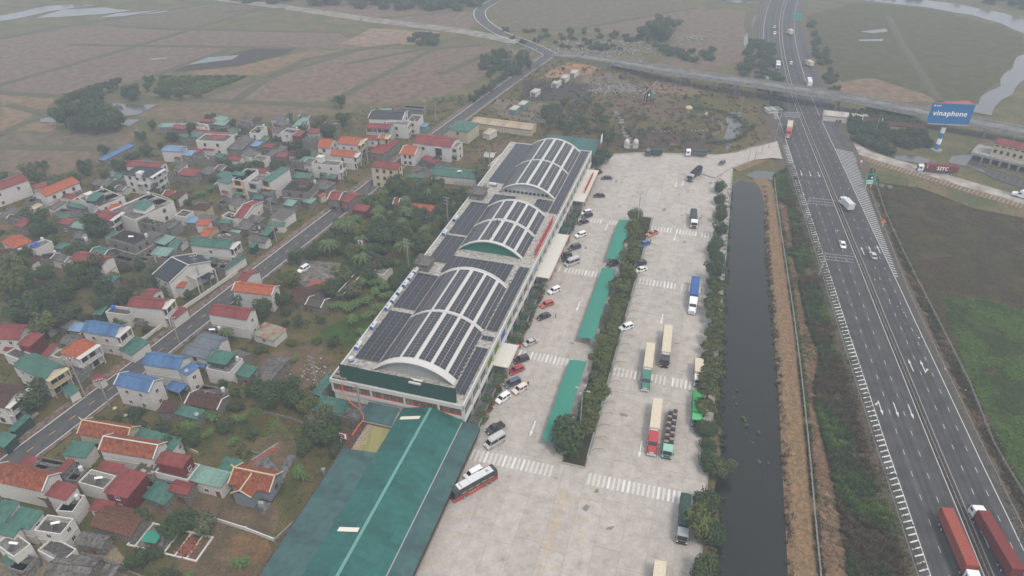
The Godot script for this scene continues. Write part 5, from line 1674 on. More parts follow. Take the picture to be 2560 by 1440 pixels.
# ---------- vehicles (local +x is forward)
func wheel_set(o: Node3D,xs: Array,half: float,r: float,wd := 0.24):
	var key := "wheel%.2f_%.2f" % [r,wd]
	if not boxes.has(key):
		var b := MB.new();b.tube(Vector3(0,0,-wd / 2),Vector3(0,0,wd / 2),r,r,14)
		var c := MB.new();c.tube(Vector3(0,0,-wd / 2 - 0.01),Vector3(0,0,wd / 2 + 0.01),r * 0.6,r * 0.6,10)
		boxes[key] = b.mesh();boxes[key + "rim"] = c.mesh()
	for x in xs:
		for s in [-1,1]:
			var w := part("wheel",boxes[key],mats.tyre,o,Vector3(x,r,s * (half - wd / 2)))
			part("rim",boxes[key + "rim"],mats.rim,w)
func car_meshes(kind: String) -> Dictionary:
	if boxes.has("car_" + kind): return boxes["car_" + kind]
	var p: Dictionary = {"sedan": [4.7,0.90,1.46,0.86],"suv": [4.65,0.93,1.70,1.0],"mpv": [4.8,0.93,1.78,1.02],"pickup": [5.2,0.93,1.80,1.05],"van": [5.8,1.0,2.55,1.25]}
	var q: Array = p[kind]
	var l: float = q[0] / 2;var w: float = q[1];var h: float = q[2];var bl: float = q[3]
	var body := MB.new();var glass := MB.new();var roof := MB.new()
	var bp := []
	var hood := 0.95 if kind != "van" else 0.55
	var nose := bl - 0.16
	if kind == "van": nose = 0.95
	bp = [Vector2(-l,0.38),Vector2(-l + 0.15,0.26),Vector2(l - 0.2,0.24),Vector2(l,0.36),Vector2(l + 0.02,nose - 0.18),Vector2(l - 0.14,nose),Vector2(l - hood - 0.15,bl),Vector2(-l + 0.1,bl + 0.02),Vector2(-l - 0.02,bl - 0.25)]
	body.profile(bp,func(_p): return w,0.09)
	var gp := [];var rf := []
	match kind:
		"sedan":
			gp = [Vector2(-l + 0.5,bl - 0.02),Vector2(l - 1.05,bl - 0.02),Vector2(l - 1.85,h - 0.06),Vector2(-l + 1.35,h - 0.06)]
			rf = [Vector2(-l + 1.25,h - 0.09),Vector2(l - 1.78,h - 0.09),Vector2(l - 2.0,h),Vector2(-l + 1.5,h)]
		"suv":
			gp = [Vector2(-l + 0.12,bl - 0.02),Vector2(l - 1.1,bl - 0.02),Vector2(l - 1.8,h - 0.06),Vector2(-l + 0.35,h - 0.06)]
			rf = [Vector2(-l + 0.22,h - 0.1),Vector2(l - 1.7,h - 0.1),Vector2(l - 1.95,h),Vector2(-l + 0.35,h)]
		"mpv":
			gp = [Vector2(-l + 0.08,bl - 0.02),Vector2(l - 0.85,bl - 0.02),Vector2(l - 1.6,h - 0.06),Vector2(-l + 0.25,h - 0.06)]
			rf = [Vector2(-l + 0.12,h - 0.1),Vector2(l - 1.5,h - 0.1),Vector2(l - 1.75,h),Vector2(-l + 0.3,h)]
		"pickup":
			gp = [Vector2(-0.55,bl - 0.02),Vector2(l - 1.25,bl - 0.02),Vector2(l - 1.95,h - 0.06),Vector2(-0.35,h - 0.06)]
			rf = [Vector2(-0.5,h - 0.1),Vector2(l - 1.85,h - 0.1),Vector2(l - 2.1,h),Vector2(-0.3,h)]
		"van":
			gp = [Vector2(-l + 0.06,bl - 0.02),Vector2(l - 0.62,bl - 0.02),Vector2(l - 1.25,h - 0.35),Vector2(-l + 0.1,h - 0.35)]
			rf = [Vector2(-l + 0.03,h - 0.4),Vector2(l - 1.15,h - 0.4),Vector2(l - 1.6,h - 0.02),Vector2(-l + 0.2,h)]
	var taper := func(v: Vector2) -> float: return lerpf(w - 0.06,w - 0.24,clampf((v.y - bl) / (h - bl),0,1))
	glass.profile(gp,taper)
	roof.profile(rf,func(v: Vector2) -> float: return lerpf(w - 0.05,w - 0.20,clampf((v.y - bl) / (h - bl),0,1)),0.04)
	var pil := MB.new()
	for s in [-1,1]:
		var px := [gp[0].x + 0.25,(gp[0].x + gp[1].x) / 2 - 0.1]
		for x in px:
			pil.bar(Vector3(x,bl - 0.03,s * (w - 0.05)),Vector3(x + 0.06,h - 0.08,s * (w - 0.21)),0.05,0.16)
		pil.bar(Vector3(gp[1].x,gp[1].y,s * (w - 0.06)),Vector3(gp[2].x,gp[2].y,s * (w - 0.22)),0.09,0.08)
	var lp := MB.new();var tl := MB.new();var bed := MB.new()
	for s in [-1,1]:
		lp.box(Vector3(l - 0.03,nose - 0.12,s * (w - 0.26)),Vector3(0.16,0.16,0.38));tl.box(Vector3(-l + 0.02,bl - 0.18,s * (w - 0.2)),Vector3(0.12,0.26,0.24))
	if kind == "pickup": bed.box(Vector3(-l + 0.95,bl + 0.03,0),Vector3(1.5,0.04,1.5))
	var mr := MB.new()
	for s in [-1,1]: mr.box(Vector3(gp[1].x - 0.35,bl + 0.12,s * (w + 0.06)),Vector3(0.16,0.16,0.2))
	boxes["car_" + kind] = {"body": body.mesh(),"glass": glass.mesh(),"roof": roof.mesh(),"pil": pil.mesh(),"lamp": lp.mesh(),"tail": tl.mesh(),"bed": bed.mesh(),"mirror": mr.mesh(),"l": l,"w": w}
	return boxes["car_" + kind]
func car(kind: String,col: String,label: String,at: Vector3,yaw: float):
	var c := car_meshes(kind)
	var o := thing({"sedan": "car","suv": "car","mpv": "car","pickup": "pickup_truck","van": "minibus"}[kind],label,{"sedan": "car","suv": "car","mpv": "car","pickup": "pickup","van": "minibus"}[kind],at,yaw)
	var m: Material = mats["c_" + col]
	part("body",c.body,m,o);part("glass",c.glass,mats.carglass,o);part("roof",c.roof,m,o);part("pillars",c.pil,m,o)
	part("headlights",c.lamp,mats.lamp,o);part("taillights",c.tail,mats.taillamp,o);part("mirrors",c.mirror,m,o)
	if kind == "pickup": part("load_bed",c.bed,mats.chassis,o)
	wheel_set(o,[-c.l + 0.9,c.l - 0.9],c.w + 0.01,0.35 if kind != "van" else 0.36)
func bus(label: String,at: Vector3,yaw: float,plain := false):
	var o := thing("coach",label,"bus",at,yaw)
	var l := 6.0 if not plain else 4.6
	var h := 3.5 if not plain else 3.0
	var low: Material = mats.c_red if not plain else mats.c_white
	var up: Material = mats.c_black if not plain else mats.c_white
	var b := MB.new()
	b.profile([Vector2(-l,0.4),Vector2(l - 0.15,0.35),Vector2(l,0.6),Vector2(l - 0.02,1.55),Vector2(-l,1.55)],func(_p): return 1.24,0.06)
	part("lower_body",b.mesh(),low,o)
	b = MB.new()
	b.profile([Vector2(-l,1.56),Vector2(l - 0.03,1.56),Vector2(l - 0.35,h - 0.35),Vector2(l - 0.7,h - 0.1),Vector2(-l + 0.1,h - 0.1)],func(p): return 1.23 - 0.05 * (p.y - 1.56),0.06)
	part("upper_body",b.mesh(),up,o)
	b = MB.new()
	b.profile([Vector2(-l + 0.9,h - 0.14),Vector2(l - 1.5,h - 0.14),Vector2(l - 1.9,h + 0.02),Vector2(-l + 1.1,h + 0.02)],func(_p): return 0.93,0.06)
	var rf := part("roof_panel",b.mesh(),mats.k_white,o)
	if not plain:
		part("roof_unit",bx(3.6,0.16,1.95),mats.k_white,rf,Vector3(-0.4,h + 0.05,0));part("hatch",bx(0.7,0.05,0.7),mats.galv,rf,Vector3(-3.7,h + 0.05,0))
		for i in 4: part("vent",bx(0.2,0.06,0.2),mats.chassis,rf,Vector3(l - 2.4,h + 0.05,-0.6 + i * 0.4))
	for s in [-1,1]:
		for i in 5:
			var wn := part("window",bx(1.75 if not plain else 1.3,0.95,0.04),mat("busglass",Color(0.045,0.075,0.065),0.1,null,1,null,1,false,0.6) if not plain else mats.carglass,o,Vector3(-l + 1.5 + i * (l * 2 - 2.8) / 5.0 + 0.5,2.15,s * 1.215))
			if not plain: part("decal",bx(1.1,0.2,0.02),mat("goldink",Color(0.45,0.30,0.06),0.6),wn,Vector3(0,-0.05 + 0.1 * (i % 2),s * 0.022))
		if not plain:
			for i in 4:
				var sw := MB.new()
				for k in 5: sw.bar(Vector3(i * 0.75 + 0.25 * sin(k * 0.6),0.7 + k * 0.15,0),Vector3(i * 0.75 + 0.25 * sin((k + 1) * 0.6),0.7 + (k + 1) * 0.15,0),0.02,0.05)
				part("swoosh",sw.mesh(),mats.signwhite,o,Vector3(-0.6,0,s * 1.245))
	var ws := MB.new()
	ws.quad(Vector3(l - 0.0,1.45,1.1),Vector3(l - 0.0,1.45,-1.1),Vector3(l - 0.33,h - 0.5,-1.05),Vector3(l - 0.33,h - 0.5,1.05))
	part("windscreen",ws.mesh(),mats.carglass,o,Vector3(0.04,0,0))
	var lp := MB.new()
	for s in [-1,1]: lp.box(Vector3(l + 0.01,0.85,s * 0.95),Vector3(0.08,0.22,0.35))
	part("headlights",lp.mesh(),mats.lamp,o)
	wheel_set(o,[l - 2.6,-l + 3.2,-l + 1.9] if not plain else [l - 1.8,-l + 1.8],1.25,0.5,0.3)
func box_ribs(l: float,h: float,w: float) -> ArrayMesh:
	var b := MB.new()
	b.box(Vector3(0,h / 2,0),Vector3(l,h,w))
	var k := int(l / 0.6)
	for i in k:
		for s in [-1,1]: b.box(Vector3(-l / 2 + (i + 0.5) * l / k,h / 2,s * (w / 2 + 0.02)),Vector3(0.28,h - 0.3,0.05))
		b.box(Vector3(-l / 2 + (i + 0.5) * l / k,h + 0.012,0),Vector3(0.3,0.03,w - 0.2))
	for x in [-l / 2,l / 2]:
		for s in [-1,1]: b.box(Vector3(x,h / 2,s * w / 2),Vector3(0.16,h + 0.04,0.16))
	return b.mesh()
func truck(kind: String,cols: String,label: String,at: Vector3,yaw: float,len_: float):
	var cc := cols.split("/")
	var o := thing("truck",label,"truck",at,yaw)
	var cm: Material = mats["c_" + cc[0]] if cc[0] != "black" else mats.c_black
	var total := 17.0
	if kind.begins_with("box"): total = clampf(len_,7.5,11.5)
	elif kind.begins_with("flat"): total = 16.0
	elif len_ < 15.5: total = 15.6
	var f := total / 2
	var bonnet := kind.ends_with("_b")
	var cabl := 5.6 if bonnet else 2.2
	var glass := MB.new();var cab := MB.new()
	if bonnet:
		cab.profile([Vector2(f - 2.0,0.7),Vector2(f - 0.1,0.6),Vector2(f,1.0),Vector2(f - 0.1,1.65),Vector2(f - 2.0,1.95)],func(p): return lerpf(1.05,0.82,clampf((p.x - f + 2.0) / 2.0,0,1)),0.12)
		part("hood",cab.mesh(),cm,o)
		cab = MB.new()
		cab.profile([Vector2(f - 5.2,0.8),Vector2(f - 1.9,0.8),Vector2(f - 1.9,1.95),Vector2(f - 2.45,2.75),Vector2(f - 3.1,3.35),Vector2(f - 5.2,3.7)],func(_p): return 1.2,0.12)
		part("cab",cab.mesh(),cm,o)
		glass.quad(Vector3(f - 1.88,2.0,1.05),Vector3(f - 1.88,2.0,-1.05),Vector3(f - 2.42,2.75,-1.0),Vector3(f - 2.42,2.75,1.0))
		var gr := MB.new();gr.box(Vector3(f + 0.0,1.2,0),Vector3(0.1,0.75,1.1));gr.box(Vector3(f - 0.05,0.62,0),Vector3(0.35,0.3,2.2))
		part("grille",gr.mesh(),mats.steel,o)
		var st := MB.new()
		for s in [-1,1]: st.tube(Vector3(f - 5.3,1.0,s * 1.0),Vector3(f - 5.3,3.6,s * 1.0),0.08,0.08,8);st.tube(Vector3(f - 4.6,0.75,s * 1.0),Vector3(f - 2.6,0.75,s * 1.0),0.3,0.3,10)
		part("stacks_and_tanks",st.mesh(),mats.steel,o)
		var fd := MB.new()
		for s in [-1,1]: fd.box(Vector3(f - 0.95,1.05,s * 1.02),Vector3(1.25,0.2,0.42))
		part("fenders",fd.mesh(),cm,o)
	else:
		cab.profile([Vector2(f - 2.2,0.6),Vector2(f,0.5),Vector2(f + 0.03,1.6),Vector2(f - 0.22,2.75),Vector2(f - 0.6,3.05),Vector2(f - 2.2,3.15)],func(_p): return 1.2,0.1)
		part("cab",cab.mesh(),mats.c_palegreen if kind == "flat_c" else cm,o)
		glass.quad(Vector3(f + 0.05,1.65,1.08),Vector3(f + 0.05,1.65,-1.08),Vector3(f - 0.18,2.68,-1.02),Vector3(f - 0.18,2.68,1.02))
		var gr := MB.new();gr.box(Vector3(f + 0.04,1.15,0),Vector3(0.06,0.55,1.7));gr.box(Vector3(f,0.55,0),Vector3(0.2,0.35,2.35))
		part("grille",gr.mesh(),mats.chassis if kind != "flat_c" else mats.c_darkgreen,o)
	part("windscreen",glass.mesh(),mats.carglass,o,Vector3(0.02,0,0))
	for s in [-1,1]:
		part("side_window",bx(0.95,0.7,0.03),mats.carglass,o,Vector3(f - (2.9 if bonnet else 1.0),2.2,s * 1.215))
		part("mirror",bx(0.12,0.6,0.22),mats.chassis,o,Vector3(f - (2.3 if bonnet else 0.1),2.15,s * 1.42))
	var lp := MB.new()
	for s in [-1,1]: lp.box(Vector3(f + (-0.12 if bonnet else 0.05),0.95,s * (0.8 if bonnet else 0.95)),Vector3(0.12,0.2,0.3))
	part("headlights",lp.mesh(),mats.lamp,o)
	var ch := MB.new()
	ch.box(Vector3(-0.3,0.85,0),Vector3(total - 1.6,0.28,1.0));ch.box(Vector3(-f + 0.2,0.6,0),Vector3(0.2,0.25,2.3))
	part("chassis",ch.mesh(),mats.chassis,o)
	var tl := MB.new()
	for s in [-1,1]: tl.box(Vector3(-f + 0.08,0.65,s * 0.9),Vector3(0.08,0.16,0.3))
	part("taillights",tl.mesh(),mats.taillamp,o)
	var bl := total - cabl - 0.5
	if kind.begins_with("semi"):
		var bm: Material = mats["k_" + (cc[1] if cc[1] != "blue" else "cobalt")]
		var bm2 := box_ribs(bl,2.7,2.42)
		var ct := part("container",bm2,bm,o,Vector3(-f + bl / 2 + 0.05,1.25,0))
		if cc[1] == "cream" or cc[1] == "white": part("fridge_unit",bx(0.35,1.6,1.8),mats.k_white,o,Vector3(-f + bl + 0.22,2.6,0))
		if label.contains("lettered"):
			var tm := TextMesh.new()
			tm.text = "SITC";tm.font_size = 64;tm.pixel_size = 0.034;tm.depth = 0.02
			var fo := SystemFont.new();fo.font_names = ["Droid Sans"];fo.font_weight = 800;fo.font_italic = true
			tm.font = fo
			for s in [-1,1]:
				part("lettering",tm,mats.signwhite,ct,Vector3(-0.3,1.35,s * 1.275),0.0 if s > 0 else PI)
				for k in 3: part("marking",bx(0.3,0.22,0.02),mats.signwhite,ct,Vector3((1 if s > 0 else 1) * (bl / 2 - 0.7),2.2 - k * 0.45,s * 1.275))
		wheel_set(o,[f - (1.0 if bonnet else 1.3),f - cabl - 0.3 + 0.6,f - cabl - 0.3 - 0.7,-f + 2.0,-f + 3.3],1.22,0.5,0.34)
	elif kind.begins_with("flat"):
		part("bed",bx(bl,0.14,2.4),mats.chassis,o,Vector3(-f + bl / 2,1.15,0))
		for i in 12:
			for s in [-1,1]:
				var dark := (i + (1 if s > 0 else 0)) % 2 == 0
				part("crate",bx(bl / 12 - 0.12,0.9 if dark else 0.6,1.05),mats.k_darkgrey if dark else mats.crate,o,Vector3(-f + (i + 0.5) * bl / 12,1.22 + (0.45 if dark else 0.3),s * 0.58))
		var rk := MB.new()
		for i in 5: rk.box(Vector3(-f + 0.3 + i * 0.25,1.9,0),Vector3(0.05,0.06,2.3))
		for s in [-1,1]: rk.box(Vector3(-f + bl / 2,1.6,s * 1.19),Vector3(bl,0.07,0.05))
		part("rack",rk.mesh(),mats.galv,o)
		wheel_set(o,[f - 1.3,f - 3.3,-f + 1.8,-f + 3.1,-f + 4.4],1.22,0.5,0.34)
	else:
		var bm: Material = mats["k_" + (cc[1] if cc.size() > 1 else "white")]
		var tp := MB.new()
		if cc[1] in ["slate","black","darkgreen","lime"]:
			tp.profile([Vector2(-1.18,0),Vector2(1.18,0),Vector2(1.18,2.0),Vector2(0.6,2.3),Vector2(-0.6,2.3),Vector2(-1.18,2.0)],func(_p): return bl / 2,0.05)
			var ar := tp
			part("tarpaulin",ar.mesh(),bm,o,Vector3(-f + bl / 2 + 0.05,1.2,0),PI / 2)
			var sd := MB.new()
			for s in [-1,1]:
				sd.box(Vector3(0,0.5,s * 1.2),Vector3(bl,0.06,0.04));sd.box(Vector3(0,0.95,s * 1.2),Vector3(bl,0.06,0.04))
				for i in 6: sd.box(Vector3(-bl / 2 + 0.1 + (bl - 0.2) * i / 5.0,0.55,s * 1.2),Vector3(0.08,1.1,0.05))
			part("side_boards",sd.mesh(),mats.galv if cc[0] == "white" else mats["k_" + cc[0]],o,Vector3(-f + bl / 2 + 0.05,1.2,0))
		else:
			part("cargo_box",box_ribs(bl,2.5,2.36),bm,o,Vector3(-f + bl / 2 + 0.05,1.15,0))
		wheel_set(o,[f - 1.2,-f + 1.6,-f + 2.9],1.2,0.48,0.3)
func make_vehicles():
	for v in VEHICLES:
		var k: String = v[0]
		var at := Vector3(v[1],v[2],v[3])
		var yaw := deg_to_rad(v[4])
		if k.contains("_"): truck(k,v[5],v[6],at,yaw,v[7])
		elif k == "bus": bus(v[6],at,yaw)
		elif k == "bus2": bus(v[6],at,yaw,true)
		else: car(k,v[5],v[6],at,yaw)
# ---------- poles,lamps,signs
func make_street_things():
	var pm := MB.new();pm.tube(Vector3.ZERO,Vector3(0,10,0),0.22,0.13,9)
	var pmm := pm.mesh()
	var arm := MB.new();arm.bar(Vector3(-1.1,9.5,0),Vector3(1.1,9.5,0),0.1,0.12);arm.bar(Vector3(-0.8,8.8,0),Vector3(0.8,8.8,0),0.1,0.12)
	var armm := arm.mesh()
	var ins := MB.new()
	for x in [-1.0,-0.4,0.4,1.0]: ins.tube(Vector3(x,9.56,0),Vector3(x,9.82,0),0.06,0.05,6)
	var insm := ins.mesh()
	var vr := pairs(ROAD_VILLAGE)
	for i in POLES.size():
		var p: Array = POLES[i]
		var o := thing("utility_pole","grey concrete utility pole with crossarms beside the village road","pole",Vector3(p[0],0,p[1]),0.4,"utility poles along the village road")
		part("shaft",pmm,mats.pole,o);part("crossarm",armm,mats.galv,o);part("insulators",insm,mats.signwhite,o)
		if i in [0,1]: o.scale = Vector3(1,1.45,1)
	var tp := MB.new()
	for s in [-1,1]:
		tp.bar(Vector3(s * 0.18,0,0),Vector3(s * 0.1,14.5,0),0.18,0.14)
		for k in 12: tp.bar(Vector3(-0.16,1 + k * 1.1,0),Vector3(0.16,1 + k * 1.1,0),0.1,0.14)
	var tpm := tp.mesh()
	var ta := MB.new()
	for k in 3: ta.bar(Vector3(-1.3,14.2 - k * 1.3,0),Vector3(1.0,14.2 - k * 1.3,0),0.1,0.1)
	for k in 3:
		for x in [-1.2,-0.6,0.6]: ta.tube(Vector3(x,14.25 - k * 1.3,0),Vector3(x,14.7 - k * 1.3,0),0.07,0.05,6)
	var tam := ta.mesh()
	for p in TALLPOLES:
		var o := thing("power_pole","tall pale concrete power pole with three crossarms behind the hall","pole",Vector3(p[0],0,p[1]),-0.5,"tall power poles behind the hall")
		part("shaft",tpm,mats.pole,o);part("crossarms",tam,mats.galv,o)
	for w in [[0,1],[0,2]]:
		var a := Vector3(POLES[w[0]][0],13.6,POLES[w[0]][1]);var b := Vector3(POLES[w[1]][0],13.6 if w[1] < 2 else 9.5,POLES[w[1]][1])
		wire(a,b,"overhead wires from the tall road pole %s" % ("to the pole by the green kiosk" if w[1] == 1 else "towards the road bend"))
	for i in TALLPOLES.size() - 1:
		wire(Vector3(TALLPOLES[i][0],14.4,TALLPOLES[i][1]),Vector3(TALLPOLES[i + 1][0],14.4,TALLPOLES[i + 1][1]),"overhead wires of the %s span between tall poles behind the hall" % ["first","second","third","fourth"][i])
	for lp in [[LAMP1,"tall lamp mast with four heads near the orange pickup"],[LAMP2,"tall lamp mast rising beside the big round tree"]]:
		var o := thing("lamp_mast",lp[1],"street lamp",Vector3(lp[0][0],LOT_Y,lp[0][1]))
		var b := MB.new();b.tube(Vector3.ZERO,Vector3(0,14.6,0),0.2,0.1,9)
		part("mast",b.mesh(),mats.galv,o)
		for k in 4:
			var a := TAU * k / 4 + 0.5
			var h := MB.new()
			h.bar(Vector3(0,14.3,0),Vector3(cos(a) * 1.2,14.9,sin(a) * 1.2),0.08,0.08);h.box(Vector3(cos(a) * 1.5,14.95,sin(a) * 1.5),Vector3(0.8,0.16,0.45),Basis(Vector3.UP,-a))
			part("lamp_head",h.mesh(),mats.galv,o)
	for k in 5:
		var q := Vector3(104.0 + k * 5.2,0.8,-288.0 - k * 7.0)
		var o := thing("street_lamp","slim curved street lamp beside the slip road to the lot","street lamp",q,-0.6,"slip road lamps")
		var b := MB.new();b.tube(Vector3.ZERO,Vector3(0,8.5,0),0.12,0.07,7);b.bar(Vector3(0,8.4,0),Vector3(1.6,8.9,0),0.08,0.08)
		part("mast",b.mesh(),mats.galv,o);part("lamp_head",bx(0.7,0.12,0.3),mats.galv,o,Vector3(1.8,8.92,0))
	fence(pairs(FENCE_DIRT),0.35,"long grey fence of concrete posts and rails beside the dirt track",3.0,220.0)
	fence(pairs(FENCE_FIELD),0.1,"wire fence on grey posts along the edge of the marsh",5.0,330.0)
	for g in [[GANTRY1,"grey cantilever sign gantry seen edge on between two others"],[GANTRY2,"grey cantilever sign gantry beside the white saloon"],[GANTRY0,"grey cantilever sign gantry near the red bonnet truck"]]:
		var o := thing("sign_gantry",g[1],"gantry",Vector3(g[0][0],0.2,g[0][1]),-0.22)
		var b := MB.new();b.tube(Vector3.ZERO,Vector3(0,9.6,0),0.3,0.22,10)
		part("mast",b.mesh(),mats.galv,o)
		for y in [7.0,8.1,9.2]:
			var c := MB.new();c.tube(Vector3(0,y,0),Vector3(9.4,y,0),0.1,0.08,7)
			part("arm",c.mesh(),mats.galv,o)
		var lt := MB.new()
		for k in 9: lt.bar(Vector3(0.8 + k,7.0,-0.02),Vector3(0.8 + k,9.2,-0.02),0.05,0.05)
		part("lattice",lt.mesh(),mats.galv,o)
		var sg := MB.new();sg.box(Vector3(5.2,8.1,-0.2),Vector3(6.8,2.8,0.08))
		part("sign_back",sg.mesh(),mats.galv,o) if g[0] == GANTRY0 else null
	var gs := thing("road_sign","green motorway rest area sign on striped legs","sign",Vector3(GREENSIGN[0],0.3,GREENSIGN[1]),-0.05)
	for x in [-1.0,1.0]:
		for k in 5: part("leg",bx(0.2,0.5,0.2),mats.signwhite if k % 2 else mats.amber,gs,Vector3(x,0.25 + k * 0.5,0))
	part("board",bx(4.0,4.6,0.12),mats.signgreen,gs,Vector3(0,4.8,0))
	part("pictogram",bx(2.4,1.9,0.04),mats.chassis,gs,Vector3(-0.1,5.7,0.09));part("pictogram_cup",bx(0.7,0.7,0.04),mats.signwhite,gs,Vector3(0.4,5.5,0.12))
	for y in [4.1,3.5,2.9]: part("text_line",bx(2.6,0.28,0.03),mats.signwhite,gs,Vector3(0,y,0.08))
	var wsn := thing("warning_sign","small orange triangular warning sign beside the guardrail","sign",Vector3(WARNSIGN[0],0.4,WARNSIGN[1]))
	part("leg",bx(0.12,2.2,0.12),mats.signwhite,wsn,Vector3(0,1.1,0))
	var tri := MB.new()
	tri.tri(Vector3(-1,2.2,0.05),Vector3(1,2.2,0.05),Vector3(0,3.9,0.05));tri.tri(Vector3(1,2.2,-0.05),Vector3(-1,2.2,-0.05),Vector3(0,3.9,-0.05))
	part("board",tri.mesh(),mats.amber,wsn)
	part("symbol",bx(0.2,0.8,0.04),mats.chassis,wsn,Vector3(0,2.75,0.07))
	var rs := thing("round_sign","round white sign with red rim at the slip road gore","sign",Vector3(ROUNDSIGN[0],0.6,ROUNDSIGN[1]))
	part("leg",bx(0.12,2.4,0.12),mats.galv,rs,Vector3(0,1.2,0))
	var dsc := MB.new();dsc.tube(Vector3(0,2.9,0),Vector3(0,2.9,0.06),0.75,0.75,18)
	part("rim",dsc.mesh(),mats.red,rs)
	var dsc2 := MB.new();dsc2.tube(Vector3(0,2.9,0.05),Vector3(0,2.9,0.1),0.5,0.5,18)
	part("face",dsc2.mesh(),mats.signwhite,rs)
	part("numeral",bx(0.16,0.5,0.03),mats.chassis,rs,Vector3(0,2.9,0.12))
	var ns := thing("round_sign","small round red sign on a pole by the motorway bushes","sign",Vector3(148.5,0.5,-324.0))
	part("leg",bx(0.12,2.6,0.12),mats.galv,ns,Vector3(0,1.3,0));part("rim",dsc.mesh(),mats.red,ns);part("face",dsc2.mesh(),mats.signblue,ns)
	var fsn := thing("road_sign","far turquoise motorway sign board","sign",Vector3(FARSIGN[0],0.8,FARSIGN[1]),-0.1)
	part("board",bx(5.5,4.2,0.15),mats.signgreen,fsn,Vector3(0,4.4,0))
	for x in [-2,2]: part("leg",bx(0.25,2.4,0.25),mats.galv,fsn,Vector3(x,1.2,0))
	var ring := MB.new();ring.lathe([Vector2(0.95,0),Vector2(0.95,0.75),Vector2(0.78,0.75),Vector2(0.78,0.1),Vector2(0,0.1)],16)
	for k in 4:
		one("concrete_ring",ring.mesh(),mats.concrete,"open concrete well ring lying beside the slip road","concrete ring",Vector3(148.8 + k * 2.9 + (0.8 if k == 1 else 0.0),0.62,-271.2 + k * 1.4),0,"concrete well rings beside the slip road")
	var bol := MB.new();bol.box(Vector3(0,0.45,0),Vector3(0.28,0.9,0.28))
	for k in 7:
		one("bollard",bol.mesh(),mats.w_old,"short dark concrete bollard on the slip road edge","bollard",Vector3(150.0 + k * 3.9,0.8,-275.9 + k * 1.55),0,"bollards on the slip road edge")
func fence(line: PackedVector2Array,y: float,label: String,gap: float,most: float):
	var t := thing("fence",label,"fence")
	var rl := MB.new()
	for h in [0.5,0.95,1.35]:
		for i in line.size() - 1: rl.bar(Vector3(line[i].x,y + h,line[i].y),Vector3(line[i + 1].x,y + h,line[i + 1].y),0.07,0.1)
	part("rail",rl.mesh(),mats.pole,t)
	var d := 1.0
	var stop := minf(length_of(line),most)
	while d < stop:
		var p = along(line,d)
		part("post",bx(0.18,1.6,0.18),mats.pole,t,Vector3(p[0].x,y + 0.7,p[0].y))
		d += gap
func wire(a: Vector3,b: Vector3,label: String):
	var t := thing("power_lines",label,"wire")
	for k in 3:
		var m := MB.new()
		var off := Vector3(0.5 * (k - 1),0,0)
		var prev := a + off
		for i in 10:
			var f := (i + 1) / 10.0
			var q := a.lerp(b,f) + off + Vector3.DOWN * 1.6 * sin(PI * f)
			m.tube(prev,q,0.02,0.02,4,false)
			prev = q
		part("wire",m.mesh(),mats.chassis,t)
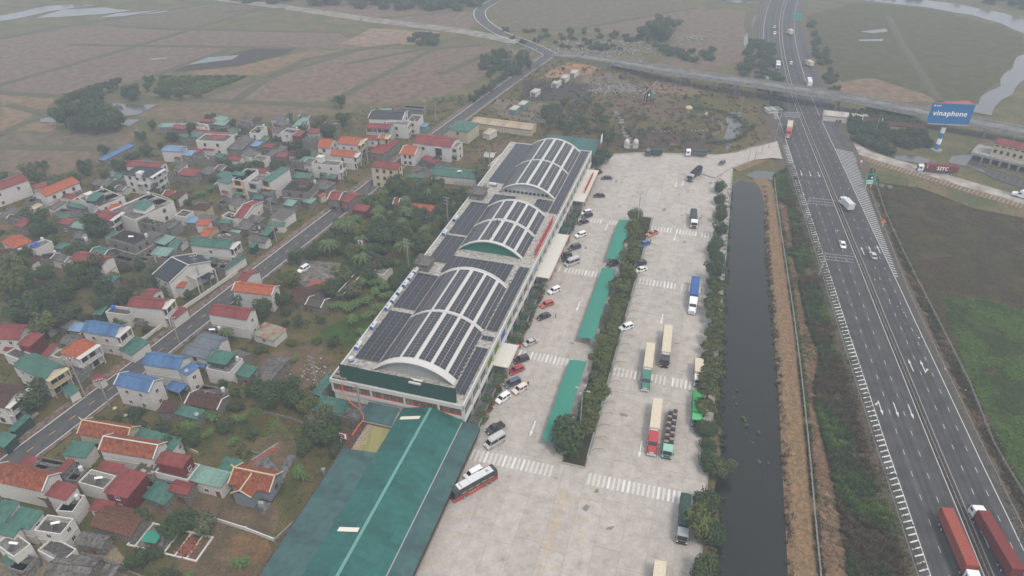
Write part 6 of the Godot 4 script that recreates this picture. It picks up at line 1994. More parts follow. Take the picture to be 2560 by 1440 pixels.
# ---------- the park beyond the lot
func make_park():
	var w := thing("windmill","dark green wooden windmill with red and white sails in the park","windmill",Vector3(WINDMILL[0],0,WINDMILL[1]),0.0)
	var b := MB.new()
	b.lathe([Vector2(3.4,0),Vector2(3.3,0.9),Vector2(2.6,1.0),Vector2(1.5,8.2)],8)
	part("tower",b.mesh(),mats.millgreen,w)
	var rg := MB.new();rg.lathe([Vector2(3.45,0.2),Vector2(3.45,0.9),Vector2(2.7,1.1)],8)
	part("plinth",rg.mesh(),mat("maroonwood",Color(0.16,0.05,0.05),0.8),w)
	var st := MB.new()
	for k in 8:
		var a := TAU * k / 8.0
		st.bar(Vector3(cos(a) * 2.66,1.0,sin(a) * 2.66),Vector3(cos(a) * 1.56,8.2,sin(a) * 1.56),0.14,0.14)
	part("corner_strip",st.mesh(),mats.trim,w)
	var cp := MB.new();cp.lathe([Vector2(1.8,8.2),Vector2(1.6,9.2),Vector2(0.8,10.2),Vector2(0,10.5)],8)
	part("cap",cp.mesh(),mats.w_mr,w)
	part("window",bx(0.9,1.0,0.15),mats.signwhite,w,Vector3(0,5.0,2.02))
	part("door",bx(1.1,2.0,0.15),mats.doorwood,w,Vector3(0,2.0,2.55))
	for k in 4:
		var a := TAU * k / 4.0 + 0.8
		var sl := MB.new()
		var d := Vector3(cos(a),sin(a),0);var n := Vector3(-sin(a),cos(a),0)
		sl.bar(Vector3(0,8.9,2.1),Vector3(0,8.9,2.1) + d * 5.0,0.16,0.2)
		var spar := part("sail",sl.mesh(),mats.trim,w)
		for j in 6:
			var c := Vector3(0,8.9,2.15) + d * (1.2 + j * 0.65) + n * 0.45
			var bl := MB.new();bl.box(c,Vector3(0.5,0.6,0.05),Basis(d,n,Vector3.BACK))
			part("sail_board",bl.mesh(),mats.w_mr if j % 2 else mats.wr,spar)
	for g in [[GATE1,"white bell topped gate pillar nearer the hall side of the park path"],[GATE2,"white bell topped gate pillar on the truck side of the park path"]]:
		var o := thing("gate_pillar",g[1],"pillar",Vector3(g[0][0],0.3,g[0][1]))
		part("post",bx(2.4,2.4,1.6),mats.trim,o,Vector3(0,1.2,0))
		var tp := MB.new();tp.lathe([Vector2(1.25,2.4),Vector2(1.2,3.6),Vector2(0.8,4.2),Vector2(0.3,4.5),Vector2(0,4.5)],12)
		part("bell_top",tp.mesh(),mats.w_lg,o)
	var pth := MB.new()
	for k in 14:
		var c := Vector3(56.0 - k * 0.1 + 0.7 * sin(k * 0.8),0.2,-311.0 - k * 3.6)
		pth.lathe([Vector2(1.5,0.0),Vector2(1.4,0.06),Vector2(0,0.06)],9,c)
	struct("path",pth.mesh(),mat("pathstone",Color(0.36,0.34,0.31),0.95,texs.stain,4))
	for m in [[86.5,-358.0,1.15],[94.5,-350.5,0.85]]:
		var p := Vector3(m[0] + 6,0,m[1])
		var o := thing("toadstool_shelter","%s white toadstool shaped shelter in the park" % ("larger" if m[2] > 1.0 else "smaller"),"shelter",p)
		o.scale = Vector3.ONE * m[2]
		var c := MB.new();c.lathe([Vector2(1.7,2.1),Vector2(1.6,2.5),Vector2(1.0,3.0),Vector2(0,3.2)],12)
		part("cap",c.mesh(),mats.cream,o)
		var s := MB.new();s.lathe([Vector2(0.7,0),Vector2(0.5,1.2),Vector2(0.6,2.3)],10)
		part("stalk",s.mesh(),mats.cream,o)
	var hd := MB.new();hd.tinted = true
	var r := RandomNumberGenerator.new();r.seed = 3
	for i in 2600:
		var f := r.randf()
		var a := lerpf(-1.7,1.5,f)
		var q := Vector3(95 + cos(a) * 22 + r.randf_range(-1.0,1.0),0.1 + r.randf() * 1.3,-340 - sin(a) * 24 + r.randf_range(-1.0,1.0))
		leaf_quad(hd,q,Vector3(r.randf_range(-1,1),1,r.randf_range(-1,1)).normalized(),0.7,r)
	one("hedge",hd.mesh(),mats.leaf0,"clipped dark hedge curving round the park lawn","hedge")
	var cp2 := MB.new()
	for i in 16:
		var a0 := lerpf(-1.5,1.3,i / 16.0);var a1 := lerpf(-1.5,1.3,(i + 1) / 16.0)
		cp2.quad(Vector3(90 + cos(a0) * 14,0.32,-340 - sin(a0) * 15),Vector3(90 + cos(a0) * 16.5,0.32,-340 - sin(a0) * 17.5),Vector3(90 + cos(a1) * 16.5,0.32,-340 - sin(a1) * 17.5),Vector3(90 + cos(a1) * 14,0.32,-340 - sin(a1) * 15))
	struct("path",cp2.mesh(),mats.f_bare)
	var ps := thing("park_sign","red green and yellow painted board at the park edge","sign",Vector3(75.5,0.2,-311.0),0.05)
	part("board",bx(3.6,1.0,0.15),mats.b_green,ps,Vector3(0,1.0,0));part("top_board",bx(1.8,0.8,0.15),mats.red,ps,Vector3(-0.6,1.9,0));part("yellow_strip",bx(3.6,0.4,0.1),mats.b_yellow,ps,Vector3(0,1.5,0.12))
	for k in range(0,40,2):
		one("edging_stone",bx(0.55,0.35,0.3),mats.trim,"white painted edging stone along the park flower bed","stone",Vector3(62.0 + k * 0.95 + 0.2 * hash01(k),0.3,-330.5 - k * 0.05 + 0.4 * hash01(k,2)),0.1,"white edging stones in the park")
	rubble("rubble","heap of pale broken stones behind the windmill",Vector3(62,0.1,-395),Vector2(17,12),420,mats.rubble,0.9)
	rubble("rubble","scattered pale rubble beside the old park wall",Vector3(48,0.1,-392),Vector2(9,5),140,mats.rubble,0.8)
	rubble("rubble","grey heap of building debris beside the road containers",Vector3(15,0.1,-344),Vector2(7,4),120,mats.w_gy,0.8)
	rubble("scrap_yard","spread of pale scrap and rubbish beyond the crossroads",Vector3(62,0.1,-480),Vector2(48,26),620,mats.rubble,1.3)
	rubble("scrap_yard","second spread of pale scrap beside the lone dark tree",Vector3(125,0.1,-506),Vector2(16,10),120,mats.rubble,1.3)
	for c in [[1.5,-357.5,"w_tlw","front pale teal container by the road"],[6.0,-365.0,"w_tlw","rear pale teal container by the road"],[13.0,-385.0,"w_wh","single white container under street trees"],[25.5,-400.5,"w_wh","nearest of three white roofed stalls by the road"],[31.0,-410.0,"w_wh","middle of three white roofed stalls by the road"],[37.0,-419.5,"w_wh","farthest of three white roofed stalls by the road"]]:
		var o := thing("container",c[3],"container",Vector3(c[0],0.1,c[1]),1.17)
		part("body",box_ribs(7.0,2.6,3.4),mats[c[2]],o);part("roof",bx(7.3,0.15,3.7),mats.wr,o,Vector3(0,2.72,0));part("door",bx(0.06,2.2,2.4),mats.w_gy,o,Vector3(-3.52,1.2,0))
	var sh := thing("shack","pale patched tin shack on posts beside the overpass","shed",Vector3(136.5,0,-357),0.15)
	part("wall",bx(7,2.2,5),mats.w_wh,sh,Vector3(0,1.2,0))
	for k in 5: part("roof_sheet",bx(1.6,0.08,5.8),mats.tl if k % 2 else mats.wr,sh,Vector3(-3.3 + k * 1.62,2.5 + 0.02 * (k % 2),0))
func rubble(called: String,label: String,at: Vector3,size: Vector2,n: int,m: Material,big: float):
	var r := RandomNumberGenerator.new();r.seed = n
	var b := MB.new()
	for i in n:
		var p := at + Vector3(r.randfn() * size.x * 0.45,r.randf() * 0.5,r.randfn() * size.y * 0.45)
		var s := r.randf_range(0.3,1.0) * big
		b.box(p,Vector3(s * r.randf_range(0.6,1.8),s * 0.5,s),Basis.from_euler(Vector3(r.randf_range(-0.4,0.4),r.randf() * 3,r.randf_range(-0.4,0.4))))
	var o := one(called,b.mesh(),m,label,"rubble")
	o.set_meta("kind","stuff")
# ---------- right bank: billboard,pumping station,houses
func make_far_things():
	var o := thing("billboard","big blue billboard with white lettering on a striped pole","billboard",Vector3(BILLBOARD[0],0,BILLBOARD[1]),-0.14)
	for k in 5:
		var b := MB.new();b.tube(Vector3(0,0.6 + k * 2.7,0),Vector3(0,0.6 + (k + 1) * 2.7,0),0.95,0.95,18)
		part("pole_band",b.mesh(),mats.poleblue if k % 2 == 0 else mats.signwhite,o)
	var ft := MB.new();ft.lathe([Vector2(2.6,0),Vector2(2.6,0.6),Vector2(1.0,0.8)],14)
	part("footing",ft.mesh(),mats.concrete,o)
	var hw := 9.0;var bh := 9.2;var y0 := 13.6
	var fr := MB.new();fr.quad(Vector3(-hw,y0,1.6),Vector3(hw,y0,1.6),Vector3(hw,y0 + bh,1.6),Vector3(-hw,y0 + bh,1.6))
	part("front_face",fr.mesh(),mats.signblue,o)
	var bk := MB.new()
	bk.quad(Vector3(hw,y0,1.55),Vector3(hw * 0.9,y0,-4.6),Vector3(hw * 0.9,y0 + bh,-4.6),Vector3(hw,y0 + bh,1.55));bk.quad(Vector3(hw * 0.9,y0,-4.6),Vector3(-hw,y0,1.55),Vector3(-hw,y0 + bh,1.55),Vector3(hw * 0.9,y0 + bh,-4.6))
	bk.tri(Vector3(-hw,y0 + bh - 0.1,1.5),Vector3(hw,y0 + bh - 0.1,1.5),Vector3(hw * 0.9,y0 + bh - 0.1,-4.6));bk.tri(Vector3(-hw,y0,1.5),Vector3(hw * 0.9,y0,-4.6),Vector3(hw,y0,1.5))
	part("back_frame",bk.mesh(),mat("rustframe",Color(0.26,0.09,0.06),0.8),o)
	var cw := MB.new();cw.box(Vector3(0,y0 - 0.25,2.2),Vector3(hw * 2 - 1,0.15,0.9))
	part("catwalk",cw.mesh(),mats.galv,o)
	var fo := SystemFont.new();fo.font_names = ["Droid Sans"];fo.font_weight = 700
	var tm := TextMesh.new();tm.text = "vinaphone";tm.font = fo;tm.font_size = 64;tm.pixel_size = 0.045;tm.depth = 0.06
	part("lettering",tm,mats.signwhite,o,Vector3(-0.2,y0 + bh * 0.50,1.66))
	var t2 := TextMesh.new();t2.text = "VNPT";t2.font = fo;t2.font_size = 48;t2.pixel_size = 0.017;t2.depth = 0.05
	part("small_lettering",t2,mats.signwhite,o,Vector3(-6.0,y0 + bh * 0.87,1.66))
	part("logo",bx(0.5,0.6,0.05),mats.signwhite,o,Vector3(-7.8,y0 + bh * 0.88,1.66))
	var a := Vector2(PUMP[0],PUMP[1]);var b2 := Vector2(PUMP[2],PUMP[3])
	var d := (b2 - a).normalized()
	var yaw := -atan2(d.y,d.x)
	var p := thing("pumping_station","cream pumping station with dark red roof standing on piers over water","building",Vector3(a.x,0,a.y),yaw)
	part("platform",bx(34,1.0,13),mats.concrete,p,Vector3(16.0,3.0,-5.5))
	for k in 8: part("pier",bx(0.8,2.6,10),mats.concrete,p,Vector3(4.0 + k * 3.6,1.25,-4.0))
	part("wall",bx(26,5.6,7),mats.w_cm,p,Vector3(19.0,6.3,-5.2))
	var rf := MB.new()
	slab_roof(rf,Vector3(5.7,9.0,-1.4),Vector3(32.4,9.0,-1.4),Vector3(32.4,10.6,-5.2),Vector3(5.7,10.6,-5.2));slab_roof(rf,Vector3(32.4,9.0,-9.0),Vector3(5.7,9.0,-9.0),Vector3(5.7,10.6,-5.2),Vector3(32.4,10.6,-5.2))
	part("roof",rf.mesh(),mats.rd,p)
	for k in 10:
		window(p,Vector3(7.4 + k * 2.5,5.6,-1.68),0,0.9,1.4,true);part("vent_window",bx(1.5,0.5,0.08),mats.pane,p,Vector3(7.4 + k * 2.5,8.1,-1.68))
	var i := 0
	for h in [[164.0,-345.0,-18.0,12.0,7.0,4.0,1.4,"wh","wr","white roofed workshop with brick red gable near the bushes"],[179.0,-337.0,-20.0,9.0,6.0,4.0,1.2,"ye","br","low yellow house with brown roof by the billboard trees"],[192.0,-329.5,-17.0,17.0,6.0,4.2,1.2,"ye","br","long ochre house with row of small windows behind the billboard"],[176.0,-344.0,-10.0,8.0,6.0,3.6,0.6,"gy","wr","pale flat shed beside the white roofed workshop"]]:
		var hr := RandomNumberGenerator.new();hr.seed = 900 + i
		house(["g",h[0],h[1],h[2],h[3],h[4],h[5],h[6],h[7],h[8],"w%d" % (4 if i == 2 else 2),h[9]],hr,400 + i)
		i += 1
	var ph := MB.new();ph.tube(Vector3.ZERO,Vector3(0,11,0),0.2,0.12,7)
	var phm := ph.mesh()
	for q in [[176.0,-325.0],[205.0,-318.0],[228.0,-303.0],[60.0,-430.0],[75.0,-445.0],[33.0,-450.0],[12.0,-430.0],[-8.0,-398.0],[98.0,-380.0],[118.0,-352.0],[20.0,-455.0]]:
		one("far_pole",phm,mats.pole,"thin grey pole standing near the overpass and crossroads","pole",Vector3(q[0],0,q[1]),0,"thin poles near the overpass")
# ---------- yards
func wall_run(called: String,label: String,pts: Array,h: float,m: Material):
	var t := thing(called,label,"wall")
	for i in pts.size() - 1:
		var b := MB.new()
		var a := Vector3(pts[i][0],h / 2,pts[i][1]);var c := Vector3(pts[i + 1][0],h / 2,pts[i + 1][1])
		b.bar(a,c,0.22,h)
		part("wall_section",b.mesh(),m,t)
		part("pier",bx(0.35,h + 0.2,0.35),m,t,Vector3(a.x,h / 2 + 0.1,a.z))
func make_yard_things():
	var t := thing("temple","small grey blue temple with curled terracotta roof","temple",Vector3(-58.6,0,-109.5),deg_to_rad(-14))
	var b := MB.new();b.box(Vector3(0,2.0,0),Vector3(9.6,4.0,5.6));b.box(Vector3(-0.5,2.0,3.9),Vector3(4.6,4.0,2.6))
	part("wall",b.mesh(),mats.w_bg,t)
	for s in [1,-1]:
		var r := MB.new()
		if s == 1: slab_roof(r,Vector3(-5.2,3.9,3.2),Vector3(5.2,3.9,3.2),Vector3(5.2,5.9,0),Vector3(-5.2,5.9,0))
		else: slab_roof(r,Vector3(5.2,3.9,-3.2),Vector3(-5.2,3.9,-3.2),Vector3(-5.2,5.9,0),Vector3(5.2,5.9,0))
		part("roof_slope",r.mesh(),mats.tt,t)
		var r2 := MB.new()
		if s == 1: slab_roof(r2,Vector3(2.1,3.9,0.4),Vector3(2.1,3.9,5.5),Vector3(-0.5,5.5,5.5),Vector3(-0.5,5.5,0.4))
		else: slab_roof(r2,Vector3(-3.1,3.9,5.5),Vector3(-3.1,3.9,0.4),Vector3(-0.5,5.5,0.4),Vector3(-0.5,5.5,5.5))
		part("porch_roof",r2.mesh(),mats.tt,t)
	var tr := MB.new()
	tr.bar(Vector3(-5.3,6.0,0),Vector3(5.3,6.0,0),0.3,0.3);tr.bar(Vector3(-0.5,5.6,0),Vector3(-0.5,5.6,5.6),0.28,0.25)
	for x in [-5.2,5.2]:
		for z in [-3.2,3.2]: tr.bar(Vector3(x,4.1,z),Vector3(x,6.0,0),0.28,0.2)
		tr.bar(Vector3(x,6.0,0),Vector3(x + signf(x) * 0.6,6.8,0),0.25,0.25)
	for x in [-3.1,2.1]: tr.bar(Vector3(x,4.1,5.5),Vector3(-0.5,5.7,5.5),0.25,0.2)
	part("ridge_trim",tr.mesh(),mats.cream,t)
	window(t,Vector3(4.8,2.4,0),PI / 2,1.0,1.2,true);part("base_course",bx(9.8,0.5,5.8),mats.chassis,t,Vector3(0,0.25,0))
	var br := MB.new();br.box(Vector3(3.1,0.5,4.1),Vector3(1.4,0.7,0.9));br.tube(Vector3(2.4,1.0,4.1),Vector3(3.8,1.0,4.1),0.45,0.45,10)
	part("incense_burner",br.mesh(),mats.galv,t)
	wall_run("yard_wall","low white wall round the temple yard",[[-65.5,-100.5],[-58.0,-98.0],[-51.0,-95.2]],1.2,mats.w_wh)
	wall_run("yard_wall","low grey wall on the hall side of the temple yard",[[-51.0,-95.2],[-45.5,-104.0],[-40.5,-112.0]],1.0,mats.concrete)
	var rw := thing("painted_wall","grey wall with red round emblems beside the temple","wall",Vector3(-59.8,0,-119.2),deg_to_rad(48))
	part("wall",bx(7.5,2.2,0.25),mats.concrete,rw,Vector3(0,1.1,0))
	for k in 6:
		var e := MB.new();e.tube(Vector3(0,0,0.13),Vector3(0,0,0.2),0.5,0.5,12)
		var em := part("emblem",e.mesh(),mats.red,rw,Vector3(-3.0 + k * 1.2,1.3,0));part("emblem_centre",bx(0.4,0.4,0.03),mats.amber,em,Vector3(0,0,0.21))
	for q in [[-44.0,-112.5],[-42.5,-110.5]]:
		var o := thing("gate_pillar","grey stone gate pillar of the temple yard","pillar",Vector3(q[0],0,q[1]),0.3,"temple gate pillars")
		part("shaft",bx(0.6,3.2,0.6),mats.w_bg,o,Vector3(0,1.6,0));part("cap",bx(0.9,0.3,0.9),mats.w_bg,o,Vector3(0,3.35,0))
	var sh := thing("shrine","small red roofed shrine hut under trees by the temple","shrine",Vector3(-38.5,0,-117.5),0.2)
	for x in [-0.9,0.9]:
		for z in [-0.9,0.9]: part("post",bx(0.15,2.2,0.15),mats.w_mr,sh,Vector3(x,1.1,z))
	var sr := MB.new();sr.lathe([Vector2(1.9,2.1),Vector2(1.0,2.9),Vector2(0,3.9)],4)
	part("roof",sr.mesh(),mats.w_mr,sh)
	for f in [[-42.0,-122.5,"square festival flag with orange white and red stripes by the field plot"],[-54.5,-216.0,"orange and red festival flag on a pole among garden palms"]]:
		var o := thing("festival_flag",f[2],"flag",Vector3(f[0],0,f[1]))
		part("pole",bx(0.08,5.2,0.08),mats.signwhite,o,Vector3(0,2.6,0))
		var cs := [mats.red,mats.signwhite,mats.tank,mats.amber]
		for k in 4:
			var fb := MB.new()
			var s: float = 1.1 - k * 0.26
			fb.quad(Vector3(0.1 + k * 0.012,4.3 - s,0.02 + k * 0.012),Vector3(0.1 + s * 1.8,4.1 - s,0.5 + k * 0.012),Vector3(0.1 + s * 1.8,4.3 + s * 0.8,0.4 + k * 0.012),Vector3(0.1,4.5 + s * 0.6,0.02 + k * 0.012))
			part("stripe",fb.mesh(),cs[k],o)
	var ft := thing("house_footing","white masonry footings of an unbuilt house beside bare earth","foundation",Vector3(-73.5,0,-95.0),deg_to_rad(-14))
	for q in [[0,-3.2,17.0,0.35],[0,2.8,17.0,0.35]]: part("footing",bx(q[2],0.5,q[3]),mats.w_wh,ft,Vector3(q[0],0.25,q[1]))
	for x in [-8.3,-6.5,0.5,3.2,6.0,8.3]: part("cross_footing",bx(0.35,0.46,5.6),mats.w_wh,ft,Vector3(x,0.23,-0.2))
	part("floor",bx(6.5,0.3,5.4),mats.f_paving,ft,Vector3(-3.0,0.15,-0.2))
	rubble("brick_heap","heap of red broken bricks inside the white footings",Vector3(-68.8,0.35,-93.8),Vector2(2.2,3.0),260,mat("brokenbrick",Color(0.32,0.115,0.075),0.9,texs.fine,2),0.35)
	wall_run("garden_wall","cream wall with posts beside the blue roofed house garden",[[-95.0,-128.5],[-86.0,-124.5],[-76.5,-119.8]],1.4,mats.w_cr)
	wall_run("garden_wall","old grey wall along the ploughed plot",[[-67.0,-121.5],[-60.5,-119.0]],1.3,mats.w_old)
	wall_run("garden_wall","grey block wall on the far side of the ploughed plot",[[-65.5,-134.5],[-57.0,-131.8],[-50.0,-128.5]],1.1,mats.w_old)
	wall_run("garden_wall","crumbling brown wall along the lower orchards",[[-80.5,-88.0],[-70.0,-84.5],[-58.0,-80.0],[-50.0,-74.0]],1.2,mats.w_old)
	wall_run("garden_wall","brown wall between the pale lane and old shed",[[-90.0,-91.5],[-82.0,-89.0],[-75.0,-86.0]],1.1,mats.w_old)
	wall_run("roadside_wall","white roadside wall of the front yards below the navy villa",[[-104.5,-178.5],[-99.0,-190.0],[-93.5,-202.0]],1.5,mats.w_wh)
	wall_run("roadside_wall","white roadside wall in front of the red roofed balcony house",[[-109.5,-164.5],[-106.5,-172.0]],1.4,mats.w_wh)
	wall_run("roadside_wall","grey low wall along the verge by the green sheds",[[-130.5,-118.0],[-127.0,-126.0],[-123.5,-134.0]],1.0,mats.concrete)
	for q in [[-99.0,-131.5],[-103.0,-134.0]]:
		var o := thing("yard_gate_post","ochre gate post with stepped cap beside the village road","gate post",Vector3(q[0],0,q[1]),0.4,"ochre gate posts")
		part("shaft",bx(0.6,2.1,0.6),mats.w_old,o,Vector3(0,1.05,0));part("cap",bx(0.85,0.25,0.85),mats.cream,o,Vector3(0,2.2,0))
	var gt := thing("yard_gate","dark iron gate between two ochre posts","gate",Vector3(-101.0,0,-132.7),0.9)
	var gm := MB.new()
	for k in 11: gm.box(Vector3(-1.7 + k * 0.34,0.95,0),Vector3(0.05,1.8,0.05))
	gm.box(Vector3(0,1.8,0),Vector3(3.6,0.08,0.06));gm.box(Vector3(0,0.15,0),Vector3(3.6,0.08,0.06))
	part("bars",gm.mesh(),mats.chassis,gt)
	for q in [[-109.0,-148.5],[-113.0,-145.2]]:
		var o := thing("white_gate_post","white gate post with tiny tiled cap in front of the orange roofed villa","gate post",Vector3(q[0],0,q[1]),0.4,"white villa gate posts")
		part("shaft",bx(0.7,2.2,0.7),mats.trim,o,Vector3(0,1.1,0));part("cap",bx(1.0,0.25,1.0),mats.or,o,Vector3(0,2.3,0))
	rubble("litter","scattered white rubbish along the motorway guardrail",Vector3(121,0.6,-178),Vector2(2.0,60),60,mats.signwhite,0.3)
	rubble("litter","pale rubbish on the garden ground behind the brown shed",Vector3(-57,0.1,-150),Vector2(9,7),60,mats.wr,0.5)
	rubble("weed_mats","floating weed mats on the canal beside the lot",Vector3(60,0.3,-128),Vector2(2.4,22),24,mats.leaf_flat if mats.has("leaf_flat") else mat("leaf_flat",Color(0.05,0.075,0.03),0.9),0.7)
# ---------- people
func blob_person(pose: int,cols: Array) -> ArrayMesh:
	var j := {"hip": Vector3(0,0.93,0),"chest": Vector3(0,1.32,0),"neck": Vector3(0,1.48,0),"head": Vector3(0.01,1.62,0),"ls": Vector3(0,1.40,0.18),"rs": Vector3(0,1.40,-0.18),"lh": Vector3(0,0.9,0.09),"rh": Vector3(0,0.9,-0.09)}
	var st := 0.0 if pose == 0 else 0.22
	var sw := 0.05 if pose == 0 else 0.2
	var bones := [["hip","chest",0.135,0.15,0],["chest","neck",0.12,0.06,0],["neck","head",0.055,0.1,2],["ls","rs",0.075,0.075,0]]
	for s in [1,-1]:
		var n := "l" if s > 0 else "r"
		j[n + "k"] = Vector3(0.06 + st * s * 0.5,0.5,0.1 * s);j[n + "a"] = Vector3(st * s,0.09,0.1 * s);j[n + "t"] = Vector3(st * s + 0.14,0.05,0.11 * s)
		j[n + "e"] = Vector3(-sw * s * 0.6,1.13,0.24 * s);j[n + "w"] = Vector3(0.08 - sw * s,0.9,0.25 * s);j[n + "f"] = Vector3(0.11 - sw * s,0.79,0.24 * s)
		bones += [[n + "h",n + "k",0.095,0.062,1],[n + "k",n + "a",0.06,0.042,1],[n + "a",n + "t",0.045,0.035,3],[n + "s",n + "e",0.055,0.045,0],[n + "e",n + "w",0.043,0.033,2],[n + "w",n + "f",0.04,0.025,2]]
	var cell := 0.035
	var org := Vector3(-0.42,-0.02,-0.4)
	var nx := 24;var ny := 51;var nz := 23
	var val := PackedFloat32Array();val.resize(nx * ny * nz)
	for x in nx:
		for y in ny:
			for z in nz:
				var p := org + Vector3(x,y,z) * cell
				var acc := 0.0
				for bn in bones:
					var a: Vector3 = j[bn[0]];var b: Vector3 = j[bn[1]]
					var f := clampf((p - a).dot(b - a) / (b - a).length_squared(),0,1)
					acc += exp(-(p.distance_to(a.lerp(b,f)) - lerpf(bn[2],bn[3],f)) * 45.0)
				val[(x * ny + y) * nz + z] = -log(acc + 1e-9) / 45.0
	var at := func(x: int,y: int,z: int) -> float: return val[(x * ny + y) * nz + z]
	var vert := {}
	var mb := MB.new();mb.tinted = true
	for x in nx - 1:
		for y in ny - 1:
			for z in nz - 1:
				var s := Vector3.ZERO;var n := 0
				for e in [[0,0,0,1,0,0],[0,1,0,1,1,0],[0,0,1,1,0,1],[0,1,1,1,1,1],[0,0,0,0,1,0],[1,0,0,1,1,0],[0,0,1,0,1,1],[1,0,1,1,1,1],[0,0,0,0,0,1],[1,0,0,1,0,1],[0,1,0,0,1,1],[1,1,0,1,1,1]]:
					var a: float = at.call(x + e[0],y + e[1],z + e[2]);var b: float = at.call(x + e[3],y + e[4],z + e[5])
					if (a < 0) != (b < 0):
						s += Vector3(x + e[0],y + e[1],z + e[2]).lerp(Vector3(x + e[3],y + e[4],z + e[5]),a / (a - b));n += 1
				if n: vert[Vector3i(x,y,z)] = org + s / n * cell
	for x in range(1,nx - 1):
		for y in range(1,ny - 1):
			for z in range(1,nz - 1):
				var a: float = at.call(x,y,z)
				for ax in 3:
					var d := Vector3i(1 if ax == 0 else 0,1 if ax == 1 else 0,1 if ax == 2 else 0)
					var b: float = at.call(x + d.x,y + d.y,z + d.z)
					if (a < 0) == (b < 0): continue
					var u := Vector3i(d.z,d.x,d.y);var w := Vector3i(d.y,d.z,d.x)
					var c := Vector3i(x,y,z)
					var q := [vert.get(c - u - w),vert.get(c - w),vert.get(c),vert.get(c - u)]
					if q.has(null): continue
					var mid: Vector3 = (q[0] + q[2]) / 2
					var best := 9.0;var cc := 0
					for bn in bones:
						var f := clampf((mid - j[bn[0]]).dot(j[bn[1]] - j[bn[0]]) / (j[bn[1]] - j[bn[0]]).length_squared(),0,1)
						var dd: float = mid.distance_to(j[bn[0]].lerp(j[bn[1]],f)) - lerpf(bn[2],bn[3],f)
						if dd < best: best = dd;cc = bn[4]
					if cc == 0 and mid.y < 0.96: cc = 1
					if cc == 2 and mid.y > 1.55 and (mid.x < 0.02 or mid.y > 1.68): cc = 3
					mb.tint = cols[cc]
					if a < 0: mb.quad(q[0],q[1],q[2],q[3])
					else: mb.quad(q[3],q[2],q[1],q[0])
	return mb.mesh()
func make_people():
	var skin := Color(0.42,0.26,0.18);var hair := Color(0.015,0.012,0.01)
	var a := blob_person(0,[Color(0.025,0.025,0.03),Color(0.02,0.02,0.025),skin,hair])
	var b := blob_person(1,[Color(0.03,0.035,0.05),Color(0.05,0.05,0.06),skin,hair])
	var c := blob_person(0,[Color(0.10,0.12,0.17),Color(0.02,0.02,0.02),skin,hair])
	var lab := ["person in dark clothes standing beside the black sedan","person in dark clothes walking past the pearl white car","person standing beside the blue hatchback","person in blue grey top walking across the empty far lot","person standing near the orange pickup","worker in dark clothes on the front of the middle barrel roof","worker in dark clothes on the ridge of the middle barrel roof"]
	for i in PEOPLE.size():
		var y := LOT_Y
		if i >= 5: y = 14.25
		one("person",[a,b,a,c,b,a,b][i],mats.people,lab[i],"person",Vector3(PEOPLE[i][0],y,PEOPLE[i][1]),i * 1.3)
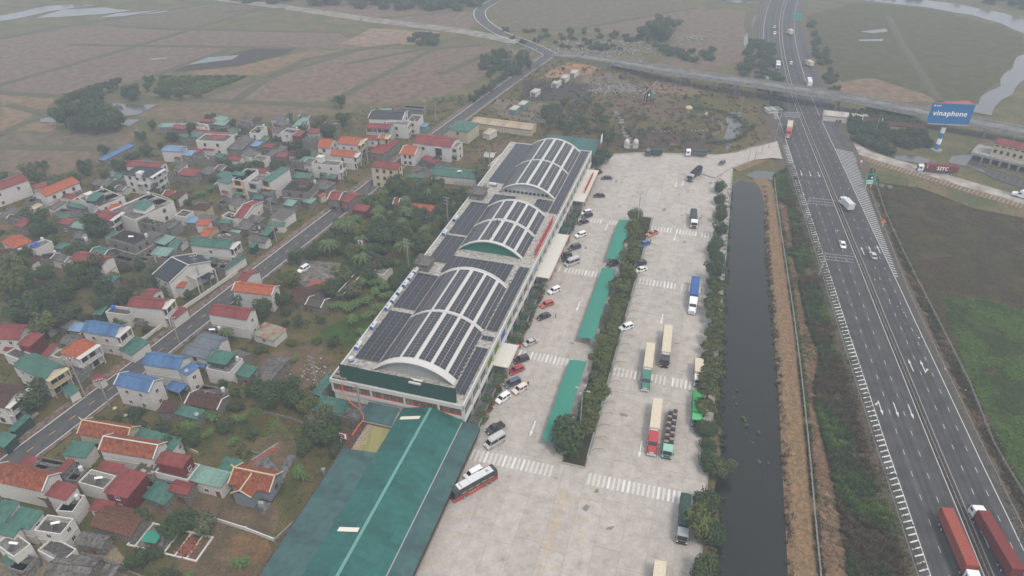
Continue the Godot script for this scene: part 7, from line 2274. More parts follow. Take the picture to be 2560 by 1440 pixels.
# ---------- measured layout,in metres
const PLOTS := [[-204.6,-257.1,-167.9,-275.9,-135.1,-310.7,-107.6,-306,-75.3,-284,-90.4,-221.8,-102.4,-183.9,-121.5,-183.9,-145.3,-197.9,-166.6,-193.1],[-156.1,-171.3,-134.2,-171.3,-112.4,-163.4,-118.8,-145.8,-129.8,-145.8,-144.8,-152.6],[-120.5,-112.2,-104.8,-114.6,-84.8,-102,-86.6,-90.8,-105.3,-87],[-175.7,-336.1,-118.8,-347.2,-80.9,-341.6,-88.6,-288.2,-127.5,-288.2],[-108.1,-167.3,-99.1,-175.3,-82,-193.1,-70.5,-179.6,-73.5,-156.1,-80.9,-150.8],[-62.9,-114.6,-83.8,-114.6,-95.9,-100.9,-82.9,-97.7]]
const HOUSES := [
["g",-204.3,-257,56.8,16.7,9,7,1.2,"lg","rd","","tall blank grey walled house with thin dark red roof at field edge"],
["g",-181.9,-255.8,62.4,14.7,8,6.4,1.6,"wh","or","w3 band","long whitewashed two storey house with bright orange roof and red band"],
["s",-192.9,-261.9,44.1,5.7,4,4,0.5,"wh","rd","","low white annexe with dark red roof beside long orange roofed house"],
["f",-160.1,-247.3,56.6,10.6,14.4,6.2,0,"wh","gy","w3 stair","narrow grey white house with flat roof below the white villa"],
["c",-159.4,-242.4,-0,4.2,6.3,8.6,0.6,"gr","gr","","green metal terrace roof standing on narrow grey white house"],
["s",-169.6,-245.4,-21.2,10.4,2.6,3.4,0.3,"gy","gr","","wide low pale green roof below the long orange roofed house"],
["f",-140.7,-239.5,58.3,17,15.1,6.4,0,"lg","gy","w2 crest","long pale grey house with flat stained roof and curved cream crest"],
["s",-138.9,-237.1,-19.3,6.1,5.6,7.6,0.8,"lg","gr","","pale green roofed room at the back of the long pale grey house"],
["g",-150.8,-240.8,-13.9,5.7,6.3,5,1,"lg","or","","small orange tiled gable with white edging on grey wall"],
["h",-119.3,-242.3,-7.7,6.1,5.4,4.6,1.4,"ye","br","w2","small cream yellow house with brown hipped roof"],
["g",-100.8,-240.6,-13.5,4.4,14,4.6,1.6,"wh","rd","long","long dark red gabled roof with teal lean-to near the village road"],
["g",-150.8,-232.6,-12.1,7.4,7.3,6.2,1,"gy","rd","w1 fB","grey rendered house with dark red roof and small front balcony"],
["f",-134.4,-214.7,-23.7,12.8,7.9,7,0,"old","gy","w2 band2 rail heater","weathered bare concrete two storey house with flat roof and railings"],
["f",-132.2,-227.7,-23,10.7,3.4,6,0,"old","gy","w2","weathered concrete house with mossy flat roof behind the railed one"],
["v",-129,-220,-24.9,5.9,6,4.2,0.9,"gy","gy","","grey corrugated barrel roof between two weathered concrete houses"],
["s",-125.1,-219.1,-21.1,6.8,5.6,3.4,0.4,"gy","tl","open","patchwork pale teal roof beside the grey barrel roof"],
["h",-173.7,-214,55.2,6.7,8.8,5.6,2.4,"lg","or","w1","pale grey house with steep bright orange roof on village edge"],
["f",-164.4,-211.7,65.1,6.4,4.5,6,0,"lg","gy","tank","flat roofed annexe carrying a blue tank beside steep orange roof"],
["g",-175.1,-204.7,5.7,9.5,9,5.6,1.4,"wh","br","fB w1","white house with brown roof and columned balcony behind trees"],
["s",-161.4,-196.9,-6.9,2.5,3.2,3,0.4,"gy","gr","open","dark green awning below the white columned balcony"],
["s",-158.5,-214.2,-15.5,5.1,3.5,3.4,0.5,"gy","gr","","green metal roof of a low shed beside mossy flat roofs"],
["f",-160,-208,13.5,5.6,4.3,3.4,0,"old","gy","","long low weathered flat roof beside the green shed"],
["f",-154.8,-218.9,-12.4,6.6,2.9,3.4,0,"old","gy","w1","low old house with flat roof near large round tree"],
["g",-139.6,-199.8,-17,13.2,5.6,7.6,1,"wh","rd","w2 open2 band","two storey house with dark red terrace roof behind big mango tree"],
["g",-142.1,-209.3,-14.4,6.1,5.9,4.4,1,"gy","gr","","green gabled metal roof behind dark red terrace roof"],
["g",-103.1,-210.3,-10.4,14.9,5.6,7.2,1.4,"lg","gr","fB w1","long grey house with dark green gabled roof and white front balcony"],
["s",-119.3,-214,5.2,3.7,6.7,3.6,0.4,"gy","gr","","faded green lean-to roof behind long green gabled house"],
["f",-114.8,-207.6,-12.3,15.3,4.8,3.6,0,"old","gy","","low blackened concrete flat roof behind the navy villa"],
["f",-99.3,-202.7,-11,6.6,5.3,3.6,0,"old","gy","","low dark flat roof shop house beside the village road"],
["s",-94.9,-203.7,-27.1,2.7,9.6,3,0.4,"wh","gr","","green shop awning along the village road below green gabled house"],
["v",-102.4,-195.4,-15,8.1,3.3,3.4,1.2,"gy","sl","open","dark navy barrel vault carport beside the white trimmed villa"],
["g",-109.5,-222.7,-13.7,3.6,7.2,4.6,1.4,"ye","or","","small orange gable with cream edging among grey roofs"],
["s",-114.9,-231.1,-8.2,5.3,3.5,3.6,0.7,"lg","or","","small single pitch orange tiled roof behind yellow house"],
["s",-120.4,-234.3,-5.2,4.3,4.6,3.2,0.3,"gy","lb","","faded light blue and grey lean-to beside yellow house"],
["f",-103.3,-221.7,-21.1,8,5.4,4,0,"old","gy","","grey flat roof with junk above the green gabled house"],
["s",-107.5,-232.9,-4.8,4.6,2.6,3.2,0.3,"gy","gr","","narrow green lean-to between orange roofs and red gable"],
["g",-85.4,-191.1,-23.4,3.6,7.9,6,1.2,"lg","rd","","dark red gable roof across the road from navy carport"],
["g",-109.9,-174.4,-7.9,11.3,5.6,7.4,1.2,"wh","rd","fB","white side walled house with dark red roof and front balcony by road"],
["f",-119.4,-174.3,-11.1,8,3.7,4.6,0,"wh","gy","tank","flat dark roof with blue tanks behind dark red roofed house"],
["s",-126,-178,-5.1,2.9,9.8,3.6,0.8,"gr","gr","","long narrow bright green lean-to roof beside blue tanks"],
["g",-112.2,-180.3,-14.5,4.3,6.2,6.4,1.2,"lg","rd","","dark red gable behind the house with front balcony"],
["s",-102.6,-174.3,-25.4,4.2,5.8,3.4,0.5,"wh","rd","","dark red porch roof of roadside house"],
["s",-140.6,-235.8,-26.2,5.4,4.3,4,0.3,"gy","gr","","dull green lean-to beside pale grey long house"],
["f",-170.9,-240.3,-14.6,9.6,5.2,3.2,0,"old","gy","","low dark yard roofs below wide pale green roof"],
["s",-185.5,-245.1,-27,3.7,4.5,3.2,0.3,"wh","cr","","small pale corrugated shed roof beside dirt yard"],
["f",-185.5,-237.5,-21.8,8.5,6.3,3,0,"old","gy","","long low grey shed roof beside dirt yard"],
["s",-170.4,-237.2,-10.7,4.3,2.9,3,0.3,"gy","gr","","small teal green roof among trees near grey sheds"],
["g",-108.2,-195.2,-33.5,9,15.8,6.6,2.6,"wh","sl","villa","white trimmed villa with steep navy roof and pergola"],
["s",-106.2,-188.5,-9.5,2.8,2.6,4.2,0.6,"wh","or","","small orange porch roof in front of the navy villa"],
["g",-117.2,-161.4,-13.9,11.2,5.6,7.4,1.7,"lg","bl","fB bal","blue roofed house with white balcony front facing the road"],
["s",-128.1,-165.6,-9.8,4.2,3.4,4.4,0.6,"gy","lb","","striped light blue lean-to behind the balcony blue roofed house"],
["s",-108.3,-158.1,-27,5.6,6.4,3.4,0.5,"wh","gr","","dull green porch roof in front of the balcony blue roofed house"],
["g",-144.9,-161.8,-4.9,9.6,7.3,6,1.5,"lg","rd","","pale house with wide dark red roof and white gable edge"],
["s",-136.8,-157.8,-15.5,4.5,5.6,6,0.5,"mr","rd","","dark red boxed terrace roof with red cladding"],
["h",-120.6,-153.2,-24.2,6.3,7.4,6.8,2.4,"wh","or","fB bal w1","orange roofed white villa with large windows and balcony"],
["f",-127.9,-154.8,-19.4,3.3,3.4,3.6,0,"wh","gy","","white walled terrace behind the orange roofed villa"],
["s",-130.9,-155.4,-5.3,2.4,5.1,4,0.5,"wh","rd","","dark red lean-to roof behind the orange roofed villa"],
["g",-127.5,-145.8,-26.5,13.1,6.4,6.4,1.5,"wh","gr","fB w3 bal","white house with green roof and yellow balcony front"],
["g",-131,-134.5,-11.8,8.9,8,6.4,1.2,"wh","br","fB bal","white villa with curved balconies above green shop awning"],
["s",-123.5,-127.6,-16.5,2.2,5.6,3.2,0.4,"gr","gr","","green shop awning below white villa balconies"],
["s",-124.3,-121.9,-15.6,4.8,4,3.2,0.4,"gr","gr","","green shed roof beside brick paved verge"],
["s",-112.3,-144.8,-25.7,3.7,2.6,3,0.3,"wh","rd","","small white gate booth with dark red roof beside the road"],
["s",-117.5,-140.2,-36.6,4.9,3,3,0.4,"wh","gr","","green roofed kiosk with white and red front beside the road"],
["g",-93.8,-147.4,-12,11.3,5.6,7.2,1.5,"lg","bl","","blue roofed house with blank grey wall across the road"],
["s",-86.2,-143.8,-35.5,3.6,4.3,7,0.4,"lg","bl","dish","blue terrace roof and dish at the back of blank walled blue house"],
["g",-97.6,-138.9,-16.3,10.8,5.6,7,1.6,"lg","bl","","tall grey blank walled house with plain blue roof"],
["s",-89.7,-141.1,-23,5.2,3.2,3.2,0.3,"gy","bl","open","low blue sheet roof behind tall blue roofed house"],
["g",-86.3,-158.7,-18.6,8.5,5.6,5,1,"lg","sg","","upper of two slate grey gabled roofs"],
["g",-87.7,-154.3,-17.9,8.5,5.6,5,1,"lg","sg","","lower of two slate grey gabled roofs"],
["f",-78.7,-148.3,-16.3,7.4,6.5,5.4,0,"lg","gy","tank","flat roofed grey house with blue tank and green terrace roof"],
["c",-79,-147.9,-14.4,6.2,4.8,7.6,0.6,"gr","gr","","green metal terrace roof with dark green skirt on grey house"],
["s",-73.2,-147.4,-20.3,5.9,4.3,3.4,0.5,"gy","gr","","dark green low roof beside long brown shed"],
["f",-88.5,-164.5,-17,6.5,4.6,4.2,0,"old","gy","heater","small stained flat roof with white solar heater by the road"],
["g",-83.1,-169.4,-13.5,13,5.6,7.6,1.4,"lg","rd","eB","long red roofed house with blank grey wall"],
["g",-79.4,-135.7,-13.9,9.5,5.6,3.6,1.2,"old","br","","old brown tiled house behind the small green roof"],
["s",-88.8,-133.2,-4.8,3.5,3.7,3.2,0.8,"old","br","","old brown tiled lean-to behind tall blue roofed house"],
["s",-82.1,-131.2,-17.8,7,3.3,3.4,0.4,"old","gr","dish","faded green roof with white dish in front of old brown tiles"],
["f",-79.1,-138.4,-13.8,7.9,4.2,4,0,"old","gy","","roofless blackened concrete annexe behind brown tiles"],
["g",-98.8,-123.7,-12,13.5,5.6,4.8,2,"cr","tt","temple","low house with weathered terracotta roof and curled cream ridge"],
["g",-89.7,-117.3,-11.4,14.4,5.6,6,1.8,"wh","tt","trim","long whitewashed house with terracotta roof and white ridge edging"],
["s",-103.4,-117.9,-7.9,6.2,4.4,4,0.6,"wh","gr","","green forecourt roof joined to the long terracotta roof"],
["s",-85.9,-120.8,-18,12,3.8,4.4,0.6,"wh","gr","","broad green roof behind the long terracotta roofed house"],
["v",-77.5,-112,-13.4,7.4,4,7,0.8,"mr","rd","","dark red barrel terrace roof joined to the long white house"],
["f",-77.4,-111.8,-15.4,8.8,4.9,4.6,0,"wh","gy","","white lower block under dark red barrel terrace roof"],
["s",-69.3,-109.7,-16.1,8.8,4.5,4,0.5,"wh","tl","w1 eB","pale patched green roofed white block beside temple yard"],
["g",-109.8,-107.9,-13.7,14.3,5.6,6.2,2,"wh","tt","","old orange tiled house with mossy ridge and white wall"],
["s",-99.4,-103.9,-16.1,5.7,4,6,0.5,"wh","rd","","dark red lean-to on white block beside mossy orange tiles"],
["f",-97,-101.9,-3.8,3.9,4.7,4.6,0,"wh","gy","","white cube extension with ledge and rubble on its roof"],
["s",-113,-113.9,-13.2,3.6,2.6,4.4,0.5,"wh","rd","","small dark red roof beside the road at grey terrace"],
["f",-108.1,-113.1,-12.5,6.5,3.7,4.2,0,"old","gy","","grey stained terrace between two dark red strips"],
["s",-103.3,-111.8,-17.1,2.2,4.4,4.8,0.5,"gy","rd","","narrow dark red strip roof beside grey terrace"],
["f",-100.3,-110.8,-11.7,2.9,4.2,4,0,"old","gy","","small walled grey terrace beside stained flat roof"],
["f",-94.4,-108.6,-16.2,7.1,4.1,4.6,0,"wh","st","heater","stained concrete flat roof with white solar heater"],
["s",-86.6,-106.5,-15.6,6.4,6.9,5.4,0.6,"mr","rd","","large plain dark red metal roof with red skirt"],
["s",-90.5,-102.2,-11,5.2,2.8,3,0.5,"wh","rd","","low dark red roof below the large dark red one"],
["s",-92.9,-112.1,-13.2,5.9,2.6,4.4,0.4,"wh","rd","","thin dark red roof tucked behind stained flat roof"],
["g",-85,-98.7,-15.9,11,6.5,3,1.1,"old","bt","","old brown and orange patched tiled cottage"],
["v",-88.3,-93.5,-11,6.6,3.4,2.8,0.9,"old","gy","","grey cement vaulted shed beside pale lane"],
["s",-76.6,-94.6,-9.4,3.5,2.6,2.4,0.3,"gy","gt","open","bright green sheet shelter beside old patched cottage"],
["s",-109.2,-98.6,-7,4.2,5.2,5.6,0.6,"wh","gr","","green metal roof on white house next to single pitch roof"],
["s",-103.6,-96.9,-13.8,6.1,4.5,5.6,0.5,"wh","gr","","green single pitch roof on white house with heater terrace"],
["f",-96.8,-95.5,-9.1,6.3,4.2,5.6,0,"wh","gy","heater","grey flat roof with solar heater on white house by lane"],
["f",-103.2,-91.2,-29.4,6.7,3.7,5,0,"wh","gy","heater","white house corner with solar heater and curved pipe"],
["s",-105.6,-93.9,-13.5,5.2,2.6,5.6,0.4,"wh","gr","","teal roof behind white house corner with solar heater"],
["g",-89.4,-87.2,-6.7,9.5,5.6,2.8,0.9,"old","fi","","grey corrugated cement roof of shed by pale lane"],
["s",-81.6,-86.4,-8.1,3.2,2.6,2.6,0.4,"old","fi","","small corrugated shed with green door side"],
["g",-80.4,-183.2,-11.3,13.5,5.6,6.6,1.3,"lg","or","eB wA","orange roofed house with blank pale grey wall"],
["g",-85.8,-191.5,-19.6,3.5,7.9,5.6,1,"lg","rd","","dark red roof behind orange roofed blank walled house"],
["s",-71.8,-165.6,-23.7,8.3,6,2.8,0.5,"lg","pt","","patched pale green and red sheet roof"],
["s",-66.5,-148.5,-18.6,5.7,10.9,3,0.4,"old","fi","","long brown cement sheet shed beside bare earth"],
["g",-68.4,-186.8,-28.4,2.9,5.9,3,1,"old","br","","small brown tiled wing of the old temple"],
["g",-64.7,-185.2,-34.3,4.4,11.1,3.2,1.2,"old","br","","brown tiled hall of the old temple with white ridge"],
["g",-61.1,-181,-18.2,5.5,5.6,3,1.2,"old","gt2","","grey tiled old temple hall with ornamental ridge"],
["g",-51,-194.9,-22.1,2.2,19.4,3,0.9,"old","br","","long narrow brown tiled wing beside the red yard"],
["f",-43.7,-199.5,-19.9,4.5,6.4,3.4,0,"wh","st","","small white block with weathered roof among trees"],
["g",-45.3,-202.4,-29.5,2.5,7.6,4,1.4,"old","br","","old curled brown tile roof among trees"],
["s",-50.3,-141.8,-19.9,3,8.5,3.4,0.5,"gy","gr","","dark green shed roof beside the solar hall wall"],
["g",-34.3,-301.6,-17.9,18.6,11.7,7.6,1.4,"bw","rd","w2 big","bright white house with dark red roof and tall dark window"],
["f",-24.9,-298.5,-19.6,3.4,6,7,0,"lg","gy","","grey tower wing beside bright white house"],
["h",-52,-270.6,-15.6,11.7,6.5,9.2,1.6,"cm","rd","w3 cream","tall cream house with dark red roof and small windows"],
["g",-45.1,-295.4,-12.7,7,10.8,5.6,1.4,"lg","or","w2","small grey house with orange roof beside cream house"],
["s",-35.9,-289.4,-39.4,9.3,4.1,3.4,0.4,"gy","rd","","low dark red roof below the bright white house"],
["g",-23.7,-275.2,-13.1,20.3,8.8,3.8,1.2,"wh","gr","col heater","long low green roofed block with columns and two heaters"],
["s",-40.9,-271.9,-0,8,2.6,3.4,0.4,"gy","gr","","low green roof beside cream house"],
["g",-62.3,-317.2,-7.2,12,6.8,8.4,0.8,"mi","rd","w2 open2","mint green house with dark red terrace roof"],
["g",-73.1,-302.6,-13.2,10.1,8.8,7,1.4,"lg","or","fB bal","orange roofed house with yellow balconies near the road"],
["g",-83.9,-301.7,-8.4,6.2,9.7,6,2.2,"wh","or","w1","pale house with steep orange roof left of twin orange roofs"],
["g",-73.6,-289.2,-12.5,11,5.6,6.4,1.6,"lg","or","fB bal","orange roofed house with white columned balconies"],
["f",-79,-279.3,-11.2,12.2,5,6.8,0,"lg","gy","fB bal w2 stair","grey flat roofed house with columned front balcony"],
["s",-81.9,-279.1,-9.7,6.1,3.2,4.6,0.4,"gy","gr","open","green side awning of the grey flat roofed house"],
["s",-75.5,-271.9,-14.5,3.9,3.6,3.4,0.4,"mr","gr","","green roofed lean-to with red side by columned house"],
["s",-58.3,-303.1,-21.3,7.7,15.9,3.8,0.6,"gy","rd","","dark red shop roofs along the village road"],
["g",-64.8,-308.1,-9.6,7.2,5.6,6.4,0.8,"lg","rd","","dark red roof behind roadside shop roofs"],
["g",-59.2,-308,-10.3,3.3,5.6,6.8,1,"ye","or","bal fB","small yellow house with orange roof above the shop roofs"],
["s",-124.9,-308,-10.1,7.8,15.6,3.6,0.6,"old","fi","","big grey cement sheet roof in upper village"],
["f",-119.9,-317.4,-7.2,5,8.9,6.6,0,"wh","gy","w1","white house with dark flat roof in upper village"],
["s",-117.2,-314.6,-3.9,3.6,5.5,3.2,0.4,"gy","gr","open","teal awning below white dark roofed house"],
["s",-119.2,-308.7,-30.1,5.2,5.3,3,0.3,"gy","lb","","light blue roof beside big grey cement sheet roof"],
["f",-104.7,-317.1,-15.8,6.8,6.5,6,0,"lg","gy","w1","grey flat roofed house in the upper village trees"],
["s",-100.1,-314.6,-11.3,4.4,6.6,5.6,0.4,"mr","rd","","dark red boxed roof beside grey upper village house"],
["s",-103.4,-326.4,-6.9,3.2,8.7,5.6,0.5,"gy","tl","","long teal roof strip in the upper village"],
["f",-108.1,-262.3,-14.9,5.4,10.9,9,0,"lg","gy","fS yel","narrow yellow fronted house with balconies and green canopy"],
["c",-109.9,-260.8,-15.6,5.3,2.6,9.8,0.4,"gr","gr","","green canopy roof on narrow yellow fronted house"],
["f",-103,-263.3,-16.7,4.9,9.9,7.4,0,"lg","gy","fS blu","narrow white and blue fronted house with balconies"],
["s",-95.7,-262.3,-23.5,4.6,13,8.8,0.6,"lg","gr","fS yel","narrow yellow fronted house under long green roof"],
["s",-115.6,-262.7,-25.7,6.4,6.9,6.6,0.6,"lg","gr","","grey house with green single pitch roof at row end"],
["s",-109.8,-255.1,-13.5,3.8,3.4,3.4,0.4,"gr","gr","","dark green porch roof below the yellow fronted house"],
["s",-101.1,-253.2,-5.3,4.7,3.5,3.2,0.4,"gy","gr","","green porch roof below the long green roofed house"],
["h",-103.5,-268.7,-13.7,4.1,3.6,7.6,1.2,"lg","rd","","rounded red roof behind the narrow fronts"],
["f",-85,-256.9,-11.2,11.5,9.9,6.4,0,"old","gy","w2 band2","old grey two storey house with brown loggia by the road"],
["s",-83.8,-258,-0,3.6,3.9,7.6,0.8,"old","br","","small brown tiled gable on old grey loggia house"],
["s",-77.1,-262.9,-29.4,7.5,7.1,3.8,0.5,"old","fi","","wide grey cement roof by the road below columned house"],
["s",-87.8,-271.6,-14.9,8.3,5,3.8,0.5,"gy","gr","","teal green shed roof behind old grey loggia house"],
["g",-69.3,-251.8,-10,4.9,8.6,4.8,1.2,"old","rd","","left wing of red roofed roadside house among palms"],
["g",-63.1,-250,-32.3,4.5,8.5,4.8,1,"old","rd","","right wing of red roofed roadside house among palms"],
["s",-57.8,-240.8,-18.5,6.4,4.2,4.8,0.5,"mr","rd","","boxed red roof with red cladding among garden trees"],
["h",-34.7,-243.7,-13.4,14.2,4.6,3.4,1.6,"wh","or","","low orange hipped roof hidden in garden trees"],
["g",-44.5,-245.9,-10.9,2.2,5.6,5.2,1.2,"pb","rd","w1","tiny pale blue shrine house with red gable"],
["s",-76.3,-255.4,-40,2.2,3,3,0.4,"wh","or","","tiny orange roofed gate house by the road"],
["s",-80.1,-250.3,-23.5,4.3,3.8,3.2,0.4,"gy","tl","","pale green roadside shed with barred white front"],
["s",-87.1,-237.7,-24,6.8,7.2,3.8,0.5,"wh","gy","","dark stained roof of low white shop by road bend"],
["s",-87.9,-231.1,-7.5,7,2.6,3.2,0.4,"wh","gr","","green strip roof of low house by road bend"],
["s",-89.6,-224.9,-18.8,3.4,4.9,3.2,0.4,"gr","gr","","dark green boxed shed beside concrete pole"],
["s",-91.8,-215.8,-11,2.2,3.8,3.2,0.4,"gr","gr","","small dark green boxed shed beside the road"],
["s",-98.9,-230.1,-11.6,5.6,6.8,3.4,0.4,"old","fi","","grey cement shed roof between red gable and road"],
["f",-92.9,-226.9,-22.3,5.9,5.6,3.4,0,"old","gy","","dark mossy flat roof between green boxed sheds"],
["s",-101.3,-223.8,-10.7,3.9,4.2,3.2,0.4,"gy","tl","","pale patched teal roof behind green boxed sheds"],
["s",-166.6,-330.6,-0,12.3,4.6,3.4,0.4,"gy","tl","","long pale teal roof at the village north edge"],
["f",-136.6,-307.1,-6.7,14.1,9,6.6,0,"wh","gy","w2","white house with tall parapet at the village north edge"],
["s",-142.3,-310.8,-8.2,5.9,9.7,5.4,0.8,"wh","rd","","dark red pitched roof in front of tall parapet house"],
["s",-138.3,-305,-10.1,5.6,7.1,3,0.4,"wh","rd","","low dark red porch roof in front of tall parapet house"],
["c",-135.6,-310.3,-6.5,7.4,7.5,6.2,0.4,"mr","rd","","dark red boxed terrace roof in front of tall parapet house"],
["g",-151.6,-297.1,-7.6,9.5,6.5,5.6,0.6,"lg","lb","","grey house with light blue roof among trees"],
["s",-143.6,-292.8,-8.9,5,4.6,5,0.5,"gy","lb","","light blue terrace roof beside grey house among trees"],
["s",-178.9,-298.5,-21,4.3,17.8,3,0.4,"gy","bl","","long narrow blue roofed shed at the field edge"],
["g",-155.5,-277.8,-8,15.3,6.4,6.6,0.8,"wh","rd","","long dark red roof behind the slate roofed villa"],
["h",-151.4,-266.4,-13.6,12.5,9.2,8.4,2,"bw","sl2","w3 villa4 fB","white four storey villa with dark slate roof"],
["s",-151.2,-337,-1.4,8.1,2.6,3.4,0.4,"gy","rd","","faint dark red roof at the far field edge"],
["f",-151.5,-327.4,-22.2,7.3,4.2,5,0,"wh","lb","","small white block with pale blue roof at north edge"],
["s",-103.2,-330.6,-13.1,4.1,10.5,5,0.5,"lg","tl","","pale teal roof strip of grey upper village house"],
["s",-119.1,-308.5,-8.7,5.5,5,3,0.3,"gy","lb","","faded light blue roof near upper village grey shed"],
["h",-23.3,-322.9,-23.5,11.2,12.9,6.2,1.2,"cr","gr","w1","cream house with green roof beside the road"],
["s",-20,-324,-13.6,3.8,5.8,5.6,0.4,"gr","gr","","green terrace roof of cream house beside the road"],
["g",-4.1,-333.3,-18.9,31.7,8.6,3.6,0.8,"cr","be","","very long beige roofed shed behind cream house"],
["g",-60.6,-333.6,-6.4,17,12.6,8,1.2,"bw","sl","","large white house with slate blue roof near the road"],
["f",-54.9,-325.7,-9.5,11.2,6.4,7,0,"bw","rd","w1","white modern wing with thin red roof line"],
["f",-47.5,-332.5,-9.6,5.6,9.5,6.6,0,"lg","gy","","grey flat house beside large white slate roofed house"],
["s",-42.9,-331.5,-18.1,3,4.6,3.2,0.3,"tlw","lb","","tiny turquoise kiosk with light blue roof by road"],
["s",-10.7,-323.4,-35.3,4.6,6.7,3,0.4,"wh","cr","","small pale grey shed roof near bare earth"],
["g",-9.8,-293.6,-10,4.4,5.6,4,0.8,"wh","wr","open","left pale white sheet canopy behind solar hall"],
["g",-2.9,-288.9,-27.8,6.2,20,4,1,"wh","wr","open","long pale white canopy roof beside solar hall"],
["f",-50.8,-356.2,-10.6,11.3,9.9,3.6,0,"old","gy","","ruined grey block near banana trees"],
["s",-65.4,-352.5,-0,6.5,3.3,3.4,0.3,"gy","tl","","faint teal and grey sheds at village end"]]
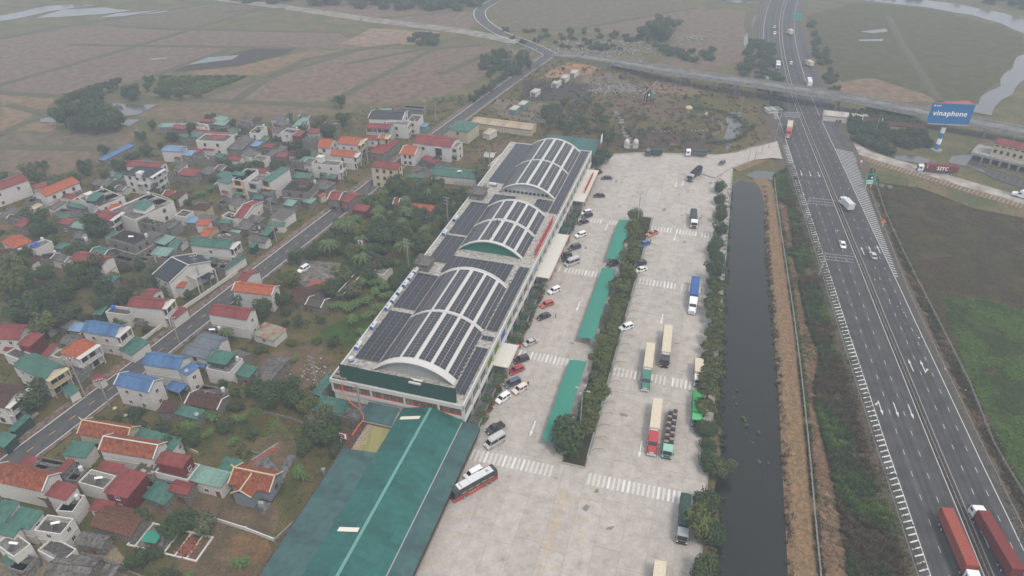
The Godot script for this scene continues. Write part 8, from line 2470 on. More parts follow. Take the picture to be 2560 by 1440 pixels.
const VEHICLES := [
["suv",13.8,0.5,-190,-144.7,"white","white crossover parked alone opposite the tall planter signs",3.5],
["suv",11,0.5,-182.2,-147.3,"orangered","orange red crossover parked nose to the green fence",4.1],
["sedan",9.8,0.5,-175.8,-147.8,"black","glossy black sedan parked beside a standing man",3.9],
["sedan",5.4,0.5,-162.9,-147.6,"silver","silver sedan parked below the zebra crossing at white canopy",3.5],
["suv",2.6,0.5,-155,-152.7,"black","large black four wheel drive beside worn zebra crossing",4.4],
["suv",1.2,0.5,-150.4,-146.2,"red","red crossover between black and blue grey cars",4.2],
["mpv",0.1,0.5,-145,-147.1,"bluegrey","blue grey people carrier beside red crossover",4.9],
["suv",2.2,0.5,-142.6,-140.9,"pearl","pearl white four wheel drive beside a walking person",4.7],
["suv",-2.4,0.5,-139,-135.2,"white","white four wheel drive at the end of the car row",5],
["pickup",-4.3,0.5,-128,-143.1,"black","black double cab pickup beside the silver minibus",5.3],
["van",-4.2,0.5,-123.3,-141,"silver","silver minibus with raised roof beside black pickup",6.5],
["mpv",-9.1,0.5,-113.2,-143.3,"white","white people carrier tucked behind the coach",4.3],
["bus",-8.8,0.5,-109.3,-143.8,"bus","long coach with white roof, black upper body and red skirt",12.7],
["sedan",40.4,0.5,-275.7,-176.6,"black","dark sedan parked far up the lot near red letters",5],
["sedan",35.5,0.5,-258.9,-176.5,"black","dark sedan parked beside the far white canopy end",4.5],
["suv",28.9,0.5,-244.1,-155.1,"white","white crossover half hidden behind black one",3.4],
["suv",29,0.5,-241.5,-149.1,"black","black crossover overlapping a white one by the fence",4.1],
["sedan",27,0.5,-236.5,-150.3,"black","black saloon on the end of the upper zebra crossing",4],
["suv",25.3,0.5,-226.6,-146.4,"white","white crossover alone beside the long canopy",4.3],
["mpv",22.4,0.5,-217.5,-150.2,"darkgrey","dark grey people carrier beside the long canopy",4.7],
["suv",18.8,0.5,-211.7,-152.5,"black","black crossover behind the silver minibus",4.1],
["sedan",19.8,0.5,-209.4,-149.2,"black","black saloon squeezed against the silver minibus",3.9],
["van",20.8,0.5,-207.1,-146.8,"silver","silver minibus beside two black cars",6],
["pickup",51.9,0.5,-227.5,-141.7,"orange","orange pickup parked at the island fence",5.8],
["suv",47.6,0.5,-219.9,-151.9,"blue","blue hatchback half under the island trees",3.8],
["suv",44.2,0.5,-206.6,-157.2,"black","black crossover beside white sedan at island fence",4.2],
["sedan",44,0.5,-202.8,-150.2,"white","white sedan parked at the island fence",4.5],
["suv",34.6,0.5,-170.3,-152,"white","white estate car parked below the island fence",4.8],
["suv",34.7,0.5,-206.1,-153.1,"black","dark car peeping out between two green shade nets",2.9],
["suv",93.3,0.5,-290.7,-127.3,"darkgrey","grey car leaving the lot at the slip road mouth",6.5],
["suv",-71.4,0.1,-203.8,-123,"white","white car parked in the temple courtyard",3.3],
["sedan",118.9,1,-218.7,-103.5,"white","white saloon driving on the near carriageway",5.6],
["sedan",126.7,1,-211.2,80.3,"silver","silver saloon beside the three painted arrows",3.9],
["sedan",173.5,1,-441.2,74.9,"white","tiny white car beyond the overpass",6.2],
["sedan",191,1,-531,-110.6,"silver","tiny silver car far up the motorway",6.5],
["sedan",185.8,1,-513.6,-108.8,"white","tiny white car far up the motorway",6.9],
["bus2",170.9,1,-401.7,74.4,"white","white bus passing beneath the overpass",11.7],
["semi_b",58.1,0.5,-185.3,-105.4,"white/blue","container truck with white bonnet cab and blue container",17.2],
["semi_c",44.6,0.5,-159.4,-103.5,"black/cream","container truck with black cab and cream container",14.5],
["semi_b",37.8,0.5,-150.2,-103.7,"green/cream","container truck with green bonnet cab and cream container",18.5],
["semi_b",35.8,0.5,-127.2,-104,"red/cream","container truck with red bonnet cab and stained cream container",18.9],
["flat_c",39.5,0.5,-125.7,-106.1,"green/none","flatbed truck with pale green cab loaded with crates",17.9],
["box_c",47.8,0.5,-133.7,-103,"lime/lime","bright green covered truck under the canal trees",10.6],
["box_c",51.4,0.5,-147.8,-102.1,"white/cream","white truck mostly hidden under the canal trees",8.6],
["box_c",37.6,0.5,-99.6,-105.1,"grey/darkgreen","grey truck with dark green tarpaulin under canal trees",12.1],
["box_c",28.8,0.5,-82.2,-104.1,"white/cream","white roofed truck standing beyond the grey tarpaulin truck",11.5],
["box_c",78.3,0.5,-277.4,-123.9,"grey/black","grey truck with black tarpaulin near the slip road",12.3],
["box_c",69.2,0.5,-237.1,-100.5,"white/slate","white truck with slate tarpaulin on the upper crossing",10.4],
["box_c",64.6,0.5,-300.5,-179.6,"darkgreen/darkgreen","dark green lorry parked against the park verge",7.2],
["box_c",83.8,0.5,-300,174.8,"white/slate","white lorry with dark tarpaulin parked against the park verge",9.5],
["semi_b",134.7,1,-326.9,-111.3,"red/cream","red bonnet truck with white box on the motorway",13.1],
["semi_c",184.3,0.6,-281.9,166.9,"white/maroon","container truck with maroon lettered container on the slip road",14.1],
["semi_b",209.8,0.6,-254.8,135.7,"white/white","white bonnet truck entering at the slip road edge",14],
["box_c",131.7,1,-248.5,92.3,"white/white","white box truck alone in the northbound lanes",8.4],
["box_c",162.5,1,-432.8,-105.7,"white/white","white lorry approaching beyond the overpass",5.3],
["box_c",182.5,1,-436.5,102.4,"grey/cream","grey truck with cream box beyond the overpass",4.2],
["box_c",195.8,1,-511.8,86,"white/cream","cream box truck far up the motorway",5.6],
["semi_c",93.4,1,-91.9,-98.3,"white/brick","brick red container truck with white cab, heading south",18],
["semi_c",101.8,1,-93.7,86,"white/maroon","dark red container truck heading north behind its white cab",16.9]]
const HIGHWAY := [80.7,2.1,83.6,-13.3,86.5,-28.6,89.4,-43.8,92.2,-58.9,95,-73.9,97.9,-89,100.8,-104.2,103.6,-119.4,106.5,-134.3,109.4,-149,112.2,-163.7,115.1,-178.4,118.1,-193.2,121,-208,123.8,-222.5,126.6,-236.8,129.4,-251,132.2,-265.3,135.1,-279.6,137.8,-293.8,140.6,-307.8,143.2,-321.4,145.9,-334.9,148.6,-348.5,151.4,-362.2,154.3,-375.9,157.3,-389.4,160.4,-402.8,163.6,-416.1,167,-429.5,170.5,-443,174,-456.7,177.8,-470.5,181.7,-484.7,185.8,-499.1,190.1,-513.5,194.5,-527.8,199,-541.6,203.6,-555.1,208.2,-568.2,212.9,-581.2,217.8,-594.1,222.8,-607,228,-619.9,233.3,-632.5,238.8,-645,244.3,-657.5,250.1,-670,255.9,-682.6,261.9,-695,267.9,-707.3,273.9,-719.4,280,-731.3,286.2,-743.2,292.4,-755,298.8,-766.7,305.2,-778.3,311.8,-789.9,318.5,-801.5,325.2,-813,332.1,-824.4,339,-835.8,346,-847.2,353.2,-858.4,360.4,-869.6,367.7,-880.8,375.1,-891.8,382.6,-902.9,390.3,-913.8,398,-924.7,405.8,-935.5,413.6,-946.3,421.4,-957.1,429.3,-967.8]
const ROAD_VILLAGE := [-145.3,-58,-137.2,-77.3,-129.1,-96.5,-122.1,-113.3,-115.6,-128.3,-108.1,-146.5,-101.5,-163.1,-93.5,-183.3,-84.8,-205.3,-76,-227.5,-68.7,-245.6,-61.1,-264.7,-53.3,-284,-45.7,-302.7,-38.4,-320.3,-30.1,-340.2,-22.2,-358.7,-14.6,-376.4,-6.8,-394.1,3.7,-417.6,14.2,-440.6,24.7,-463.6]
const ROAD_CURVE := [24.7,-463.6,21.3,-470.9,17.3,-478.7,11.7,-488.1,5.5,-497.6,-0.3,-504.9,-6.2,-513.5,-9.5,-520,-13,-527.7,-16.3,-535.7,-19,-543.1,-21.7,-551.7,-23.5,-559.7,-24.7,-568,-25.4,-576.6,-25.4,-585.5,-24.1,-594.9,-22.4,-601.2,-20.1,-606.9,-16.8,-614.7,-11.8,-627.2,-9.6,-632.9,-7.2,-639.2,-4.5,-646.3,-1.6,-653.8,1.4,-661.8,4.6,-670.1,7.8,-678.6,11.1,-687.2,14.4,-695.8,17.7,-704.4,20.8,-712.6,23.9,-720.6]
const ROAD_BEIGE := [5.5,-494.5,-11.9,-508.9,-34.6,-524.5,-52.8,-533.9,-74.6,-544.2,-96.9,-554.5,-116.7,-564.1,-137.6,-575.6,-155.8,-586.2,-174,-596.3,-191.3,-605,-208.5,-613.2,-231.4,-624.1,-249.8,-633,-271,-643.3,-293.8,-654.4,-317,-665.6,-339.4,-676.5]
const ROAD_DIRT := [38.3,-9.6,42,-22.9,45.9,-36.7,49.7,-50.5,53.4,-63.9,56.8,-76.1,59.8,-86.6,64,-101.7,66.9,-112.3,70.3,-124.4,73.5,-135.8,76.9,-148,80.4,-160.9,84.1,-174.5,87.3,-186.6,90.6,-199.9,94,-213.2,97.1,-225.6,99.7,-235.8,104.1,-252.5,106.5,-263.2,106.8,-270.8,106.3,-276.6]
const FENCE_DIRT := [46.9,-28.9,50.2,-40.7,53.6,-52.7,56.9,-64.6,60.1,-76.1,63.1,-86.7,67.5,-102.5,71.5,-116.6,75.2,-130,78.6,-142.5,81.7,-154.2,84.9,-166.6,88.4,-180.5,91.9,-195,95.5,-209.9,99.4,-226.1,103.5,-242.6,106.8,-256.1,109.7,-267.2,111.8,-274.8]
const FENCE_FIELD := [112.1,-67.1,113.9,-81.2,115.7,-95.3,117.1,-106.8,118.1,-116.2,119.2,-123.4,121.9,-133.4,125.2,-145.6,128.5,-161.7,132,-179.3,135.3,-196.2,138.8,-213.1,142.3,-229.5,146.3,-246.3,149.7,-258.4,153.5,-271,157.4,-283.6]
const SLIP_RIGHT := [159.9,-321.5,160,-312.4,161.9,-303.2,169.7,-293.8,178.8,-284.8,185.5,-277.2,191.9,-270,196,-265.5,206.3,-254.8,211.1,-249.8,216.9,-243.7,223.5,-236.8,230.6,-229.3,238.2,-221.4,246,-213.3,253.7,-205.2,261.3,-197.2,268.4,-189.7]
const SLIP_LEFT := [132.4,-311.2,126.6,-309.9,121.2,-308.4,116.6,-306.2,112.4,-303.7,107.8,-300.7,103.3,-297.3,98.8,-293.9,94.3,-290.3]
const GORE := [133.5,-320.5,131.3,-321,124.4,-316.1,116.2,-310.7,106,-304.1,95.2,-301.4,86,-297.3,80.1,-282.3,87,-276.2,93.3,-283.1,99.8,-289.9,108,-295.1,117.7,-297.3,123.6,-296,127.5,-290.7,132.7,-304.1]
const DYKES := [[-357,-504.2,-339.7,-525.2,-324.2,-543.5,-316.2,-552,-305.5,-562,-280.7,-586,-251.3,-614.1],[-296.3,-403.7,-274.7,-445.2,-255.4,-482.9,-243.6,-508,-232.9,-531.8,-217.6,-565.1,-201.2,-601],[-287.8,-389.6,-265,-385.4,-244.4,-382.2,-232.2,-382,-219.2,-382.2,-197.1,-380.6,-168.8,-377.6,-133,-372.6,-94.2,-366.8],[-249.2,-325.6,-248.8,-334.4,-247.4,-342.7,-243.3,-349.5,-238.2,-355.9],[-240.8,-311.7,-216.4,-310.7,-193.6,-309.3,-175.3,-306.7,-158.6,-303.7],[-223.2,-402.2,-205.6,-441.1,-188,-480],[-171.3,-381.5,-136.3,-429.8,-101.3,-478.1],[-98.2,-375.6,-75.4,-426.8,-52.5,-478.1],[-302.2,-543.5,-284.9,-537.6,-256.6,-531.8,-195.4,-526.6,-123.2,-521.6],[-299.9,-488.8,-222.3,-484.9,-144.7,-481],[-271.6,-369.9,-249.5,-358.5,-227.4,-347.2],[-52.5,-478.1,-37.1,-483.4,-21.7,-488.8],[-105.3,-444.6,-79.1,-463.7,-53,-482.9],[-151.3,-377.6,-144.2,-417.8,-132.5,-453.2,-106.8,-474.4,-76.3,-490.8],[40.6,-528.3,94.7,-563.3,148.7,-598.2],[-228,-584.3,-160.7,-602.2,-93.4,-620.1],[-115.7,-558.2,-81.6,-571.3,-47.5,-584.3],[-43.4,-424.1,-21.7,-457.5,0,-490.8],[158,-453.2,167.4,-503,176.2,-545.9,183.3,-568.5,190,-584.3],[291.8,-571,280.3,-536.2,269.1,-501.1,258,-463.6,247.9,-428.1,240,-400,232.9,-374.4]]
const FIELDS := [
["brown",-296.3,-403.7,-255.4,-482.9,-232.9,-531.8,-302.2,-543.5,-357,-504.2],
["olive",-302.2,-543.5,-232.9,-531.8,-201.2,-601,-238.1,-614.1,-305.5,-562],
["brown2",-287.8,-389.6,-244.4,-382.2,-225.9,-401.5,-188,-480,-144.7,-481,-123.2,-521.6,-232.9,-531.8,-255.4,-482.9,-296.3,-403.7],
["dark",-200.6,-444.6,-171.5,-481,-143.3,-481,-150.3,-462.2,-170.9,-437.8,-209,-428.1],
["tan",-198.1,-428.1,-169.2,-440.3,-137,-471.4,-111.6,-476.1,-122.7,-455,-153.6,-421.7,-181.9,-420.2],
["garden",-210.6,-420.2,-181.9,-420.2,-157.9,-420.2,-166,-401.5,-173.4,-384.2,-199.3,-387.6],
["pinkbrown",-169.7,-380.2,-101.3,-478.1,-52.5,-478.1,-98.2,-375.6,-126.1,-373.7],
["pinkbrown2",-94.9,-369.9,-52.5,-478.1,-10.8,-485.9,0,-462.2,-33.6,-387.6,-60.4,-369.9],
["brown",-123.2,-521.6,-101.3,-478.1,-143.3,-481,-232.9,-531.8],
["straw",-117.2,-490.8,-102.5,-534.1,-81.3,-528.3,-51.8,-522.7,-60.2,-492.9,-94.1,-482.9],
["tan",-287.8,-389.6,-247.2,-380.9,-250,-347.2,-250.8,-328.2],
["tan",-254.1,-347.2,-231.2,-342.7,-224.8,-330.8,-248,-333.4],
["brownA",-195.1,-352.9,-189.5,-369.3,-156.7,-374.4,-93.8,-364.9,-99.6,-352.9,-137,-352.9,-163.9,-347.2],
["olive",-252.4,-330.8,-224.8,-330.8,-203.1,-330.8,-189.1,-341.6,-181.1,-325.6,-192.9,-309.8,-241.4,-312.7],
["brownA",-239.7,-309.8,-191.5,-307,-189.7,-336.1,-181.4,-330.8,-181.8,-306,-190.5,-279.9,-224.2,-284],
["brown2",40.3,-522.7,148.1,-595.4,196.3,-584.3,150.4,-453.2,100.5,-420.2,79,-436.2,115.9,-471.4,100.8,-506.3],
["brown",-116.8,-564.6,-34.6,-524.9,-23.9,-545.9,-31.7,-584.3,-93.4,-620.1,-174.5,-598.2],
["olive",-5.9,-534.1,40.6,-528.3,148.7,-598.2,151.3,-677,0,-659.8,-15.8,-584.3],
["wet",226.6,-571,290.2,-620.1,335.9,-591.2,360.8,-540,361.5,-511.7,337.2,-471.4,289.7,-416.3,252.6,-372.4,236.1,-376.3,217.2,-387.6,190.9,-412.6,196.2,-453.2],
["tan",185.8,-405.1,213.7,-416.3,230.6,-387.6,232.9,-374.4,200.3,-374.4,185.8,-387.6],
["marsh",155.9,-273.9,171,-268.1,183,-250.1,198.6,-241.7,109.1,-85.2,117.3,-106.9,125.4,-145.8,132.2,-179.6,139,-213.4],
["green",139.2,-187.3,153.5,-186.2,164.8,-177.4,117.2,-100.9,121.7,-127.7,126.3,-147.5,130.5,-159.7],
["marsh2",142.8,-169.3,163.5,-175.3,136.6,-132,130.5,-139.5,133.2,-156.1],
["verge",113.4,-279.9,126.3,-292.5,110.6,-213.4,92.7,-126.3,84.7,-87,82.4,-76.7,60.4,-76.7,63.3,-87,75.5,-130.5,85.3,-167.3,95.9,-210.7,107.2,-257.1],
["straw2",97.2,-213.4,100,-213.4,90.3,-171.3,89.7,-159.7,80.8,-139.5,76.7,-117.1,71.7,-95.7,66.6,-76.7,61.1,-76.7,64.7,-90.8,76.1,-130.5,85.9,-167.3],
["straw2",107.5,-257.1,110.9,-253.5,101.8,-219,98,-216.2],
["verge2",159.4,-288.2,145.3,-236.9,132.2,-179.6,125.4,-145.8,117.3,-106.9,114.3,-90.8,110.2,-84.3,107.6,-90.8,120.1,-137.9,136.2,-213.4,148.4,-268.1],
["park",-20.5,-347.2,12.3,-436.2,31.6,-471.4,70.2,-444.6,142.9,-401.5,132.1,-330.8,112.6,-310.7,96.5,-306,48.2,-306,42.6,-323,15.5,-323,-11.5,-320.5],
["soil",24.5,-432.1,35.2,-446.3,54.7,-440.3,45.3,-418.6,16.6,-416.3],
["bare",-11,-380.9,19.5,-371.2,24.9,-352.9,12.1,-341.6,-10.2,-347.2],
["tan",84.9,-412.6,103.7,-401.5,107.5,-387.6,88.9,-384.2,77.2,-394.4],
["dirtpark",81,-364.9,100.3,-355.9,95.1,-341.6,73.3,-344.4],
["bare",38.3,-420.2,63.2,-428.1,69.1,-401.5,45.4,-394.4],
["dirtpark",48.2,-377.6,73.2,-398,93.4,-384.2,98.8,-368,76.8,-352.9,50.2,-355.9],
["lawn",97.1,-380.9,102.7,-380.9,104.1,-368,97.6,-352.9,89.1,-347.2],
["burnt",7.1,-412.6,28.1,-408.8,50.7,-401.5,41.7,-377.6,4.4,-374.4],
["soil2",51.9,-336.1,100.5,-330.8,97.4,-309.8,48.3,-307],
["villageground",-199.1,-197.9,-216.9,-272,-199.2,-279.9,-178.6,-299.2,-173.5,-330.8,-145.6,-341.6,-106.5,-347.2,-89.9,-355.9,-47.9,-374.4,-21.9,-377.6,9.9,-330.8,36.8,-323,36.2,-296.9,-10.3,-130.5,-29.4,-76.7,-118.4,-76.7],
["yardearth",-68.8,-159.7,-56.8,-163.4,-48.7,-152.6,-54,-141.8,-64.9,-145.8],
["yardearth",-86.5,-108.7,-74.6,-110.4,-52.4,-104.1,-51.5,-97.7,-58.7,-95.7,-81.1,-103.6],
["cropland",-69.8,-133.4,-66.7,-137.2,-51.5,-133.4,-51.6,-127,-53.9,-124.3,-68.8,-127],
["yardearth",-72.3,-90.8,-64.6,-97.7,-55.3,-95.7,-51,-87,-63.2,-84.3],
["grassy",-58.1,-169.3,-47.8,-179.6,-40,-177.4,-47.3,-163.4,-54,-161.6],
["grassy",-45.5,-188.4,-36.9,-213.4,-29.6,-219,-37,-193.1],
["paving",-73.8,-210.7,-55.7,-208.1,-52.5,-197.9,-63.7,-188.4,-72.6,-197.9],
["redyard",-68.3,-191.2,-57.3,-188.9,-55.8,-195.5,-67.5,-197.9],
["lane",-107.6,-90.8,-101.4,-93.2,-85.6,-88.9,-78.2,-87,-79.8,-81.7,-103.7,-84.3],
["lane2",-86.1,-95.2,-97,-94.7,-103.6,-94.2,-103.4,-92.2,-85.7,-90.8,-79,-88.9],
["yardearth2",-198.6,-241.7,-192.5,-257.1,-188.1,-253.5,-189,-230.7,-191.1,-229.2],
["templeyard",-64.2,-109.8,-62.9,-121,-52.7,-119.7,-53.4,-114.6,-55.4,-102],
["yardearth",-82.7,-156.1,-73.4,-159.7,-66.6,-156.1,-71.9,-150.8],
["yardearth",-90.1,-107.5,-85.6,-109.8,-77.2,-103,-82.6,-100.9],
["yardearth",-61.4,-133.4,-54.1,-125,-55.3,-114.6,-62.3,-122.3],
["yardearth2",-62.2,-95.7,-54.1,-97.7,-49.6,-90.8,-56.5,-88.9],
["bare2",-14.6,-299.2,1.9,-310.7,13.5,-320.5,-3.8,-320.5,-16.8,-308.4],
["yardearth",-34.6,-299.2,-18.4,-303.7,-14.4,-293.4,-30.4,-291.7],
["concreteyard",-45.6,-299.2,-38.9,-315.6,-30.6,-294.7,-17.1,-275.9,-43.3,-279.9]]
const WATERS := [
[38.2,-76.7,42,-87,52.1,-125,71.6,-197.9,91.2,-268.1,97.4,-275.1,106.5,-270,90.4,-213.4,79.9,-171.3,68.1,-125,57.6,-87,55.1,-76.7],
[100.8,-279.9,107.1,-284.9,114.4,-283.2,111.4,-275.1,104.5,-275.9],
[-397.3,-571,-381.3,-603.9,-358.9,-611.2,-340.3,-606.8,-367.3,-584.3,-377.3,-563.3,-386.6,-553.3],
[-359,-592.6,-329.7,-599.6,-302.7,-588.4,-319.1,-576.3,-343.2,-568.4,-365,-563.3,-362.9,-576.3],
[-311,-579,-280.9,-589.8,-271.3,-585.7,-294.9,-571,-316.6,-564.6],
[-217.9,-372.4,-190.8,-369.9,-194.6,-354.1,-202.9,-351.8,-211.1,-364.9],
[-200.8,-347.2,-190.1,-347.2,-191.7,-338.3,-197.7,-340.5],
[-242.7,-348.9,-236.7,-352.9,-231.2,-342.7,-239.5,-343.8],
[288.2,-627.7,316.1,-611.2,338,-596.8,358.6,-572.3,365.4,-545.9,365.7,-511.7,392.6,-555.7,386,-581.6,368.2,-611.2,339.1,-635.5,318.3,-646.6],
[235.8,-375.6,251.2,-369.9,287.6,-412.6,347,-481,314.7,-428.1,268.5,-377.6,248.7,-352.9,237.2,-361.9],
[111.2,-355.9,119.5,-358.9,108.7,-323,100,-307,101.5,-320.5],
[157.6,-490.8,172.9,-534.1,190.1,-573.6,175.8,-534.1,162.8,-495.9,156.5,-482.9],
[175.3,-627.7,217.2,-621.6,213.7,-615.6,182.7,-617.1],
[200.8,-300.5,213.9,-303.7,209.8,-289.1,221.3,-275.1,214.8,-264.4,207.3,-275.9,203.7,-288.2,195.7,-293.4],
[168.6,-301.4,185.1,-301.4,191,-294.7,187,-290.4,173.9,-296.9],
[250.2,-522.7,272.9,-531.8,270.3,-522.7,257,-518.2],
[240,-501.1,258.9,-503.2,254.8,-496.9,239.7,-496.9],
[-231.4,-455,-221.3,-458.6,-220.4,-455,-228.6,-451.5],
[-197.3,-457.7,-176.8,-464,-178.4,-453.2,-203.1,-441.2,-203.1,-444.6],
[-180.5,-286.1,-176.6,-294.7,-169.5,-283.2,-173.4,-273.9]]
const BRIDGE := [24.8,0.3,-465.7,43.6,1.2,-457,64.1,3.5,-437.6,84.6,6,-415.3,112.7,7.4,-395.5,135.7,7.8,-382.2,154,7.8,-371.4,171.6,7.8,-361.8,192.9,7.2,-348.2,219,6.4,-331.7,244.6,5.6,-315.5,283.9,5,-287.6]
const THICKETS := [
["dense green thicket below the overpass by the billboard",52,0,3,4.8,177.5,-361.9,192.3,-355.9,205,-338.8,195.4,-313.1,171.9,-300.5,163,-314.6],
["tangled scrub between crossroads and field edge",22,0,2.4,4.2,-18.1,-462.2,13.2,-471.4,2.4,-420.2,-18.9,-412.6],
["scrub growing through the far scrap yard",40,2,1.8,3.2,-14.4,-522.7,35.2,-534.1,117.6,-506.3,96.7,-466.7,37.2,-476.1,2.7,-490.8],
["dark bushes below the lone dark tree",8,0,3,4.5,101.8,-481,131.7,-471.4,125.4,-444.6,94.3,-453.2],
["dense scrub along the ditch beside the far motorway",46,0,2.4,4.2,160.8,-490.8,180.3,-501.1,139.3,-347.2,136.7,-412.6,140.7,-436.2],
["hazy wood behind the pale field road",60,0,5,9,-264.1,-649.9,-13.9,-649.9,-31.7,-584.3,-122.8,-598.2,-232,-615.6],
["hazy treeline behind the flooded fields",26,0,6,10,-461.2,-677,-245,-677,-249.1,-646.6,-441,-643.4],
["hazy treeline behind the far fields",50,0,6,10,0,-695,376.2,-695,352.9,-646.6,0,-640.2],
["hazy trees on the far river bank",34,0,5,8,385.6,-677,500.2,-659.8,440.8,-571,394.3,-598.2],
["bushes on the field dyke below the pale road",8,2,3,4.5,-70.6,-511.7,-47.6,-506.3,-48.4,-482.9,-70.6,-488.8],
["scrub strip beside the far motorway guardrail",22,2,2,3.4,215,-545.9,226.1,-552,193.8,-420.2,183.8,-371.2,177.9,-384.2,187.6,-436.2]]
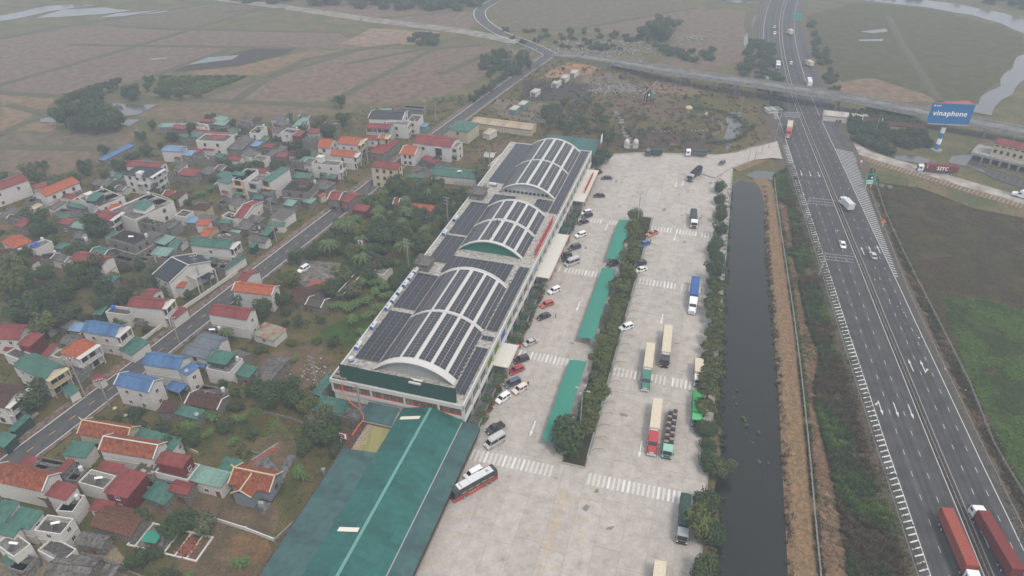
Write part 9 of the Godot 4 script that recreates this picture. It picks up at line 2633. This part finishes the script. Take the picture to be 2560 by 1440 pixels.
const TREES := [
[9,85.8,-263.3,3.5,0],[9,82.5,-253.1,3.5,0],[9,79.1,-237.9,3.8,0],[0,75.6,-225.4,3.8,0],[9,72,-214.8,4,0],[9,70.2,-205.9,3.6,0],[0,67.5,-197.5,4,0],[1,66.2,-187.9,3.9,0],[1,62.5,-177.5,4.3,0],[1,60.6,-167.2,3.6,0],[1,57.3,-158.3,3.8,0],[1,54.5,-147.3,4,0],[1,51.8,-139.2,3.8,0],[1,49.6,-132.7,3.5,0],[9,48.4,-125.6,3.9,0],[9,47,-115.2,3.8,0],[0,49.7,-113.1,3.2,0],[9,43,-104.4,4.2,0],[0,39.7,-96.1,4.4,0],[9,42.9,-94.4,4,0],[9,38.2,-85.8,4.4,0],[9,37.6,-79.3,3.9,0],[9,81.4,-245.5,3.2,0],[9,74.1,-219.6,3.2,0],[9,71.1,-209.8,3.4,0],[9,66.7,-192.6,3.5,0],[1,64,-182.5,3.5,0],[1,61.6,-172.3,3.5,0],[1,58.8,-162.4,3.5,0],[1,55.5,-152.4,3.6,0],[1,53,-143.2,3.5,0],[9,47.7,-120.6,2.9,0],[7,46.6,-234.1,3.9,1],[7,44.4,-222.8,3.2,1],[1,42.3,-214.3,3.7,1],[7,40.2,-204.9,4.3,1],[7,37.2,-194.8,3.9,1],[1,34.9,-187.3,4.5,1],[1,33.3,-180.6,3.6,1],[1,31.6,-175,3.3,1],[1,30,-169.5,3.6,1],[7,28.6,-164.2,3.4,1],[7,26.9,-158.9,3.3,1],[7,24.4,-150.4,3.8,1],[1,23.1,-144.2,3.1,1],[7,22.4,-138.7,3.6,1],[7,20.4,-133.8,3.2,1],[1,19.4,-129,3.4,1],[7,44.7,-227.9,3.4,1],[1,38.6,-199.3,3.4,1],[1,35.9,-191,3.3,1],[1,32.5,-177.8,3.7,1],[7,30.8,-172.1,3.7,1],[1,27.7,-161.5,3.5,1],[7,25.5,-154.6,3.4,1],[1,21.5,-136.2,3.7,1],[1,19.9,-131.5,3.4,1],[1,18.1,-125.5,2.9,1],[9,15,-121.8,6.9,2],[2,15.9,-119.2,1.1,1],[2,16.1,-122.4,1.5,1],[2,17.6,-125.7,1.6,1],[2,18.3,-127.7,1.4,1],[2,19.1,-131.1,1.6,1],[2,20.1,-134.7,1.5,1],[2,20.7,-135.8,1.5,1],[2,22.2,-140.4,1.2,1],[2,22.5,-142.2,1,1],[2,22.9,-145.4,1.1,1],[2,24.1,-147.3,1.1,1],[2,24.7,-150.6,1.6,1],[2,25.5,-153.2,1.4,1],[2,27.2,-157.5,1.6,1],[2,27.3,-159.3,1.3,1],[2,29,-163.2,1.1,1],[2,28.8,-164.9,1.2,1],[2,30.1,-168.3,1.2,1],[2,30.5,-170.3,1.3,1],[2,32.2,-174.1,1.5,1],[2,32.7,-177,1.5,1],[2,33.6,-178.9,1.5,1],[2,34.8,-183.4,1.3,1],[2,34.7,-185.5,1.4,1],[2,35.3,-187.8,1.1,1],[2,36.5,-190.8,1,1],[2,37.1,-193.4,1.1,1],[2,38,-197,1.6,1],[2,39.1,-200.3,1.2,1],[2,40,-202.6,1.1,1],[2,41.7,-206.3,1.3,1],[2,41.5,-208.7,1.1,1],[2,42.4,-211.3,1.6,1],[2,43,-213.9,1.7,1],[2,44.1,-217.4,1.4,1],[2,45.1,-219.3,1.7,1],[2,46.5,-223.7,1.2,1],[2,46.6,-225.8,1.5,1],[2,48.1,-228.8,1.2,1],[2,48.8,-231.1,1.7,1],[2,50,-235.1,1.6,1],[2,50.3,-238,1.4,1],[2,-9.2,-128.6,2.1,3],[2,-8.3,-131.3,2.5,3],[2,-7.1,-135.2,2.7,3],[2,-6,-138.1,2.3,3],[2,-5.8,-139.9,2.2,3],[2,-4.8,-142.7,2.6,3],[2,-3.7,-146.6,2.5,3],[2,0,-160,2.5,3],[2,1.2,-162.9,2.6,3],[2,1.6,-165.2,2.6,3],[2,2.7,-167.8,2.7,3],[2,3.4,-170.8,2.7,3],[2,4.3,-174.2,2.2,3],[2,5.2,-176.1,2.6,3],[2,6,-179,2.7,3],[2,6.9,-182.8,2.4,3],[2,7.3,-184.9,2.7,3],[2,8.6,-188.5,2.7,3],[2,18.6,-221.7,2.6,3],[2,19,-224.3,2.3,3],[2,20,-227.2,2.3,3],[2,20.8,-230.4,2.6,3],[2,21.7,-233.1,2.5,3],[2,22.8,-236.8,2.7,3],[2,23.5,-239.1,2.4,3],[2,24.1,-241.2,2.2,3],[2,25.1,-244,2.2,3],[0,41,-293,4.2,4],[0,38,-288,3.6,4],[0,45,-313,4.4,4],[0,-12,-271,4.6,4],[2,37,-281,3,4],[0,-138,-195,6.1,5],[7,-163,-195,5.9,5],[7,-161,-186,5.9,5],[0,-144,-179,4.9,5],[0,-148,-173,5.9,5],[0,-139,-165,4.9,5],[0,-136,-171,4.4,5],[0,-127,-179,4.1,5],[0,-122,-184,3.9,5],[0,-153,-227,5.1,5],[0,-151,-226,3.9,5],[0,-177,-231,4.9,5],[0,-171,-224,4.4,5],[0,-116,-193,3.9,5],[2,-108,-182,2.9,5],[2,-119,-173,2.9,5],[0,-85,-177,3.5,5],[0,-77,-175,3.9,5],[0,-75,-208,3.3,5],[0,-73,-193,4.5,5],[0,-73,-182,2.9,5],[0,-125,-136,4.9,5],[0,-126,-144,3.5,5],[0,-104,-126,3.5,5],[2,-74,-141,3.5,5],[2,-97,-133,2.9,5],[2,-94,-129,2.5,5],[0,-82,-122,3.3,5],[0,-79,-122,3.1,5],[2,-89,-128,2.9,5],[0,-81,-100,2.5,5],[0,-73,-97,3.5,5],[0,-71,-98,3.5,5],[0,-66,-97,3.5,5],[0,-67,-140,3.9,5],[0,-62,-137,4.3,5],[0,-57,-138,4.1,5],[0,-53,-135,3.5,5],[0,-48,-127,4.5,5],[0,-46,-123,4.5,5],[0,-49,-124,3.3,5],[2,-43,-120,3.3,5],[0,-57,-136,3.5,5],[2,-62,-142,2.9,5],[0,-34,-291,2.9,5],[2,-44,-231,2.9,5],[0,-47,-219,4.9,5],[0,-55,-222,4.9,5],[0,-56,-193,4.3,5],[0,-43,-202,3.9,5],[0,-84,-338,4.3,5],[0,-88,-322,4.3,5],[0,-100,-322,3.9,5],[0,-110,-280,4.3,5],[0,-100,-280,3.9,5],[0,-119,-280,3.9,5],[2,-127,-289,3.5,5],[0,-134,-250,3.1,5],[0,-161,-317,3.3,5],[0,-177,-332,2.9,5],[0,-177,-319,3.1,5],[0,-140,-338,2.5,5],[0,-152,-343,3.3,5],[0,-155,-327,3.7,5],[0,-186,-302,3.3,5],[0,-169,-293,3.9,5],[0,-169,-280,3.9,5],[0,-183,-280,4.1,5],[0,-182,-268,3.9,5],[0,-206,-276,4.5,5],[0,-200,-272,3.9,5],[0,-212,-268,3.9,5],[0,-188,-265,3.3,5],[0,-144,-257,3.5,5],[2,-142,-322,2.9,5],[2,-112,-319,2.9,5],[0,-93,-293,4.1,5],[0,-96,-338,3.5,5],[2,-98,-140,2.9,5],[2,-99,-124,2.5,5],[0,-24,-231,3.5,5],[0,-35,-237,3.9,5],[0,-42,-243,3.9,5],[0,-32,-219,3.7,5],[0,-40,-219,4.1,5],[0,-29,-227,3.3,5],[0,-44,-257,3.5,5],[0,-21,-257,3.5,5],[0,-16,-250,3.1,5],[2,-33,-268,2.9,5],[3,-60,-225,4.4,6],[3,-51,-203,4.2,6],[3,-64,-211,4.6,6],[3,-46,-219,4.2,6],[3,-63,-213,3.6,6],[3,-36,-238,3.4,6],[3,-42,-248,3.6,6],[3,-63,-227,4.4,6],[3,-32,-225,3.4,6],[3,-84,-164,3,6],[3,-59,-231,4,6],[3,-41,-230,3.6,6],[3,-51,-238,4,6],[3,-119,-324,4,6],[4,-51,-179,3,7],[4,-49,-181,3.2,7],[4,-46,-183,3,7],[4,-41,-179,3.2,7],[4,-49,-173,3,7],[4,-44,-175,3,7],[4,-44,-188,3,7],[4,-40,-186,3,7],[4,-37,-197,2.6,7],[4,-35,-224,2.6,7],[4,-32,-221,2.6,7],[4,-45,-167,2.4,7],[4,-44,-163,2.4,7],[4,-45,-159,2.2,7],[4,-50,-113,2.6,7],[4,-56,-89,2.6,7],[4,-49,-112,2,7],[4,-62,-155,2,7],[4,-54,-186,3.4,7],[4,-55,-180,3,7],[4,-41,-206,2.6,7],[4,-37,-375,3,7],[4,-33,-376,3,7],[4,-41,-373,3,7],[4,-28,-378,3,7],[4,-123,-268,2.6,7],[4,-125,-264,2.6,7],[4,-127,-260,2.4,7],[4,-145,-295,2.6,7],[4,-148,-288,2.6,7],[4,-36,-218,2.6,7],[4,-45,-240,4,5],[2,-41,-224,3.8,5],[4,-52,-222,3.5,5],[2,-65,-223,4.3,5],[4,-22,-251,2.8,5],[0,-38,-256,4.3,5],[2,-55,-226,2.8,5],[0,-60,-214,2.7,5],[7,-47,-225,2.7,5],[2,-28,-261,2.6,5],[2,-59,-220,3.7,5],[4,-46,-250,3.5,5],[0,-50,-187,3.8,5],[3,-38,-211,4.4,5],[0,-36,-264,2.8,5],[7,-52,-245,4.4,5],[0,-66,-218,3.8,5],[0,-48,-196,4.1,5],[2,-45,-214,3.4,5],[0,-51,-228,4.4,5],[3,-49,-192,2.6,5],[0,-52,-242,3.3,5],[2,-31,-234,3.9,5],[2,-54,-232,3.2,5],[0,-45,-265,3,5],[0,-35,-258,3.1,5],[2,-19,-252,2.9,5],[2,-23,-227,3.6,5],[2,-39,-261,3.8,5],[2,-54,-209,2.5,5],[4,-41,-191,3.3,5],[0,-20,-240,3.8,5],[0,-52,-259,3,5],[7,-30,-216,4.1,5],[0,-27,-251,3.2,5],[0,-38,-251,4.1,5],[2,-54,-236,2.7,5],[3,-50,-233,3.8,5],[2,-38,-234,3.3,5],[7,-27,-233,3.4,5],[2,-48,-256,2.8,5],[4,-60,-234,3.6,5],[3,-54,-218,3.3,5],[4,-52,-215,4.1,5],[0,-48,-211,3.7,5],[0,-43,-237,3.4,5],[4,-68,-214,2.8,5],[0,-35,-229,3.7,5],[0,-55,-248,4.2,5],[0,-48,-263,4.4,5],[0,-31,-251,4.2,5],[3,-31,-207,2.7,5],[2,-28,-213,3.4,5],[0,-58,-188,3.9,5],[2,-24,-260,2.8,5],[3,-40,-237,4.3,5],[0,-48,-245,3.9,5],[3,-21,-244,3.4,5],[3,-34,-255,3.4,5],[4,-51,-250,3.5,5],[7,-31,-258,3.7,5],[0,-34,-198,3.2,5],[0,-30,-238,2.9,5],[0,-70,-211,3.3,5],[0,-37,-191,3.9,5],[0,-27,-239,4.1,5],[0,-20,-248,3.8,5],[0,-29,-255,3.2,5],[4,-45,-193,3.4,5],[4,-32,-202,2.6,5],[0,-62,-217,3.4,5],[0,-52,-198,3.4,5],[3,-52,-255,3.3,5],[0,-26,-223,3.2,5],[2,-41,-254,3,5],[0,-47,-207,3.2,5],[0,-42,-265,4,5],[2,-59,-238,3.7,5],[7,-47,-260,3.5,5],[0,-31,-264,3.7,5],[2,-34,-249,3.3,5],[0,-28,-247,2.7,5],[2,-24,-257,2.9,5],[0,-31,-212,4.2,5],[7,-56,-212,3.1,5],[2,-43,-261,2.8,5],[2,-22,-254,2.5,5],[0,-64,-230,3.2,5],[0,-44,-223,4.4,5],[0,-23,-239,2.5,5],[2,-50,-265,3.8,5],[2,-21,-236,2.6,5],[7,-39,-227,3.6,5],[0,-47,-229,3,5],[2,-55,-205,4.2,5],[0,-116,-186,3.4,5],[2,-136,-178,3.9,5],[0,-147,-214,3.4,5],[0,-152,-211,4.1,5],[2,-156,-179,3.7,5],[0,-154,-196,4.1,5],[2,-153,-173,3.7,5],[2,-132,-203,3.1,5],[7,-131,-195,2.7,5],[7,-166,-201,4,5],[0,-143,-173,2.8,5],[7,-165,-220,2.7,5],[0,-142,-193,2.6,5],[2,-131,-174,2.8,5],[2,-146,-190,4.1,5],[0,-131,-188,4,5],[0,-148,-205,2.7,5],[2,-140,-177,3.1,5],[0,-125,-193,2.5,5],[2,-151,-191,4,5],[0,-157,-190,4,5],[2,-169,-196,3.3,5],[0,-149,-200,2.6,5],[0,-142,-185,4.2,5],[7,-151,-182,3.2,5],[7,-116,-182,3.6,5],[0,-127,-203,3,5],[0,-122,-196,3,5],[0,-168,-208,4,5],[0,-112,-185,2.9,5],[0,-163,-258,3.1,5],[4,-156,-256,2.6,5],[0,-164,-309,2,5],[0,-99,-308,3.2,5],[0,-104,-286,2.4,5],[2,-96,-299,2.6,5],[0,-166,-300,3.3,5],[0,-194,-271,3.2,5],[2,-174,-272,2.6,5],[0,-129,-320,2.2,5],[0,-171,-229,2.8,5],[2,-129,-253,3,5],[2,-139,-251,2.1,5],[2,-134,-331,2.8,5],[0,-113,-342,3.2,5],[4,-108,-341,2.8,5],[0,-87,-312,2.6,5],[2,-176,-279,3.2,5],[2,-98,-334,2.3,5],[0,-138,-319,3.2,5],[0,-97,-290,2.2,5],[2,-190,-229,1.9,5],[0,-206,-286,2.7,5],[2,-127,-275,3.3,5],[2,-132,-325,3,5],[4,-136,-259,2,5],[0,-115,-276,2.4,5],[0,-109,-323,2.3,5],[0,-155,-304,1.9,5],[0,-125,-323,2.6,5],[0,-114,-298,2.7,5],[2,-105,-309,3.3,5],[2,-141,-281,2.1,5],[0,-190,-288,2.2,5],[2,-75,-188,1.6,5],[0,-52,-162,2.1,5],[2,-80,-179,2,5],[2,-102,-131,2,5],[2,-69,-172,2,5],[2,-59,-174,2,5],[0,-79,-191,1.8,5],[2,-126,-132,1.6,5],[2,-57,-164,2.2,5],[0,-65,-172,2.3,5],[0,-116,-166,1.9,5],[2,-71,-178,2.4,5],[2,-91,-151,1.8,5],[0,-104,-186,1.9,5],[2,-65,-163,2.1,5],[2,-78,-159,1.7,5],[2,-73,-160,2.4,5],[0,-110,-169,1.9,5],[2,-49,-134,1.9,5],[4,-81,-128,3,5],[2,-72,-135,2.6,5],[4,-70,-131,2.5,5],[2,-66,-120,2.4,5],[4,-46,-132,3.1,5],[0,-51,-120,2.8,5],[0,-59,-143,2.5,5],[4,-69,-123,2,5],[2,-78,-144,2.7,5],[2,-73,-128,2.7,5],[2,-65,-126,2.2,5],[4,-77,-131,2.9,5],[4,-54,-110,2.1,5],[0,-44,-128,2.5,5],[2,-53,-142,2.3,5],[2,-82,-143,1.8,5],[4,-76,-126,2,5],[2,-85,-77,2.2,5],[0,-78,-89,2.6,5],[2,-75,-91,2.9,5],[2,-75,-79,2.1,5],[4,-69,-77,2.3,5],[2,-99,-81,1.8,5],[4,-66,-86,1.7,5],[2,-70,-86,2.4,5],[4,-65,-80,1.7,5],[0,-62,-82,2,5],[2,-89,-80,2.2,5],[4,-75,-84,2.6,5],[2,-84,-80,2.4,5],[0,-58,-79,2.8,5],[5,0,-384,1.6,8],[0,119,-333,1.7,8],[5,13,-389,2.1,8],[5,19,-393,1.9,8],[5,67,-422,1.6,8],[5,88,-425,1.9,8],[5,57,-350,2.1,8],[5,76,-372,2.1,8],[5,74,-314,1.5,8],[2,42,-345,1.9,8],[5,68,-330,2.2,8],[5,68,-347,2.4,8],[2,103,-415,1.8,8],[0,127,-386,1.7,8],[0,95,-378,1.9,8],[0,25,-403,2.3,8],[0,24,-353,2.2,8],[5,62,-356,2,8],[0,31,-430,1.5,8],[5,137,-379,2,8],[5,44,-426,2.1,8],[5,6,-338,2.2,8],[5,61,-336,1.6,8],[5,18,-400,2.4,8],[5,52,-366,2.1,8],[5,77,-332,2.1,8],[0,126,-403,2.1,8],[5,27,-320,1.6,8],[0,64,-413,1.7,8],[5,60,-311,2.4,8],[0,57,-327,2,8],[5,92,-410,1.5,8],[5,124,-396,1.9,8],[5,124,-379,2.3,8],[5,115,-349,2,8],[5,59,-381,1.8,8],[5,97,-346,2,8],[5,134,-364,1.7,8],[5,84,-320,2.1,8],[5,15,-337,1.7,8],[5,54,-410,1.6,8],[0,11,-407,1.4,8],[5,82,-349,2,8],[5,103,-343,1.9,8],[5,46,-336,1.8,8],[5,88,-318,2.1,8],[5,48,-328,2.3,8],[5,64,-343,2.4,8],[5,94,-320,2.4,8],[5,57,-332,1.9,8],[5,83,-316,2.4,8],[5,46,-345,1.9,8],[5,102,-349,2.4,8],[5,79,-327,1.8,8],[5,54,-335,1.8,8],[5,58,-319,2,8],[5,98,-337,2.1,8],[5,97,-328,2.3,8],[5,62,-327,2.4,8],[5,63,-347,2.4,8],[5,86,-338,1.9,8],[5,72,-319,1.9,8],[5,84,-328,2.1,8],[5,102,-333,1.9,8],[5,92,-349,2,8],[5,64,-324,2.1,8],[5,52,-322,1.9,8],[5,86,-345,1.7,8],[0,46,-340,3,8],[0,24,-334,3.3,8],[2,37,-328,2.5,8],[2,18,-363,2.9,8],[5,31,-327,2.9,8],[5,20,-343,2.6,8],[5,31,-361,2.8,8],[5,35,-365,2.8,8],[0,28,-332,2.9,8],[0,19,-337,3,8],[2,23,-363,3.2,8],[5,36,-351,3.4,8],[5,18,-330,2.8,8],[0,42,-330,2.6,8],[2,36,-346,2.9,8],[0,28,-366,3.1,8],[5,31,-346,3.2,8],[0,40,-365,3.3,8],[5,44,-324,3,8],[0,17,-347,2.7,8],[2,26,-349,2.7,8],[5,38,-342,2.4,8],[5,44,-352,3.4,8],[0,17,-352,2.9,8],[0,34,-338,3.3,8],[5,38,-359,3.4,8],[2,46,-356,3.1,8],[2,27,-327,2.3,8],[5,22,-349,2.8,8],[2,31,-355,2.5,8],[0,21,-357,2.8,8],[5,37,-334,2.4,8],[5,32,-335,2.8,8],[0,45,-363,2.4,8],[0,-10,-397,3.2,9],[0,-12,-390,3.2,9],[0,-15,-384,3.2,9],[0,-18,-378,3.2,9],[0,-4,-412,3.2,9],[0,-1,-419,3.2,9],[0,2,-425,3.2,9],[0,5,-432,3.2,9],[0,9,-439,3.2,9],[0,-21,-372,3.2,9],[0,-7,-406,3.2,9],[0,10,-434,3.2,9],[0,186,-352,4,10],[0,100,-508,7.5,10],[0,106,-514,7.5,10],[0,104,-497,6.5,10],[0,102,-503,7,10],[0,-222,-336,6.5,11],[0,-219,-340,7,11],[0,-215,-343,7,11],[0,-207,-339,7,11],[0,-200,-336,6.5,11],[0,-196,-338,6,11],[0,-212,-331,6,11],[0,-203,-328,6,11],[0,-197,-330,6,11],[0,-236,-369,4,11],[0,-233,-372,4.6,11],[0,-227,-368,4,11],[0,-229,-379,4.6,11],[0,-229,-385,4.4,11],[0,-226,-390,4,11],[0,-225,-397,3.6,11],[0,-236,-361,4,11],[0,-229,-375,4.2,11],[0,-223,-372,4.4,11],[0,-213,-381,4,11],[0,-207,-382,4,11],[0,-209,-403,3.6,11],[0,-193,-381,4,11],[0,-188,-379,3.4,11],[0,-181,-377,3.4,11],[0,-174,-381,3,11],[0,-207,-377,3.4,11],[0,-91,-364,4,11],[0,-205,-392,3,11],[0,105,-520,5.4,10],[0,90,-500,5.6,10],[0,109,-508,4.1,10],[0,98,-514,5.4,10],[0,118,-527,5.3,10]]
const POLES := [[-101,-190.7],[-114,-139.9],[-86,-222.7],[-48.8,-372.4],[-91.6,-239.1],[-59.9,-303.7],[-44.6,-348.9],[-9.2,-236.9],[15.9,-473.3],[7.5,-444.6],[0,-432.1],[-2,-453.2],[-38.8,-345.5],[-64.6,-293.4],[-98.2,-163.4],[-106.2,-136.7]]
const TALLPOLES := [[-51.5,-139.9],[-37.9,-129.1],[-34.7,-200.4],[-23.8,-230.7],[-9.5,-277.9]]
const PEOPLE := [[13.5,-175.7],[4.4,-144.5],[50.8,-226.8],[44,-272.1],[50.4,-221.8],[-6.7,-202.1],[-5,-211.1]]
const BILLBOARD := [197.5,-307.9]
const WINDMILL := [73.6,-373.1]
const GATE1 := [53.6,-309.8]
const GATE2 := [57.7,-309.8]
const LAMP1 := [47,-232.3]
const LAMP2 := [17,-126.5]
const GREENSIGN := [147.9,-266]
const WARNSIGN := [139.6,-233.2]
const ROUNDSIGN := [153.5,-287.6]
const GANTRY1 := [112.6,-240.2]
const GANTRY2 := [103.6,-199.6]
const GANTRY0 := [131.6,-333]
const FARSIGN := [212.9,-547.4]
const PUMP_A := [207.3,-294.4]
const PUMP_B := [214.4,-300.5]
const PUMP := [208.4,-297.6,223.2,-284.5,212.2,-298.8,223.6,-289.2]
